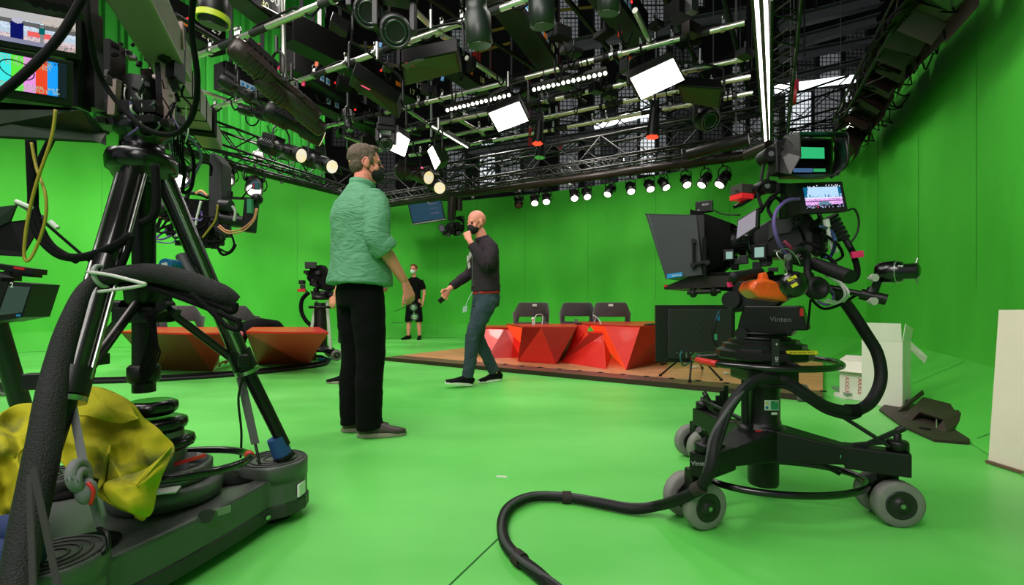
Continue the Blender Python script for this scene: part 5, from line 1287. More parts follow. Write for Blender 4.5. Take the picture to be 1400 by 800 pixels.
# lamp strip and bars
def bar_lamp(lab, a, b_, w, h, n, face, m=BLK, r=.02, rows=1, grp=None):
    a = V(a); b_ = V(b_); u = (b_-a).normalized(); f = V(face).normalized()
    o = thing('led_batten', lab, 'lamp bar', tuple(a), grp); R = Matrix((u.cross(f), u, f)).transposed()
    L_ = (b_-a).length; mb = MB(); mb.box((a+b_)/2-f*h/2, (w, L_, h), R); mb.build('housing', m, o)
    s = u.cross(f)
    for q in range(rows):
        off = s*((q-(rows-1)/2)*w*.42)
        if n > 60:
            mb = MB()
            for i in range(n): c = a+u*L_*(i+.5)/n+off; mb.box(c+f*.004, (w*.20, L_/n*.5, .01), R)
            mb.build('led_row', LAMPD, o)['kind'] = 'stuff'
        else:
            for i in range(n): c = a+u*L_*(i+.5)/n+off; mb = MB(); mb.cyl(c, c+f*.012, r, seg=14); mb.build('led', LAMPD, o)
    for t in (.15,.85):
        c = a+u*L_*t-f*h; mb = MB(); mb.bar(c, c-f*.14, .03, .03); mb.build('bracket', STEEL, o)
    return o
bar_lamp('long vertical-looking double row lamp strip running overhead at right', PH(1040,-10,3.45), PH(1051,208,3.45), .17, .08, 110, (-.1,-.25,-1), BRN, rows=2)
a = PH(609,151,3.35); b_ = PH(699,129,3.35); bar_lamp('bar of fifteen white lamps left of the smaller lit panel', a, b_, .09, .07, 15, (0,-.7,-.75), grp='lamp bars with white dots')
a = PH(727,123,3.35); b_ = PH(831,99,3.35); bar_lamp('bar of fifteen white lamps above the smaller lit panel', a, b_, .09, .07, 15, (0,-.7,-.75), grp='lamp bars with white dots')
a = PH(590,172,3.4); b_ = PH(640,202,3.4); bar_lamp('dark bar with a fine dotted line of lamps between the panels', a, b_, .10, .08, 26, (0,-.7,-.75), r=.010, grp='lamp bars with white dots')
# softlight panels
def soft(lab, c4, lit=True, th=.14, yoke=True, m=BLK, grp=None, face=None):
    c4 = [V(p) for p in c4]; n = (c4[3]-c4[0]).cross(c4[1]-c4[0]).normalized(); n = -n if n.dot(c4[0]-V((0,0,EYE))) > 0 else n
    cen = sum(c4, V((0,0,0)))/4; o = thing('softlight_panel', lab, 'studio light', tuple(cen), grp)
    big = [cen+(p-cen)*1.10 for p in c4]
    mb = MB(); mb.poly([p-n*.004 for p in big], -n*th); mb.build('housing', m, o, bev=.008)
    mb = MB(); mb.poly([p+n*.002 for p in c4]); mb.build('diffuser', LAMP if lit else (face or GREENFACE), o, fixn=False)
    if yoke:
        l = (c4[0]+c4[3])/2; r = (c4[1]+c4[2])/2; s = (r-l).normalized(); w_ = (r-l).length/2+.06; b0 = cen-n*th*.5
        up = V((0,0,1)); hh = .32
        mb = MB(); mb.tube([b0-s*w_, b0-s*w_+up*hh*.7, b0-s*w_*.8+up*hh, b0+s*w_*.8+up*hh, b0+s*w_+up*hh*.7, b0+s*w_], .014, 8, 3); mb.build('yoke', BLK, o)
        mb = MB(); mb.cyl(b0+up*hh, b0+up*(hh+.18), .018, seg=10); mb.build('spigot', STEEL, o)
    return o
GREENFACE = mat('unlit_diffuser', rgb(60,80,62), .4)
gl = 'glowing soft panels'
soft('largest lit white square panel, right of top centre', [P(862,107,5.0),P(920,80,4.9),P(935,109,5.1),P(877,136,5.2)], grp=None)
soft('smaller lit white panel at top centre', [P(668,155,5.5),P(709.5,139,5.4),P(722,165,5.6),P(682,180,5.7)])
soft('lit white panel directly above the head of the linen shirted man', [P(522,200,6.0),P(545,181,5.9),P(560,191,6.1),P(553,214,6.2)])
soft('narrow lit panel seen edge-on right of the linen shirted man', [P(585,206,6.3),P(591,200,6.1),P(602,222,6.2),P(595,232,6.4)])
soft('unlit panel with pink label, tilted, left of top centre', [P(484,104,4.6),P(540,142,4.9),P(543,160,5.1),P(480,118,4.8)], False, face=BRN)
soft('unlit panel with green-lit underside left of the lamp bars', [P(553,86,4.4),P(622,72,4.3),P(628,98,4.6),P(556,116,4.7)], False, face=mat('green_bounce_face', rgb(18,60,20), .4))  # green light from below is painted into the face colour
soft('unlit panel hanging behind the largest lit panel', [P(928,118,5.3),P(985,122,5.3),P(982,148,5.5),P(936,140,5.5)], False, face=MATS['green_bounce_face'])
soft('unlit panel at the top right of the moving lights', [P(452,30,5),P(474,44,5.1),P(472,52,5.2),P(450,40,5.1)], False, face=BLK)
for lab, x, y, d in (('pink strip label on the tilted unlit panel',500,120,4.5),('pink strip label on the green-lit panel',560,88,4.3)):
    loose('pink_strip', lab, 'label', lambda m: m.bar(P(x-6,y-3,d), P(x+6,y+3,d), .012, .01), PNK)
loose('grey_back_plate', 'pale grey plate on top of the green-lit unlit panel', 'plate', lambda m: m.poly([P(550,90,4.25),P(570,82,4.25),P(580,82,4.3),P(556,95,4.3)], (0,0,.01)), MGR)
# self-climbing hoist housings with numbers
STK = mat('sticker_white_blue', rgb(150,175,200), .5)
def hoist(lab, a, b_, H, num, num2=None, w=.26, h=.34, stick=0):
    A0 = PH(*a, H); B0 = PH(*b_, H); u = (B0-A0).normalized(); o = thing('hoist_housing', lab, 'hoist', tuple(B0), 'numbered black hoist housings'); R = frame(u)
    mb = MB(); mb.box((A0+B0)/2+V((0,0,h/2)), (w, (B0-A0).length, h), R); hs = mb.build('housing', BLK, o, bev=.008)
    side = R@V((1,0,0)); nrm = side if side.dot(-A0) > 0 else -side
    c = B0-u*.30+nrm*(w/2+.003)+V((0,0,h*.62)); Fm = facing(nrm, (0,0,1), c)
    if num: 
        mb = MB(); mb.box(B0-u*.42+nrm*(w/2+.002)+V((0,0,h/2)), (.004,.5,h*.9), R); pl = mb.build('number_plate', BLKM, o)
        text(num, .14, facing(nrm, (0,0,1), B0-u*.14+nrm*(w/2+.006)+V((0,0,h*.68))), WHT, pl); text(num2 or num, .12, facing(nrm, (0,0,1), B0-u*.28+nrm*(w/2+.006)+V((0,0,h*.26))), mat('cream_digits', rgb(205,205,150), .5), pl)
        mb = MB(); mb.box(B0-u*.55+nrm*(w/2+.006)+V((0,0,h*.3)), (.004,.09,.06), R); mb.build('orange_label', mat('orange_label', rgb(230,120,20), .5), pl)
    for k in range(stick):
        mb = MB(); q = A0.lerp(B0, .3+.09*k)+nrm*(w/2+.004)+V((0,0,h*.35)); mb.box(q, (.003,.07,.09), R); st_ = mb.build('sticker', STK, o)
        mb = MB(); mb.cyl(q+nrm*.002, q+nrm*.005, .022, seg=12); mb.build('blue_dot', BLUP, st_)
    mb = MB(); q = A0.lerp(B0,.6)+nrm*(w/2+.004)+V((0,0,h*.5)); mb.cyl(q, q+nrm*.008, .014, seg=10); mb.build('red_led', mat('red_led', (1,.02,.02), .3, emit=(1,.02,.02), es=3), o)
    for t in (.2,.8):
        q = A0.lerp(B0,t)+V((0,0,h)); mb = MB(); mb.bar(q, q+V((0,0,1.1)), .05, .015); mb.build('hanging_strap', DGR, o)
    return o
hoist('black hoist housing numbered 29 at top left', (146,-6), (299,77), 4.05, '29', stick=0)
hoist('black hoist housing numbered 30 at the top left of the curtain', (262,-46), (374,40), 4.05, '30', stick=2)
hoist('black hoist housing numbered 17 left of the lamp bars', (392,58), (573,146), 3.9, '17', stick=0)
hoist('black hoist housing numbered 18 behind the green-lit panel', (500,24), (664,132), 3.9, '18', stick=0)
hoist('black hoist housing with six blue stickers at top centre', (660,-30), (750,94), 3.9, '18', w=.3, stick=6)
hoist('black hoist housing ending above the large lit panel', (800,-30), (872,62), 3.9, None, stick=4)
hoist('low black hoist housing with small stickers left of centre', (300,120), (372,150), 3.7, None, stick=3)
hoist('black hoist housing behind the long brown lights', (392,98), (480,150), 3.85, None, stick=3)
hoist('black hoist housing under the small stickers left of centre', (400,135), (520,185), 3.7, None, stick=2)
# long profile lights and dark barrels
def prof(lab, a, b_, r, face=None, m=BRN, grp=None, d0=None, d1=None, H=None, fins=True, name='profile_spotlight'):
    A0 = P(*a, d0) if d0 else PH(*a, H); B0 = P(*b_, d1) if d1 else PH(*b_, H); u = (B0-A0).normalized(); L_ = (B0-A0).length
    o = thing(name, lab, 'spotlight', tuple(A0), grp)
    mb = MB(); mb.lathe([(r*.6,0),(r*.85,L_*.02),(r,L_*.08),(r,L_*.42),(r*.72,L_*.46),(r*.72,L_*.62),(r*.9,L_*.65),(r*.9,L_*.98),(r*.8,L_),(r*.5,L_)], A0, u, 20); mb.build('barrel', m, o)
    if fins:
        mb = MB()
        for k in range(5): c = A0+u*L_*(.14+.055*k); mb.cyl(c, c+u*.012, r*1.09, seg=20)
        mb.build('cooling_fins', m, o)['kind'] = 'stuff'
    if fins:
        R_ = frame(u); sd_ = R_@V((1,0,0))
        for sg in (-1,1): mb = MB(); mb.bar(A0+u*L_*.12+sd_*sg*r*.98, A0+u*L_*.9+sd_*sg*r*.98, r*.22, r*.5, bev=.004); mb.build('side_rail', m, o)
        mb = MB(); mb.box(A0+u*L_*.25+R_@V((0,0,r*1.05)), (r*1.5,L_*.34,r*.55), R_, .006); mb.build('ballast_box', BLK, o)
        for t_ in (.5,.72): mb = MB(); q_ = A0+u*L_*t_+sd_*r*1.1; mb.cyl(q_, q_+sd_*r*.25, r*.2, seg=12); mb.build('focus_knob', DGR, o)
    mb = MB(); mb.cyl(B0-u*.01, B0+u*.006, r*.78, seg=20); mb.build('lens', face or LENS, o)
    c = A0+u*L_*.5; R = frame(u); mb = MB(); s = R@V((1,0,0)); mb.tube([c-s*r*1.15, c-s*r*1.2+V((0,0,r*2)), c+V((0,0,r*2.8)), c+s*r*1.2+V((0,0,r*2)), c+s*r*1.15], .012, 6, 3); mb.cyl(c+V((0,0,r*2.7)), c+V((0,0,r*2.7+.15)), .016, seg=8); mb.build('yoke', BLK, o)
    return o
MULTI = bpy.data.materials.new('multicolour_lens'); MULTI.use_nodes = True
nt = MULTI.node_tree; vo = nt.nodes.new('ShaderNodeTexVoronoi'); tcn = nt.nodes.new('ShaderNodeTexCoord'); vo.inputs['Scale'].default_value = 28; nt.links.new(tcn.outputs['Object'], vo.inputs['Vector'])
crn = nt.nodes.new('ShaderNodeValToRGB'); crn.color_ramp.elements[0].color = (.9,.65,.25,1); crn.color_ramp.elements[1].color = (.75,.7,.75,1); nt.links.new(vo.outputs['Color'], crn.inputs['Fac'])
bs = nt.nodes['Principled BSDF']; nt.links.new(crn.outputs['Color'], bs.inputs['Base Color']); nt.links.new(crn.outputs['Color'], bs.inputs['Emission Color']); bs.inputs['Emission Strength'].default_value = .8
prof('long brown profile spotlight, uppermost of the left group', (316,60), (432,160), .10, d0=3.9, d1=4.5)
prof('brown profile spotlight directly beneath the uppermost one', (352,105), (440,178), .085, d0=4.1, d1=4.6)
prof('dark profile spotlight with a pale front ring, left group', (362,148), (440,190), .10, MULTI, BLK, d0=4.6, d1=4.9)
prof('dark profile spotlight with multicoloured lens at the left truss', (358,196), (412,213), .11, MULTI, BLK, d0=6.2, d1=6.0)
prof('dark profile spotlight with multicoloured lens, nearest the linen shirted man', (414,214), (454,228), .11, MULTI, BLK, d0=6.6, d1=6.3)
prof('grey profile spotlight with yellowish lens right of the linen shirted man', (545,232), (586,243), .12, MULTI, BRN, d0=7.4, d1=7.0)
prof('short spotlight with round yellowish lens above the hanging television', (590,248), (601,257), .11, MULTI, BLK, d0=7.6, d1=7.1)
prof('small black cylinder light hanging over the left hoists', (473,150), (478,178), .05, None, BLK, d0=5, d1=5)
prof('dark profile spotlight at the top left beside the hoist', (300,105), (345,135), .07, None, BLK, d0=5, d1=5.2)
prof('dark profile spotlight pointing left under the brown pair', (372,160), (330,150), .06, None, BLK, d0=5.2, d1=5.4)
GD = mat('lens_green_bounce', rgb(16,38,18), .35)  # green floor reflection painted into the black lamp fronts and bodies
prof('large dark lamp body hanging at top centre, left one', (646,-60), (656,62), .115, GD, mat('lamp_body_green_bounce', rgb(24,34,26), .4), d0=3.6, d1=3.7, grp='large dark lamp bodies', fins=False, name='fresnel_light')
prof('large dark lamp body hanging at top centre, middle one', (736,-70), (742,36), .115, GD, MATS['lamp_body_green_bounce'], d0=3.6, d1=3.7, grp='large dark lamp bodies', fins=False, name='fresnel_light')
prof('large dark lamp body cut by the top edge, rightmost', (838,-80), (832,18), .10, GD, MATS['lamp_body_green_bounce'], d0=3.6, d1=3.7, grp='large dark lamp bodies', fins=False, name='fresnel_light')
o = prof('black cylinder lamp with a yellow band hanging at top left', (296,-72), (291,34), .072, BLK, BLK, d0=2.2, d1=2.25, fins=False, name='cylinder_lamp')
mb = MB(); c = P(291,30,2.25); c2 = P(291.5,22,2.25); mb.cyl(c, c2, .074, seg=24); mb.build('yellow_band', mat('yellow_band', rgb(190,200,40), .5), o)
def mover(lab, c, d, r=.13):
    p = P(*c, d); o = thing('moving_head_light', lab, 'moving light', tuple(p))
    ax = V((.25,-.8,-.55)).normalized()
    mb = MB(); mb.lathe([(.02,-r*1.2),(r*.7,-r*1.1),(r,-r*.4),(r,r*.6),(r*.92,r*.75),(r*.6,r*.7)], p, ax, 26); mb.build('head', BLK, o)
    mb = MB(); mb.ring(p+ax*r*.72, r*.62, .010, ax, 28); mb.cyl(p+ax*r*.6, p+ax*r*.68, r*.55, seg=24); mb.build('lens', LENS, o)
    mb = MB(); mb.ring(p+ax*r*.76, r*.86, .008, ax, 28); mb.build('front_ring', mat('ring_grey', rgb(80,80,84), .3, metal=.6), o)
    s = V((1,.3,0)).normalized(); mb = MB(); mb.bar(p-s*r*1.15, p-s*r*1.15+V((0,0,r*2)), .05, .09, (0,1,0)); mb.bar(p+s*r*1.15, p+s*r*1.15+V((0,0,r*2)), .05, .09, (0,1,0)); mb.box(p+V((0,0,r*2.2)), (r*2.8,.16,.09), rotz(17)); mb.build('yoke', BLK, o, bev=.01)
    mb = MB(); mb.box(p+V((0,0,r*2.9)), (r*2.4,.2,.10), rotz(17)); mb.build('base', BLK, o, bev=.01); return o
mover('round moving light at the top left, upper of two', (504,16), 4.0)
mover('round moving light at the top left, lower of two', (540,42), 3.9)
mover('round moving light above the right end of the back truss', (965,163), 6.0, .14)
mover('small moving light beside the panel over the linen shirted man', (528,196), 5.6, .08)
# cylinders with glowing tips
for x, y, d, r, h, c, lab in ((735,196,6.4,.085,.30,(1,.05,.02),'black cylinder lamp with glowing red tip left of the back truss'),(892,187,6.0,.10,.36,(1,.05,.02),'black cylinder lamp with glowing red tip under the large lit panel'),(738,215,6.9,.10,.22,(.1,.5,.08),'black cylinder lamp with green-lit underside')):
    p = P(x, y, d); o = thing('cylinder_lamp', lab, 'lamp', tuple(p)); mb = MB(); mb.cyl(p+V((0,0,.0)), p+V((.03,0,h)), r*.82, r*.62, 20); mb.build('body', BLK, o)
    e_ = em('tip_%.1f' % c[0], c, 2.2 if c[0] > .5 else .5);  # green-lit underside is imitated by faint emissive dots
    for k in range(6): q = p+V((math.cos(k*PI/3)*r*.5, math.sin(k*PI/3)*r*.5, -.0)); mb = MB(); mb.ell(q, (.03,.03,.022), 10, 6); mb.build('glowing_dot', e_, o)
    mb = MB(); mb.cyl(p+V((.03,0,h)), p+V((.03,0,h+.35)), .015, seg=8); mb.box(p+V((.03,0,h+.05)), (.10,.05,.10)); mb.build('bracket', BLK, o)
# row of small spotlights under the back barrel
def mini():
    o = thing('small_spotlight', 'x', 'spotlight', local=True)
    mb = MB(); mb.tube([(0,0,0),(0,0,-.06)], .014, 8, 1); mb.tube([(-.09,0,-.20),(-.095,0,-.10),(-.05,0,-.06),(.05,0,-.06),(.095,0,-.10),(.09,0,-.20)], .009, 6, 3); mb.build('yoke', BLK, o)
    ax = V((0,-.58,-.80)).normalized(); c = V((0,.06,-.17))
    mb = MB(); mb.lathe([(.02,-.05),(.055,-.04),(.075,.0),(.075,.10),(.085,.11),(.088,.195),(.080,.20),(.078,.192)], c, ax, 20); mb.build('body', BLK, o)
    mb = MB(); mb.cyl(c+ax*.188, c+ax*.203, .062, seg=20); mb.build('lit_lens', LAMPW, o)
    mb = MB()
    for k in range(5): mb.box(c+ax*(.0+.014*k)+V((0,.0,0)), (.165,.006,.10), frame(ax))
    mb.build('fins', BLKM, o)['kind'] = 'stuff'
    mb = MB(); mb.tube([(.03,.05,-.05),(.09,.06,-.12),(.12,.05,-.22),(.08,.06,-.28),(.04,.06,-.18)], .006, 6, 4); mb.build('lead', BLKM, o)
    return o
m0 = mini(); first = True; unlitm = LENS
sp = [(709,0,1,'unlit small spotlight, leftmost under the back barrel',0),(731,0,1,'lit small spotlight, second from left under the back barrel',1),(747,-4,1,'lit small spotlight, third from left under the back barrel',1),
      (785,0,1,'lit small spotlight, fourth from left under the back barrel',1),(802,8,1,'lit small spotlight, fifth from left, beside a coiled lead',1),(833,-50,1,'small spotlight turned sideways at the middle of the back barrel',1),
      (862,0,1,'lit small spotlight just right of the sideways one',1),(888,5,1,'small warm spotlight, eighth from left under the back barrel',1),(908,30,1,'small warm spotlight, ninth from left, turned right',1),
      (938,0,1,'lit small spotlight, third from the right end of the back barrel',1),(963,-75,1.1,'small spotlight swung sideways, second from the right end',1),(988,-78,1.2,'small spotlight swung sideways at the right end of the back barrel',1)]
for x, rz, s, lab, lit in sp:
    t = (x-530)/488; d = 9.9+(7.75-9.9)*t; yb = 279+(213-279)*t
    o = m0 if first else copy_thing(m0); first = False
    p = P(x, yb, d-.0); place(o, M4(rotz(rz), p-V((0,0,.07)))); o.scale = (s*.95,)*3; o['label'] = lab; o['group'] = 'small spotlights under the back barrel'
            
for i, (x, y, d, s, rz) in enumerate(((245,215,7.3,1.9,34),(309,222,7.9,1.7,30),(348,234,8.2,1.8,26))):
    o = copy_thing(sp_src := [q for q in C.objects if q.get('label') == sp[1][3]][0]); place(o, M4(rotz(rz) @ rotx(-12), P(x, y, d)+V((0,0,.12)))); o.scale = (s*.9,)*3
    o['label'] = ['bright round spotlight left of the remote head, seen past the tripod','bright round spotlight partly hidden by the remote head bracket','bright round spotlight right of the remote head'][i]; o['group'] = 'round spotlights under the left barrel'
for c in kids(m0):
    if c.name.startswith('lit_lens'): c.name = 'lens'; c.data = c.data.copy(); c.data.materials[0] = LENS
# floods along the right wall
def flood():
    o = thing('flood_light', 'x', 'flood light', local=True)
    a, b_, h = .30, .16, .26
    vs = [(-a,-b_,0),(a,-b_,0),(a,b_,0),(-a,b_,0),(-a*.6,-b_*.5,h),(a*.6,-b_*.5,h),(a*.6,b_*.5,h),(-a*.6,b_*.5,h)]
    mb = MB(); mb.add(vs, [(3,2,1,0),(4,5,6,7),(0,1,5,4),(1,2,6,5),(2,3,7,6),(3,0,4,7)], False); mb.build('reflector_housing', BRN, o, bev=.006)
    for s in (-1,1):
        mb = MB(); mb.poly([(s*a,-b_,0),(s*a,b_,0),(s*(a+.10),b_*1.1,-.16),(s*(a+.10),-b_*1.1,-.16)], (s*.004,0,0)); mb.build('barn_door', BRN, o)
        mb = MB(); mb.poly([(-a,s*b_,0),(a,s*b_,0),(a*1.05,s*(b_+.10),-.15),(-a*1.05,s*(b_+.10),-.15)], (0,s*.004,0)); mb.build('barn_door', BRN, o)
    mb = MB(); mb.poly([(-a*.9,-b_*.85,-.002),(a*.9,-b_*.85,-.002),(a*.9,b_*.85,-.002),(-a*.9,b_*.85,-.002)]); mb.build('glass', mat('flood_glass', rgb(60,70,60), .2), o)
    mb = MB(); mb.tube([(-a-.03,0,.1),(-a-.04,0,.34),(-a*.5,0,.42),(a*.5,0,.42),(a+.04,0,.34),(a+.03,0,.1)], .012, 6, 3); mb.cyl((0,0,.42),(0,0,.56), .02, seg=8); mb.build('yoke', BLK, o)
    mb = MB(); mb.tube([(.1,.1,.25),(.3,.25,.2),(.38,.3,-.05),(.25,.28,-.2),(.1,.22,-.1),(.2,.1,.2)], .009, 6, 5); mb.build('lead', BLKM, o)
    mb = MB(); mb.box((0,0,h+.04), (.3,.12,.09)); mb.box((.1,-.09,.12), (.12,.02,.05)); mb.build('ballast', BLK, o)
    return o
f0 = flood(); fl = []
N_ = 9
for i in range(N_):
    t = i/(N_-1); x = 1288-128*t**.8; y = -12+196*t; d = 3.45+3.0*t
    o = f0 if i == 0 else copy_thing(f0); p = P(x+3, y+10, d)
    place(o, M4(rotz(64+random.uniform(-9,9)) @ rotx(38+random.uniform(-12,12)) , p)); o.scale = (.80,)*3
    o['label'] = ['brown flood light nearest the lens, cut by the top edge at the right wall','second brown flood light from the top at the right wall','third brown flood light from the top at the right wall','fourth brown flood light from the top, at the height of the upper cables','middle brown flood light of the row at the right wall','brown flood light just below the middle of the right row','third brown flood light from the far end of the right row','second brown flood light from the far end of the right row','farthest brown flood light, above the viewfinder'][i]
    o['group'] = 'brown flood lights along the right wall'; fl.append(o)
for i, (x, y, d, s) in enumerate(((1166,172,6.6,.10),(1161,183,6.7,.07),(1190,117,5.9,.05),(1202,100,5.6,.06))):
    loose('lit_lamp_face', ['bright square lamp face at the far end of the right row','warm glowing lamp under the far end of the right row','small warm lit edge within the right row','white paper tag on the right row of floods'][i], 'lamp', lambda m: m.box(P(x,y,d), (s*1.3,.02,s), roty(20)), [LAMPW, em('warm_glow', (1,.75,.55), 2.5), em('warm_glow', (1,.75,.55), 2.5), WHT][i])
for i in range(16):
    t = i/15; x = 1296-118*t; y = 6+192*t; d = 3.5+3.2*t; a = random.uniform(10,24)*3.5/d*1.3; f1, f2, f3 = [random.uniform(-.4,.4) for _ in range(3)]
    x += random.uniform(-6,4); y += random.uniform(-8,8)
    pts = [P(x,y,d), P(x+a*(.6+f1),y+a*(.1+f2),d), P(x+a*(.9+f2),y+a*(.5+f3),d-.05), P(x+a*(.6+f3),y+a*(1+f1),d), P(x-4+a*f1,y+a*.7,d)]
    q = loose('hanging_lead', 'thin black lead looping from the row of floods at the right wall', 'cable', lambda m: m.tube(pts, .007, 6, 5), BLKM, 'black leads looping from the right row of floods')
# television on the back wall, hanging remote camera
o = thing('wall_television', 'flat television with a dim blue picture hanging on the left of the back wall', 'television', tuple(P(583,306,10.9)))
c4 = [P(557,277,10.6), P(603,271,10.5), P(609,300,10.6), P(564,307,10.7)]; n = V((0,-1,0))
screenq(o, c4, .06, n, BLK); pic(o, c4, n, .03,.04,.97,.93, em('tv_blue', (.014,.05,.085), 1), .01)
for k, (u0, v0, u1, v1) in enumerate(((.62,.18,.86,.24),(.62,.40,.86,.44),(.62,.62,.86,.68))): pic(o, c4, n, u0,v0,u1,v1, em('tv_dim', (.08,.07,.13), 1), .02, 'picture_row')
mb = MB(); mb.bar(c4[3], c4[2], .06, .03); mb.build('bottom_edge', MGR, o)
mb = MB(); mb.cyl(P(580,274,10.6), P(580,245,10.4), .03, seg=10); mb.build('hanger', BLK, o)
o = thing('hanging_remote_camera', 'remote camera hanging on a black pole from the back barrel', 'camera', tuple(P(619,320,9)))
mb = MB(); mb.cyl(P(619,270,9), P(617,302,9), .10, .075, 14); mb.cyl(P(628,272,9), P(628,288,9), .06, seg=10); mb.build('pole', BRN, o)
mb = MB(); mb.ell(P(620,312,9), (.17,.13,.12), 12, 8); mb.build('camera_head', BLKM, o)
for k in range(12):
    x = random.uniform(608,632); y = random.uniform(302,322); mb = MB(); mb.box(P(x,y,8.9), (.09,.07,.07), rotz(random.uniform(0,90)), .005); mb.build('module', BLK, o)
mb = MB(); mb.box(P(604,312,8.9), (.11,.02,.14), roty(-18)); q = mb.build('small_screen', BLK, o); mb = MB(); mb.box(P(604,312,8.88), (.085,.005,.115), roty(-18)); mb.build('picture', em('dim_screen', (.05,.06,.06), 1), q)
mb = MB(); mb.bar(P(606,320,8.9), P(616,322,8.9), .05, .05); mb.build('arm', BLK, o)
for k in range(5):
    mb = MB(); a = random.uniform(10,16); mb.tube([P(622,298,8.9), P(628+a*.3,296+k*2,8.9), P(634,306+k*2,8.85), P(628,320,8.9), P(620,322,8.9)], .012, 6, 4); mb.build('lead', BLKM, o)
# red hook block and lifting chain
o = thing('hoist_hook_block', 'red hook block hanging on thin wires at upper right', 'hoist hook', tuple(P(1085,144,6.5)))
mb = MB(); ax = V((.9,-.4,0)).normalized(); p = P(1084,130,6.5); mb.cyl(p-ax*.03, p+ax*.03, .14, seg=24); mb.build('sheave_cover', mat('hook_red', rgb(130,20,32), .4), o)
mb = MB(); mb.box(p+V((.03,0,.12)), (.06,.08,.16)); mb.build('shackle', MATS['hook_red'], o)
for dx in (-1.5,2.5): mb = MB(); mb.cyl(p+V((dx*.02,0,.15)), P(1082+dx,-20,6.5), .006, seg=6); mb.build('wire', STEEL, o)
# suspension wires, straps, loops
for i in range(34):
    x = random.choice([random.uniform(430,1030), random.uniform(560,1030), random.uniform(1065,1150)]); d = random.uniform(6.5,12); y1 = random.uniform(60,200)-(0 if x < 1040 else 60)
    mb = MB(); pq = P(x,y1,d); mb.cyl(V((pq.x,pq.y,14.0)), pq, random.choice([.008,.012,.02]), seg=6); tag(mb.build('suspension_wire', random.choice([STEEL,BLK,DGR,MGR])), 'thin vertical suspension wire dropping into the lighting grid', 'wire', 'suspension wires over the grid')
for i in range(46):
    x = random.uniform(300,1010); y = max(5, 230-.21*(x-330)+random.uniform(-95,5)); d = FOC*2.75/(HOR-y)
    w_ = random.uniform(6,22); h_ = random.uniform(10,30)
    mb = MB(); mb.tube([P(x,y,d), P(x+w_*.2,y+h_*.7,d), P(x+w_*.6,y+h_,d+.05), P(x+w_,y+h_*.4,d)], random.choice([.007,.011]), 6, 5); tag(mb.build('hanging_lead', BLKM), 'black lead sagging between fixtures in the overhead grid', 'cable', 'black leads sagging in the grid')
for i in range(44):
    x = random.uniform(320,1030); y = max(3, 225-.2*(x-330)+random.uniform(-95,8)); d = FOC*2.8/(HOR-y)
    o = thing('grid_fitting', 'small black box fitting clamped in the overhead grid', 'fitting', tuple(P(x,y,d)), 'small black box fittings in the grid')
    mb = MB(); mb.box(P(x,y,d), (random.uniform(.06,.22),random.uniform(.06,.2),random.uniform(.05,.16)), rotz(random.choice([32,-58])), .006); mb.build('case', random.choice([BLK,BLK,DGR,BRN,BLKM]), o)
    mb = MB(); mb.cyl(P(x,y,d), P(x,y,d)+V((0,0,.14)), .012, seg=6); mb.build('clamp', random.choice([DGR,BLK,BLK]), o)
for i, (x,y,m,lab) in enumerate(((353,63,PNK,'pink tag hanging on the uppermost left spotlight'),(380,92,PNK,'pink tag on the upright pipe'),(415,115,PNK,'pink tag left of the tilted panel'),(554,222,PNK,'pink tag below the panel above the linen shirted man'),(577,230,PNK,'second pink tag right of the linen shirted man'),
        (847,47,REDP,'red tag hanging left of the short cross pipe'),(520,62,BLUP,'blue tag on the second silver pipe'),(862,80,ORG,'orange clamp strap above the large lit panel'),(688,140,REDP,'red tag right of the lamp bar'),(900,155,PNK,'pink flag above the red-tipped cylinder'),(725,180,REDP,'long red strap beside the red-tipped cylinder'),(605,108,BLUP,'blue tag on the third pipe'),(433,88,ORG,'orange clamp on the second silver pipe'))):
    d = FOC*2.75/(HOR-y); loose('coloured_tag', lab, 'tag', lambda mm: mm.box(P(x,y,d), (.035,.02,.12 if 'long' in lab else .05), roty(10)), m)
# crank arms of remote fixtures seen at the left truss
for i, (x,y,lab) in enumerate(((430,185,'curled bundle of leads above the left truss'),(345,160,'curled bundle of leads over the curtain'))):
    loose('lead_bundle', lab, 'cable', lambda m: [m.ring(P(x+j*2,y+j,5.6), .10+.01*j, .008, (0.3,1,0.1), 20) for j in range(1)], BLKM)
# ================= camera crane: dolly, tripod, arm, remote head (left foreground)
GRM = mat('hammered_grey_paint', rgb(84,88,84), .42, noise=.12, nscale=12, metal=.25, bump=.15, bscale=60)
GRD = mat('worn_dark_grey', rgb(52,52,52), .5, noise=.3, nscale=14, metal=.2)
pads = [V((-.90,1.77,0)), V((-1.065,1.08,0)), V((-1.60,1.58,0))]
cd = sum(pads, V((0,0,0)))/3
do = thing('crane_dolly', 'worn grey three-pointed steel crane dolly with round tripod pads', 'dolly', tuple(cd))
rp = [.115,.105,.115]
out = []
for i in range(3):
    c = pads[i]; u = (c-cd).normalized(); nx_ = pads[(i+1)%3]; a0 = math.atan2(u.y,u.x)
    s = 1 if (pads[(i+1)%3]-c).cross(pads[(i+2)%3]-c).z > 0 else -1
    for k in range(11): a = a0+s*math.radians(-115+23*k); out.append(c+V((math.cos(a), math.sin(a), 0))*rp[i])
    a = c+V((math.cos(a0+s*math.radians(115)), math.sin(a0+s*math.radians(115)),0))*rp[i]
    u2 = (nx_-cd).normalized(); a1 = math.atan2(u2.y,u2.x); b_ = nx_+V((math.cos(a1-s*math.radians(115)), math.sin(a1-s*math.radians(115)),0))*rp[(i+1)%3]
    mid = (a+b_)/2; mid = mid+(mid-cd).normalized()*.03
    for t in (.2,.35,.5,.65,.8): out.append(((1-t)**2)*a+2*t*(1-t)*mid+t*t*b_)
mb = MB(); mb.poly([p+V((0,0,.075)) for p in out], (0,0,.105)); mb.build('deck_body', GRM, do, bev=.012)
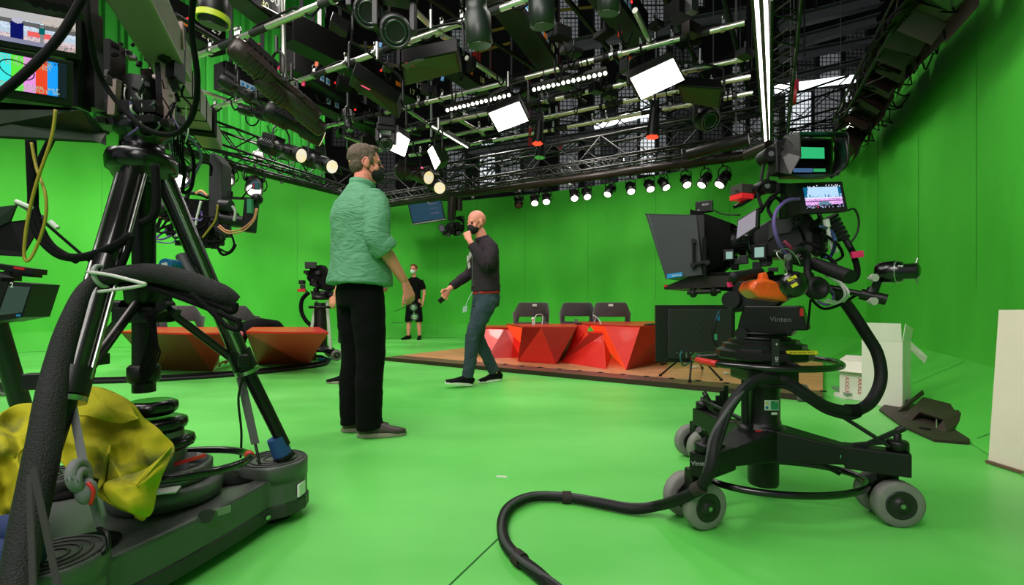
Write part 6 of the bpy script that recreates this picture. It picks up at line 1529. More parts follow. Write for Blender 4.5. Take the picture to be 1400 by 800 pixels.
mb = MB(); mb.poly([cd+(p-cd)*1.012+V((0,0,.035)) for p in out], (0,0,.05)); mb.build('lower_skirt', GRD, do, bev=.006)
for i, c in enumerate(pads):
    mb = MB(); mb.lathe([(rp[i]*1.02,0),(rp[i]*1.02,.055),(rp[i]*.98,.062),(.01,.062)], c+V((0,0,.16)), seg=40); pd = mb.build('round_pad', GRM, do)
    for q in range(4): mb = MB(); mb.ring(c+V((0,0,.223)), rp[i]*(.9-.2*q), .003, seg=40, tseg=6); mb.build('groove_ring', GRD, pd)
for i in range(3):
    u = (pads[i]-cd); c = cd+u*.70; mb = MB(); mb.lathe([(.0005,.183),(.078,.183),(.080,.186)], c, seg=28); mb.build('deck_recess', BLKM, do)
    mb = MB(); mb.cyl(pads[i]+V((0,0,.002)), pads[i]+V((0,0,.04)), .06, seg=20); mb.build('wheel', RUB, do)
for (x, y, w_) in ((283,704,0),(303,699,1),(412,668,2),(365,706,3)):
    r_ = (x-700)/FOC; best = 9
    for q_ in range(len(out)):
        e0 = out[q_]; e1 = out[(q_+1) % len(out)]; den = (e1.x-e0.x)-r_*(e1.y-e0.y)
        if abs(den) < 1e-9: continue
        t_ = (r_*e0.y-e0.x)/den
        if 0 <= t_ <= 1: best = min(best, e0.y+(e1.y-e0.y)*t_)
    mb = MB(); c = P(x,y,best-.004)
    if w_ == 0: mb.cyl(c, c+V((.003,-.012,0)), .020, seg=20); mb.build('filler_cap', GRD, do)
    elif w_ == 1: mb.box(c, (.05,.004,.022), rotz(50)); mb.build('name_plate', mat('aged_plate', rgb(120,135,115), .5), do)
    elif w_ == 2: mb.box(c, (.008,.05,.045)); mb.build('white_tape', WHT, do)
    else: mb.cyl(c, c+V((.01,-.01,0)), .008, seg=10); mb.build('bolt', STEEL, do)
# tripod
AP = V((-1.20,1.52,1.29))
tr_ = thing('crane_tripod', 'heavy black three-legged crane tripod standing on the grey dolly', 'tripod', tuple(cd+V((0,0,.22))))
mb = MB(); mb.lathe([(.05,-.10),(.075,-.08),(.085,-.06),(.095,-.055),(.097,-.02),(.09,.0),(.06,.01),(.06,.05),(.075,.06),(.075,.10),(.05,.105)], AP, seg=36); mb.build('apex_casting', BLKG, tr_)
feet = [V((-.853,1.755,.225)), V((-1.075,1.02,.225)), V((-1.62,1.62,.225))]
LEG = mat('leg_carbon_black', rgb(24,22,22), .25, coat=.5, noise=.2)
for i, f in enumerate(feet):
    a = AP+(V((f.x,f.y,0))-V((AP.x,AP.y,0))).normalized()*.05+V((0,0,-.05)); d_ = (f-a)
    k = a+d_*.62
    mb = MB(); mb.cyl(a, k, .030, .030, 24); lg = mb.build('leg', LEG, tr_)
    s = d_.normalized().cross(V((0,0,1))).normalized()
    for q in (-1,1): mb = MB(); mb.cyl(a+s*q*.036, k+s*q*.036, .006, seg=8); mb.build('guide_rod', STEEL, lg)
    mb = MB(); mb.cyl(k, f+V((0,0,.05))-d_.normalized()*.0, .023, .022, 20); mb.build('lower_leg', BLK, tr_)
    mb = MB(); mb.cyl(k-d_.normalized()*.03, k+d_.normalized()*.04, .040, seg=20); mb.bar(k+s*.03, k+s*.10, .03, .04); cl2 = mb.build('leg_clamp', BLK, tr_, bev=.003)
    mb = MB(); mb.cyl(k+d_.normalized()*.045, k+d_.normalized()*.058, .040, seg=20); mb.build('steel_collar', STEEL, cl2)
    mb = MB(); m = f-d_.normalized()*.09; mb.cyl(m, f-d_.normalized()*.02, .030, .034, 18); mb.build('blue_strap', mat('blue_webbing', rgb(30,75,130), .8), tr_)
    mb = MB(); mb.lathe([(.022,.03),(.030,.02),(.040,.0),(.018,-.004)], f+V((0,0,.004)), d_*-1, 18); mb.build('rubber_foot', RUB, tr_)
# labels on the near leg
a = AP; f = feet[1]
for t in (.26,.30,.52,.56,.60,.64):
    c = a.lerp(f, t)+V((.0,0,-.035)); u = (f-a).normalized(); mb = MB(); mb.box(c+V((.008,-.030,.0)), (.026,.003,.016), frame(V((0,1,0)), -u)); mb.build('white_tape', mat('grey_white_tape', rgb(160,165,160), .6), tr_)
# centre column, collar and struts
CX = V((AP.x+.005, AP.y, 0))
mb = MB(); mb.cyl(CX+V((0,0,.52)), CX+V((0,0,1.24)), .032, seg=24); mb.lathe([(.04,.80),(.05,.81),(.055,.86),(.048,.90),(.036,.91)], CX); mb.lathe([(.036,.55),(.045,.56),(.045,.60),(.036,.61)], CX); mb.build('centre_column', BLK, tr_)
mb = MB(); mb.box(CX+V((0,0,.77)), (.13,.10,.05), None, .008); mb.cyl(CX+V((-.11,-.02,.80)), CX+V((-.05,-.02,.80)), .018, seg=16); mb.ell(CX+V((-.10,-.02,.80)), .022); sp_ = mb.build('spreader_collar', BLK, tr_)
mb = MB()
kc = CX+V((.10,-.03,.80)); 
for q in range(3): mb.bar(kc+V((math.cos(q*2.1)*.0,0,0)), kc+V((math.cos(q*2.09+1.57)*.045, -.01, math.sin(q*2.09+1.57)*.045)), .02, .02)
mb.cyl(kc+V((0,.01,0)), kc+V((0,-.03,0)), .018, seg=14); mb.build('wing_knob', BLK, sp_)
for i, f in enumerate(feet):
    k = (AP+(V((f.x,f.y,0))-V((AP.x,AP.y,0))).normalized()*.05+V((0,0,-.05))).lerp(f,.66)
    mb = MB(); mb.cyl(CX+V((0,0,.765))+(k-CX).normalized()*.06, k, .0135, seg=14); mb.build('spreader_strut', mat('strut_dark_steel', rgb(60,56,56), .3, metal=.7), tr_)
# weights and hand wheel on the column foot
hw = thing('dolly_column_base', 'stack of black handwheels and steel rings on the middle of the grey dolly', 'column base', tuple(cd+V((0,0,.19))))
W0 = V((-1.135,1.50,0))
mb = MB(); mb.lathe([(.150,.19),(.155,.22),(.150,.24),(.12,.245)], W0+V((.03,0,.0)), seg=40); mb.build('base_disc', GRM, hw)
mb = MB(); mb.lathe([(.12,.245),(.125,.25),(.125,.29),(.115,.295),(.115,.26),(.05,.255)], W0+V((.03,0,0)), seg=40); mb.build('tray_ring', mat('dull_steel', rgb(105,108,108), .35, metal=.7), hw)
mb = MB(); mb.cyl(W0+V((0,0,.25)), W0+V((0,0,.40)), .085, .07, 32); mb.build('hub', MATS['dull_steel'], hw)
for z, r in ((.36,.115),(.42,.095),(.475,.07)):
    mb = MB(); mb.lathe([(.03,z-.02),(r*.8,z-.024),(r,z-.012),(r*1.04,z),(r,z+.014),(r*.8,z+.022),(.03,z+.02)], W0+V((-.02,0,0)), seg=40); mb.build('handwheel_disc', BLKG, hw)
mb = MB(); mb.ring(W0+V((.06,-.02,.30)), .215, .0125, (.0,.10,1), 64, tseg=10); rr_ = mb.build('steering_ring', BLKG, hw)
mb = MB(); mb.ring(W0+V((.06,-.02,.30)), .215, .0150, (.0,.10,1), 64, tseg=10, arc=.04, start=math.radians(-40)); mb.build('red_patch', REDP, rr_)
mb = MB(); mb.box(W0+V((.10,-.13,.256)), (.10,.05,.004), rotz(20)); mb.build('paper_sheet', WHT, hw)
mb = MB(); mb.bar(W0+V((.07,-.03,.30)), W0+V((.14,.02,.315)), .006, .01); mb.build('red_lever', REDP, hw)
# yellow jacket draped on the dolly
JM = cloth_mat('yellow_jacket_cloth', rgb(160,156,26), (7,7,3), .45, .1)
nt = JM.node_tree; b0_ = nt.nodes['Principled BSDF']; lk = b0_.inputs['Base Color'].links[0].from_socket
nz = nt.nodes.new('ShaderNodeTexNoise'); nz.inputs['Scale'].default_value = 9; nz.inputs['Detail'].default_value = 6; cr = nt.nodes.new('ShaderNodeValToRGB'); cr.color_ramp.elements[0].position = .54; cr.color_ramp.elements[0].color = (0,0,0,1); cr.color_ramp.elements[1].position = .70; cr.color_ramp.elements[1].color = (1,1,1,1)
tcj = nt.nodes.new('ShaderNodeTexCoord'); nt.links.new(tcj.outputs['Object'], nz.inputs['Vector']); nt.links.new(nz.outputs['Fac'], cr.inputs['Fac'])
mxj = nt.nodes.new('ShaderNodeMix'); mxj.data_type = 'RGBA'; nt.links.new(cr.outputs['Color'], mxj.inputs[0]); nt.links.new(lk, mxj.inputs[6]); mxj.inputs[7].default_value = (.10,.11,.03,1); nt.links.new(mxj.outputs[2], b0_.inputs['Base Color'])
from mathutils import noise as mn
def drape(outline, cen, dc, do_, folds, seed, root, name):
    """outline px with depth; rings toward centre bulging to the viewer"""
    rn_ = random.Random(seed); n = len(outline)*8; ol = smooth_path([V((x,y,d)) for x,y,d in outline+[outline[0]]], 8)[:-1]; n = len(ol); K = 26; vs = []; fs = []
    for k in range(K+1):
        t = k/K
        for i, p in enumerate(ol):
            q = V((cen[0],cen[1],dc)).lerp(p, t); a = 2*PI*i/n
            n0 = mn.noise(V((q.x*.011, q.y*.011, seed))); ph_ = (q.x*.075-q.y*.045)*(1 if seed % 2 else .6)+n0*5; n1 = abs(math.sin(ph_*.5)); n2 = mn.noise(V((q.x*.03, q.y*.03, seed+5)))
            d = q.z+(.030*n1+.045*n2-.01)*folds
            vs.append(P(q.x+1.5*math.sin(a*7)*t, q.y+1.5*math.cos(a*5)*t, d))
    for k in range(K):
        for i in range(n):
            j = (i+1) % n; fs.append((k*n+i, k*n+j, (k+1)*n+j, (k+1)*n+i))
    mb = MB(); mb.add(vs, fs, True); o = mb.build(name, JM, root); md = o.modifiers.new('s','SOLIDIFY'); md.thickness = .004; return o
jk = thing('yellow_jacket', 'crumpled dirty yellow work jacket draped over the grey crane dolly', 'jacket', tuple(P(150,640,1.3)))
drape([(92,545,1.42),(118,530,1.46),(150,534,1.44),(184,552,1.38),(200,575,1.33),(222,592,1.30),(238,612,1.29),(222,650,1.26),(201,706,1.20),(172,698,1.18),(134,676,1.17),(140,655,1.19),(90,640,1.22),(70,600,1.30)], (150,610), 1.27, 0, 1, 1, jk, 'body_panel')
drape([(-30,590,1.2),(20,556,1.36),(60,550,1.38),(84,560,1.36),(70,620,1.28),(50,680,1.18),(20,730,1.08),(-20,760,1.02),(-60,700,1.05)], (25,620), 1.2, 0, 1.1, 3, jk, 'sleeve_panel')
drape([(120,535,1.40),(135,530,1.42),(170,548,1.38),(190,570,1.30),(170,578,1.28),(120,570,1.30),(100,560,1.34)], (145,556), 1.30, 0, .9, 5, jk, 'collar_fold')
drape([(150,655,1.17),(175,650,1.16),(215,630,1.20),(236,612,1.25),(222,650,1.2),(203,705,1.15),(170,698,1.13),(140,672,1.14)], (188,665), 1.13, 0, .6, 8, jk, 'cuff_flap')
# grey ratchet strap with hooks
st = thing('ratchet_strap', 'grey ratchet strap pulled from the tripod down to the dolly, left one', 'strap', tuple(P(120,700,1.1)))
SG = mat('grey_webbing', rgb(110,112,112), .8)
mb = MB(); mb.bar(P(98,548,1.18), P(115,640,1.10), .022, .003, (0,-1,0)); mb.bar(P(117,640,1.10), P(136,720,1.12), .020, .003, (0,-1,0)); mb.build('webbing', SG, st)
mb = MB(); mb.ring(P(108,650,1.08), .028, .012, (1,.3,.2), 24, tseg=8); mb.ring(P(112,655,1.075), .018, .010, (1,.3,.2), 20, tseg=8); mb.ell(P(118,672,1.08), (.022,.02,.03)); mb.build('ratchet', SG, st)
mb = MB(); mb.tube([P(120,660,1.07), P(128,672,1.07), P(124,690,1.07)], .004, 8, 4); mb.build('red_thread', REDP, st)
mb = MB(); mb.tube([P(134,722,1.12), P(146,730,1.11), P(148,750,1.10), P(138,758,1.10), P(134,752,1.10)], .005, 8, 4); mb.build('hook', BLK, st)
st = thing('ratchet_strap', 'pale grey strap hanging from the right tripod leg down to the round pad', 'strap', tuple(P(345,600,1.7)))
mb = MB(); mb.bar(P(328,512,1.70), P(349,607,1.72), .030, .003, (0,-1,0)); mb.build('webbing', SG, st)
mb = MB(); mb.tube([P(349,607,1.72), P(354,630,1.70), P(356,648,1.68), P(353,664,1.66), P(349,655,1.66)], .005, 8, 4); mb.build('hook', BLK, st)
mb = MB(); mb.tube([P(333,514,1.68), P(326,545,1.68), P(330,590,1.69), P(329,626,1.70)], .004, 8, 5); mb.build('cord', BLK, st)
# crossed webbing at the near leg, bottom left
tag((lambda mb: (mb.bar(P(40,650,.98), P(46,830,.86), .014, .003, (0,-1,0)), mb.bar(P(45,640,.97), P(85,830,.86), .014, .003, (0,-1,0)), mb)[-1].build('grey_strap_pair', mat('dark_webbing', rgb(46,44,44), .8)))(MB()), 'dark webbing straps crossing at the bottom left corner', 'strap')
loose('blue_pad', 'dark blue padded wrap at the bottom left on the near dolly pad', 'pad', lambda m: (m.cyl(P(-10,728,1.05), P(44,722,1.05), .035, seg=20), m.cyl(P(-12,760,1.02), P(46,762,1.02), .045, .035, 20)), mat('navy_fabric', rgb(20,40,85), .8))
# cable bundles over the tripod
cb = thing('crane_cable_bundle', 'thick black sleeved cable bundle draped over the crane tripod', 'cable bundle', tuple(P(200,380,1.4)))
mb = MB(); mb.tube([P(14,860,.90), P(30,760,.97), P(46,680,1.03), P(60,610,1.08), P(68,555,1.12), P(80,500,1.17), P(98,440,1.22), P(120,395,1.27), P(150,378,1.30), P(200,373,1.33), P(250,383,1.36), P(300,402,1.38), P(322,414,1.40)], [.026,.030,.032,.033,.031,.030,.028,.024,.020,.022,.028,.032,.032,.022], 14, 6); mb.build('main_sleeve', mat('braided_sleeve', rgb(17,17,18), .75, bump=.5, bscale=220), cb)
for i, pts in enumerate(([(322,414),(318,426),(290,415),(240,398),(190,385),(150,382)], [(326,440),(318,436),(280,420),(235,403),(190,390),(150,386)], [(326,436),(328,450),(310,446),(285,422),(262,402)], [(150,384),(120,402),(108,440),(92,490),(78,540)])):
    mb = MB(); mb.tube([P(x,y,1.36-.02*i) for x,y in pts], .009-.001*i, 8, 7); mb.build('lead', BLKM, cb)
mb = MB(); c = P(140,378,1.29); mb.ring(c, .03, .006, (1,.1,.3), 24); mb.build('tie', MATS['grey_white_tape'], cb)
mb = MB(); mb.tube([P(120,372,1.26), P(150,376,1.22), P(190,386,1.2), P(198,389,1.2), P(180,393,1.21), P(135,399,1.24)], .0045, 8, 5); mb.build('white_zip_tie', CABW, cb)
for i, (pts, r, lab) in enumerate((([(42,190),(45,260),(48,310),(75,345),(110,352),(150,340),(180,322)], .012, 'black cable hanging from the monitor shelf and curving right to the tripod'), ([(70,190),(45,250),(52,300),(70,335),(105,357)], .009, 'second black cable hanging left of the tripod'), ([(212,225),(214,270),(210,295),(195,305)], .011, 'short black cable curving behind the rear leg'),
                                   ([(180,322),(172,350),(160,372),(150,355)], .008, 'thin black cable dropping behind the near leg'), ([(45,290),(85,325),(140,372),(165,392)], .004, 'thin black cord slanting down to the near leg'))):
    if len((pts, r, lab)) == 3: loose('crane_cable', lab, 'cable', lambda m: m.tube([P(x,y,1.32) for x,y in pts], r, 10, 7), BLKM)
loose('yellow_cable', 'yellow cable hanging in a long loop from the lower monitor', 'cable', lambda m: m.tube([P(76,150,1.06), P(70,190,1.06), P(50,250,1.06), P(38,300,1.06), P(33,345,1.06), P(38,357,1.06), P(50,338,1.07), P(62,300,1.07), P(62,265,1.07), P(50,230,1.08), P(43,195,1.08)], .0032, 8, 7), CABY)
loose('tape_wrap_marker', 'white tape wrap on the thin lead left of the yellow cable', 'tape', lambda m: m.cyl(P(22,275,1.2), P(43,284,1.2), .005), WHT)
loose('tape_wrap_marker', 'white tape wrap on the thick black cable left of the tripod', 'tape', lambda m: m.cyl(P(69,303,1.31), P(79,312,1.31), .006), WHT)
pw = thing('blue_power_plug', 'round blue capped power connector hanging behind the right tripod leg', 'plug', tuple(P(240,365,1.6)))
mb = MB(); c = P(241,364,1.55); mb.cyl(c, c+V((.0,-.05,-.0)), .021, seg=22); cp_ = mb.build('cap', BLUP, pw); mb = MB(); mb.box(c+V((0,-.052,0)), (.018,.002,.014), roty(-15)); mb.build('paper_mark', WHT, cp_)
mb = MB(); mb.cyl(P(248,350,1.6), P(262,378,1.58), .018, seg=18); mb.build('body', MGR, pw)
# collection of thin cables hanging off collar
for i in range(6):
    loose('collar_lead', 'thin black lead looping down from the column collar', 'cable', lambda m: m.tube([P(196+3*i,428,1.46), P(205+2*i,450+4*i,1.44), P(198+i*4,485,1.44), P(192+2*i,505+3*i,1.45), P(194+i,522,1.46)], .003, 6, 5), BLKM, 'thin leads under the tripod collar')
# crane arm
AR = mat('arm_grey_paint', rgb(136,122,114), .4, metal=.2, noise=.05)
ca = thing('grey_crane_jib', 'grey boxed crane arm reaching from the top left to the remote head', 'crane arm', tuple(AP+V((0,0,.1))))
a = P(158,-60,1.08); b_ = P(238,88,1.62); mb = MB(); mb.bar(a, b_, .105, .105, (0,0,1), .008); mb.build('front_beam', AR, ca)
c0 = P(228,92,1.62); c1 = P(272,162,2.05); mb = MB(); u = (c1-c0).normalized(); mb.bar(c0, c1, .10, .10, (0,0,1), .006); bm2 = mb.build('rear_beam', AR, ca)
for t in (.25,.5,.75): mb = MB(); c = c0.lerp(c1,t); mb.box(c, (.104,.008,.104), frame(u)); mb.build('dark_joint', BLKM, bm2)
mb = MB(); c = c1+u*.03; mb.box(c, (.115,.06,.115), frame(u)); mb.build('black_band', BLKM, ca)
c2 = P(290,192,2.35); mb = MB(); mb.bar(c1+u*.06, c2, .085, .085, (0,0,1), .006); mb.build('end_beam', AR, ca)
mb = MB(); mb.bar(P(226,62,1.5), P(233,172,1.5), .018, .03, (0,1,0)); mb.bar(P(158,110,1.45), P(155,158,1.45), .022, .02, (0,1,0)); mb.build('steel_bracket', mat('worn_pale_steel', rgb(165,140,135), .4, metal=.4), ca)
mb = MB(); mb.bar(P(225,50,1.52), P(228,160,1.52), .03, .05, (0,1,0)); mb.bar(P(241,30,1.5), P(240,110,1.5), .028, .05, (0,1,0)); mb.build('pivot_cheek', BLK, ca)
mb = MB(); mb.bar(P(247,30,1.48), P(249,68,1.48), .014, .006, (0,1,0)); mb.build('drilled_plate', MATS['worn_pale_steel'], ca)
mb = MB(); mb.cyl(AP+V((0,0,.10)), AP+V((0,0,.24)), .05, seg=24); mb.box(AP+V((0,0,.13)), (.19,.14,.04), None, .008); mb.build('pivot_post', BLK, ca)
mb = MB(); mb.box(P(188,172,1.5), (.22,.10,.025), rotz(-8), .005); mb.bar(P(150,60,1.5), P(152,160,1.5), .05, .06, (0,1,0)); mb.build('cradle_plate', BLK, ca)
for i in range(85):
    x = random.uniform(125,250); y = random.uniform(60,180)
    if x < 145 and y < 60: continue
    s = random.uniform(.008,.026); mb = MB(); mb.box(P(x,y,1.5+random.uniform(-.06,.12)), (s,s*random.uniform(.6,1.5),s*random.uniform(.5,1.6)), rotz(random.uniform(0,90)) @ roty(random.uniform(-30,30)), .002); mb.build('rig_fitting', random.choice([BLK,BLKM,BLK,BLKM,BRN]), ca)
for i in range(22):
    x = random.uniform(165,255); y = random.uniform(110,150); pts = [P(x+random.uniform(-8,8)+q*random.uniform(-2,5), y+q*16+random.uniform(-4,4), 1.48+random.uniform(-.05,.05)) for q in range(4)]
    loose('arm_lead', 'thin lead in the tangle of cables under the crane arm', 'cable', lambda m: m.tube(pts, random.choice([.002,.0035]), 6, 5), random.choice([BLKM,BLKM,PURP,CABW,MGR]), 'tangled leads under the crane arm')
for i, (pts, r, m, lab) in enumerate(((([(266,-20,.9),(262,40,.95),(270,110,1.0),(262,160,1.05),(235,184,1.1),(190,170,1.1),(140,110,1.1),(122,40,1.0),(118,-20,1.0)]), .006, BLKM, 'black cable hanging in a wide loop at the top left'),
        (([(122,-20,.7),(85,45,.68),(40,95,.65),(-20,145,.62)]), .0058, BLKM, 'out of focus black cable slanting across the monitors'),
        (([(232,170,1.6),(262,190,1.7),(275,215,1.8),(262,245,1.9),(240,262,1.9)]), .005, PURP, 'purple cable curving down beside the tripod head'),
        (([(240,190,1.7),(252,230,1.75),(250,262,1.8),(262,255,1.8),(264,215,1.8),(250,185,1.7)]), .007, BLKM, 'black cable loop right of the tripod head'),
        (([(262,232,2.0),(276,222,2.1),(288,226,2.2),(288,240,2.2)]), .007, BLKM, 'black cable reaching the remote head bracket'),
        (([(245,60,2.2),(268,130,2.3),(290,160,2.35),(303,200,2.4)]), .006, STEEL, 'thin steel stay wire along the crane arm')) ):
    loose('arm_cable', lab, 'cable', lambda mm: mm.tube([P(*p) for p in pts], r, 8, 8), m)
for i in range(7):
    loose('drop_lead', 'thin lead dropping beside the tripod head to the dangling plugs', 'cable', lambda m: m.tube([P(228+3*i,165,1.62), P(232+3*i,200,1.64), P(236+2.5*i,240,1.66)], .0025, 6, 4), random.choice([BLKM,PURP,CABW,BLKM]), 'thin leads beside the tripod head')
# remote head with camera
rh = thing('remote_head', 'black remote pan head with camera hanging from the crane arm, full of cables', 'remote head', tuple(P(300,345,2.4)))
d = 2.4
mb = MB(); mb.poly([P(286,212,d),P(292,208,d),P(303,222,d),P(303,322,d),P(284,322,d),P(285,240,d)], (0,.09,0)); mb.build('drop_bracket', mat('bracket_charcoal', rgb(40,40,42), .5), rh, bev=.006)
mb = MB(); mb.box(P(279,305,d+.1), (.16,.18,.22), rotz(20), .012); mb.box(P(283,325,d), (.08,.08,.10), None, .006); mb.build('camera_body', BLKM, rh)
mb = MB(); mb.box(P(240,286,d+.05), (.12,.14,.12), rotz(25), .01); mb.cyl(P(232,286,d), P(214,280,d-.02), .05, .055, 18); mb.build('left_module', BLK, rh)
mb = MB(); mb.cyl(P(303,300,d), P(340,305,d), .032, .03, 16); mb.cyl(P(302,282,d), P(316,283,d), .035, seg=16); mb.build('tilt_axle', BLK, rh)
mb = MB(); mb.bar(P(345,272,d), P(340,318,d), .05, .06, (0,1,0), .01); mb.ell(P(351,272,d), (.03,.03,.03)); mb.build('side_arm', BLK, rh)
mb = MB(); mb.bar(P(303,270,d), P(345,272,d), .012, .012); mb.cyl(P(315,262,d), P(315,270,d), .012); mb.build('top_rod', BLK, rh)
mb = MB(); mb.box(P(350,254,d), (.03,.03,.04), None, .003); mb.build('blue_block', mat('teal_block', rgb(35,95,120), .5), rh); mb = MB(); mb.box(P(347,254,d-.017), (.006,.003,.03)); mb.build('red_stripe', REDP, rh)
mb = MB(); mb.box(P(342,282,d-.04), (.022,.02,.07)); mb.build('green_board', GRNL, rh)
mb = MB(); mb.tube([P(255,272,d), P(259,264,d), P(275,266,d), P(284,270,d)], .010, 8, 4); mb.build('carry_handle', BLK, rh)
for i in range(20):
    x = random.uniform(215,300); y = random.uniform(278,330); pts = [P(x,y,d-.03), P(x-random.uniform(0,25),y+random.uniform(8,22),d-.05), P(x+random.uniform(-10,20),y+random.uniform(5,22),d-.05), P(x+random.uniform(5,25),y+random.uniform(-5,8),d-.03)]
    if max(p.z for p in pts) > 9: continue
    mb = MB(); mb.tube(pts, random.choice([.0035,.005]), 6, 5); mb.build('lead', random.choice([BLKM,BLKM,BLKM,BLKM,BLKM,BLKM,CABW,CABY,PURP]), rh)
for pts, r, m in (([(298,280),(295,300),(285,315),(277,325)], .005, CABY), ([(350,285),(346,300),(330,313),(312,316),(300,308)], .004, CABO), ([(352,285),(347,302),(332,316),(312,319),(298,310)], .004, CABO), ([(318,282),(322,290),(320,302)], .007, CABW), ([(275,275),(270,295),(266,315)], .006, CABW), ([(345,256),(338,262),(330,272)], .004, BLKM),
                  ([(316,320),(320,335),(312,345),(300,340)], .005, BLKM), ([(296,335),(304,348),(316,344),(322,334)], .007, BLKM), ([(268,265),(275,261),(284,268)], .006, CABO)):
    mb = MB(); mb.tube([P(x,y,d-.05) for x,y in pts], r, 8, 5); mb.build('lead', m, rh)
for k in range(14):
    x = random.uniform(225,330); y = random.uniform(290,335); mb = MB(); mb.box(P(x,y,d), (.03,.04,.025), rotz(random.uniform(0,90)), .003); mb.build('connector', BLK, rh)
# monitors at top left
def fmon(lab, c4, pw_, name='rack_monitor'):
    o = thing(name, lab, 'monitor', tuple(V(c4[3]))); n = (c4[3]-c4[0]).cross(c4[1]-c4[0]).normalized(); n = -n if n.y > 0 else n
    screenq(o, c4, pw_, n, BLK); return o, n
c4 = [P(-70,-14,1.05), P(112,22,1.25), P(112,82,1.25), P(-70,52,1.05)]
o, n = fmon('upper monitor at the top left showing two people in the studio', c4, .05)
i4 = [quadmap(c4,u,v) for u, v in ((.05,.18),(.94,.15),(.94,.88),(.05,.86))]
rn = random.Random(5)
def studio(u, v):
    w = (u-.33)/.67
    if 0 < w < 1:
        if (w-.21)**2/.0045+(v-.30)**2/.010 < 1: return (.45,.5,.6)
        if abs(w-.21) < .085 and .36 < v < .86+.0*w: return (.03,.05,.1)
        if abs(w-.53) < .045 and .42 < v < .62: return (.05,.07,.12)
        if abs(w-.53) < .028 and .36 < v < .88: return (.25,.22,.3)
        if .33 < w < .65 and .56 < v < .72: return (.85,.12,.15)
    if v < .28-.0*u: return (.45,.47,.55) if rn.random() < .8 or w < .5 else (.75,.5,.4)
    if v < .38+.1*u and v > .24+.1*u: return (.12,.10,.14)
    if v < .36 and w > .55: return (.6,.45,.35) if rn.random() < .5 else (.2,.2,.25)
    if v < .60: return (.6,.75,.9) if rn.random() < .85 else (.3,.4,.5)
    if v < .72: return (.55,.6,.75)
    if v < .86: return (.8,.62,.6) if rn.random() < .8 else (.4,.3,.4)
    return (.3,.28,.35) if w < .6 else ((.75,.55,.5) if rn.random() < .5 else (.2,.2,.3))
mosaic('picture', o, i4, n, 44, 90, studio, .003)
c4 = [P(-70,50,1.03), P(101,84,1.22), P(101,146,1.22), P(-70,122,1.03)]
o, n = fmon('lower monitor at the top left showing bright colour bars', c4, .05)
i4 = [quadmap(c4,u,v) for u, v in ((.05,.10),(.93,.10),(.93,.85),(.05,.85))]; pic(o, i4, n, 0,0,1,1, em('mon_black', (.006,.01,.02), 1), .002)
for k, (u0, u1, c) in enumerate(((0,.27,(.95,.95,.95)),(.27,.455,(.05,.85,.80)),(.455,.57,(.12,.85,.05)),(.57,.685,(.85,.30,.80)),(.685,.80,(.85,.06,.02)),(.80,.905,(.01,.35,1)))): pic(o, i4, n, u0,.02,u1,.98, em('bar_%d' % k, c, 1), .003, 'colour_bar')
def scrtext(s, size, u, v, m, al='CENTER'):
    x_ = (i4[1]-i4[0]).normalized(); y_ = n.cross(x_); y_ = y_ if y_.z > 0 else -y_
    return text(s, size, M4(Matrix((x_, y_, n)).transposed(), quadmap(i4,u,v)+n*.004), m, o, align=al, ext=.0002)
scrtext('STUDIO MCR', .016, .60,.13, WHT); scrtext('D 101 SDR TEST', .012, .62,.26, WHT)
x_ = (i4[1]-i4[0]).normalized(); y_ = n.cross(x_); y_ = y_ if y_.z > 0 else -y_; SM = lambda u, v: M4(Matrix((x_, y_, n)).transposed(), quadmap(i4,u,v)+n*.004)
marks(SM(.64,.82), .11, .008, 14, WHT, o, seed=3); marks(SM(.64,.91), .11, .008, 16, WHT, o, seed=4); marks(SM(.85,.08), .03, .006, 5, BLK, o, seed=5)
mb = MB(); mb.ring(quadmap(i4,.51,.42)+n*.004, .030, .0012, n, 40, .7); mb.build('circle_mark', BLK, o)
# control strip above, shelf under the monitors
loose('top_panel', 'black control strip above the upper monitor at the top left', 'panel', lambda m: m.poly([P(-70,-60,1.02), P(112,-30,1.24), P(112,18,1.24), P(-70,-18,1.02)], (0,.05,0)), BLK)
for k in range(5):
    loose('control_knob', 'small black knob on the control strip at the top left', 'knob', lambda m: m.cyl(P(48+13*k,4+2.6*k,1.17), P(48+13*k,4+2.6*k,1.13), .010, seg=16), BLKM, 'knobs on the top left control strip')
sh_ = thing('monitor_shelf', 'dark shelf tray below the two monitors at the top left', 'shelf', tuple(P(60,190,1.25)))
mb = MB(); mb.poly([P(-70,150,1.0), P(112,150,1.25), P(137,178,1.35), P(137,196,1.35), P(128,192,1.22), P(-70,182,.98)], (0,.02,0)); mb.build('tray', mat('shelf_green_black', rgb(24,42,26), .4), sh_)
mb = MB(); mb.poly([P(-70,134,1.02), P(104,148,1.24), P(118,165,1.3), P(-70,150,1.02)], (0,.03,0)); mb.build('rail', BLKM, sh_)
mb = MB(); mb.bar(P(122,20,1.3), P(124,150,1.3), .05, .03, (0,1,0)); mb.bar(P(108,30,1.28), P(108,150,1.28), .03, .04, (0,1,0)); mb.build('upright', BLK, sh_)
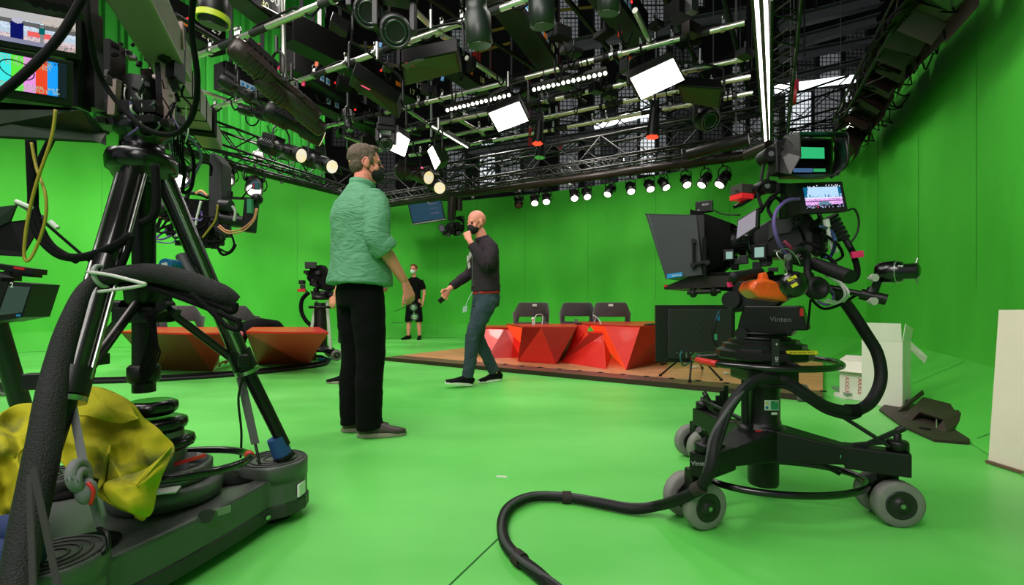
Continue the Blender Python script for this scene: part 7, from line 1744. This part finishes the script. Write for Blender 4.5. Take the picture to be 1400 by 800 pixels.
# ================= left edge gear: second pedestal with prompter flag
o = thing('prompter_hood', 'black pointed prompter hood cut by the left edge of the picture', 'teleprompter', tuple(P(20,350,2.6)))
mb = MB(); mb.poly([P(-60,290,2.6), P(22,280,2.6), P(12,305,2.62), P(60,298,2.7), P(30,350,2.6), P(-60,345,2.6)], (0,.01,0)); mb.build('side_panel', mat('flag_black', rgb(22,34,28), .6), o)
mb = MB(); mb.poly([P(13,303,2.55), P(60,298,2.65), P(30,351,2.55), P(-60,346,2.5), P(-60,338,2.5)], (0,.008,0)); mb.build('shroud', BLKM, o)
mb = MB(); mb.bar(P(22,277,2.6), P(60,298,2.65), .02, .02); mb.build('frame_edge', DGR, o)
mb = MB(); mb.bar(P(-60,356,2.6), P(55,372,2.6), .08, .03); mb.box(P(10,378,2.6), (.10,.06,.05)); mb.bar(P(12,372,2.6), P(52,376,2.6), .05, .03); mb.build('mounting_rail', BLK, o)
mb = MB(); mb.bar(P(20,366,2.56), P(34,368,2.56), .01, .012); mb.build('red_strip', REDP, o)
mb = MB(); mb.cyl(P(-30,360,2.65), V((P(-30,360,2.65).x,2.9,.12)), .05, seg=16); mb.build('column', BLK, o)
o = thing('small_monitor', 'small black monitor numbered 2 at the left edge', 'monitor', tuple(P(20,440,2.4)))
c4 = [P(12,385,2.35), P(46,388,2.35), P(31,434,2.35), P(-8,441,2.35)]; n = V((0,-1,0)); screenq(o, c4, .14, n, BLK)
mb = MB(); mb.poly([P(-60,385,2.6), P(12,385,2.35), P(-8,441,2.35), P(-60,448,2.6)], (0,.1,0)); mb.build('side_case', BLKM, o)
pic(o, c4, n, .08,.10,.94,.84, em('dim_green_screen', (.03,.06,.04), 1), .003); text('2', .035, M4(frame((0,0,1),(0,-1,0)), (0,0,0)) if 0 else facing(n, (0,0,1), P(16,390,2.33)), WHT, o)
mb = MB(); mb.box(quadmap(c4,.85,.92)+n*.004, (.022,.002,.012)); mb.build('blue_sticker', BLUP, o)
mb = MB(); mb.bar(P(-10,378,2.5), P(10,386,2.45), .05, .05); mb.build('bracket', BLK, o)
o = thing('pedestal_foot', 'foot of a second camera pedestal with one grey caster at the left edge', 'pedestal', tuple(G(8,541)))
pw2 = G(10,541); wheel(o, pw2+V((0,0,.085)), V((.5,-.86,0)), r=.085)
wheel(o, pw2+V((-.10,.10,.085)), V((.5,-.86,0)), r=.085)
mb = MB(); mb.bar(pw2+V((-.03,.04,.19)), pw2+V((-.7,.1,.24)), .09, .09, bev=.01); mb.lathe([(.04,0),(.04,.05),(.02,.06),(.02,.1)], pw2+V((-.03,.04,.24))); mb.build('arm', BLK, o)
loose('floor_cable', 'black cable lying across the green floor behind the tripod and the left desks', 'cable', lambda m: m.tube([G(-40,524,.02), G(40,524,.02), G(110,520,.02), G(200,517,.02), G(300,511,.02), G(370,505,.02), G(425,498,.02), G(447,494,.02), G(440,488,.02), G(425,487,.02)], .025, 8, 6), BLKM)
loose('floor_cable', 'second black cable beside the first, curving around the left red desk', 'cable', lambda m: m.tube([G(90,523,.02), G(200,520,.02), G(300,514,.02), G(370,508,.02), G(428,501,.02), G(446,497,.02), G(450,491,.02)], .02, 8, 6), RUB)
# ================= far studio camera left of the linen shirted man
o = thing('studio_camera', 'distant black studio camera on a pedestal left of the linen shirted man', 'camera', tuple(G(436,486)))
D = 7.0; q = lambda x, y, dd_=0: P(x,y,D+dd_)
mb = MB(); mb.poly([q(424,366),q(438,362),q(446,372),q(458,374),q(460,390),q(446,398),q(428,392),q(420,382)], (0,.2,0)); mb.build('body', BLKM, o)
mb = MB(); mb.box(q(425,363), (.16,.14,.10), rotz(20), .01); mb.build('viewfinder', BLK, o)
mb = MB(); mb.lathe([(.12,0),(.12,.05),(.09,.07)], q(438,410), seg=16); mb.poly([q(424,398),q(452,398),q(456,408),q(428,410)], (0,.15,0)); mb.build('head', BLK, o)
mb = MB(); mb.cyl(V((q(438,0).x,D,.15)), q(438,414), .10, .085, 18); mb.ring(q(440,420), .17, .02, seg=24); mb.lathe([(.2,.12),(.2,.16),(.1,.2)], (q(438,0).x,D,0), seg=12); mb.build('column', BLK, o)
for k, (x, y) in enumerate(((413,386),(414,392),(449,402),(455,382))):
    mb = MB(); mb.box(q(x,y), (.07,.08,.06), rotz(20*k), .006); mb.build('control', [BLK,BLK,BLKM,DGR][k], o)
mb = MB(); mb.box(q(413,397), (.11,.08,.045), rotz(10), .006); mb.build('red_grip', REDP, o)
for x0, x1 in ((433,424),(447,456)):
    mb = MB(); mb.bar(q(x0,412), V((q(x1,0).x, D-.1, .12)), .04, .02, (0,1,0)); mb.build('pale_leg_panel', mat('pale_panel', rgb(175,190,170), .6), o)
mb = MB(); mb.tube([q(422,400),q(413,410),q(412,425),q(418,438),q(428,448),q(436,462)], .03, 8, 6); mb.build('cable_loop', BLKM, o)
for k in range(14):
    x = random.uniform(418,458); y = random.uniform(368,404); mb = MB(); mb.box(q(x,y,-.02), (.06,.06,.05), rotz(random.uniform(0,90)), .005); mb.build('module', random.choice([BLK,BLKM,DGR]), o)
for sx in (-1,0,1):
    e = V((q(438,0).x+sx*.32, D+(-.2 if sx else .35), 0)); mb = MB(); mb.bar(V((q(438,0).x,D,.14)), e+V((0,0,.13)), .07,.06); mb.build('arm', BLK, o); wheel(o, e+V((0,0,.08)), V((.5,-.86,0)), r=.08)
mb = MB(); mb.box(V((q(452,0).x, D-.2, .02)), (.16,.10,.03)); mb.build('blue_pad', BLUP, o)
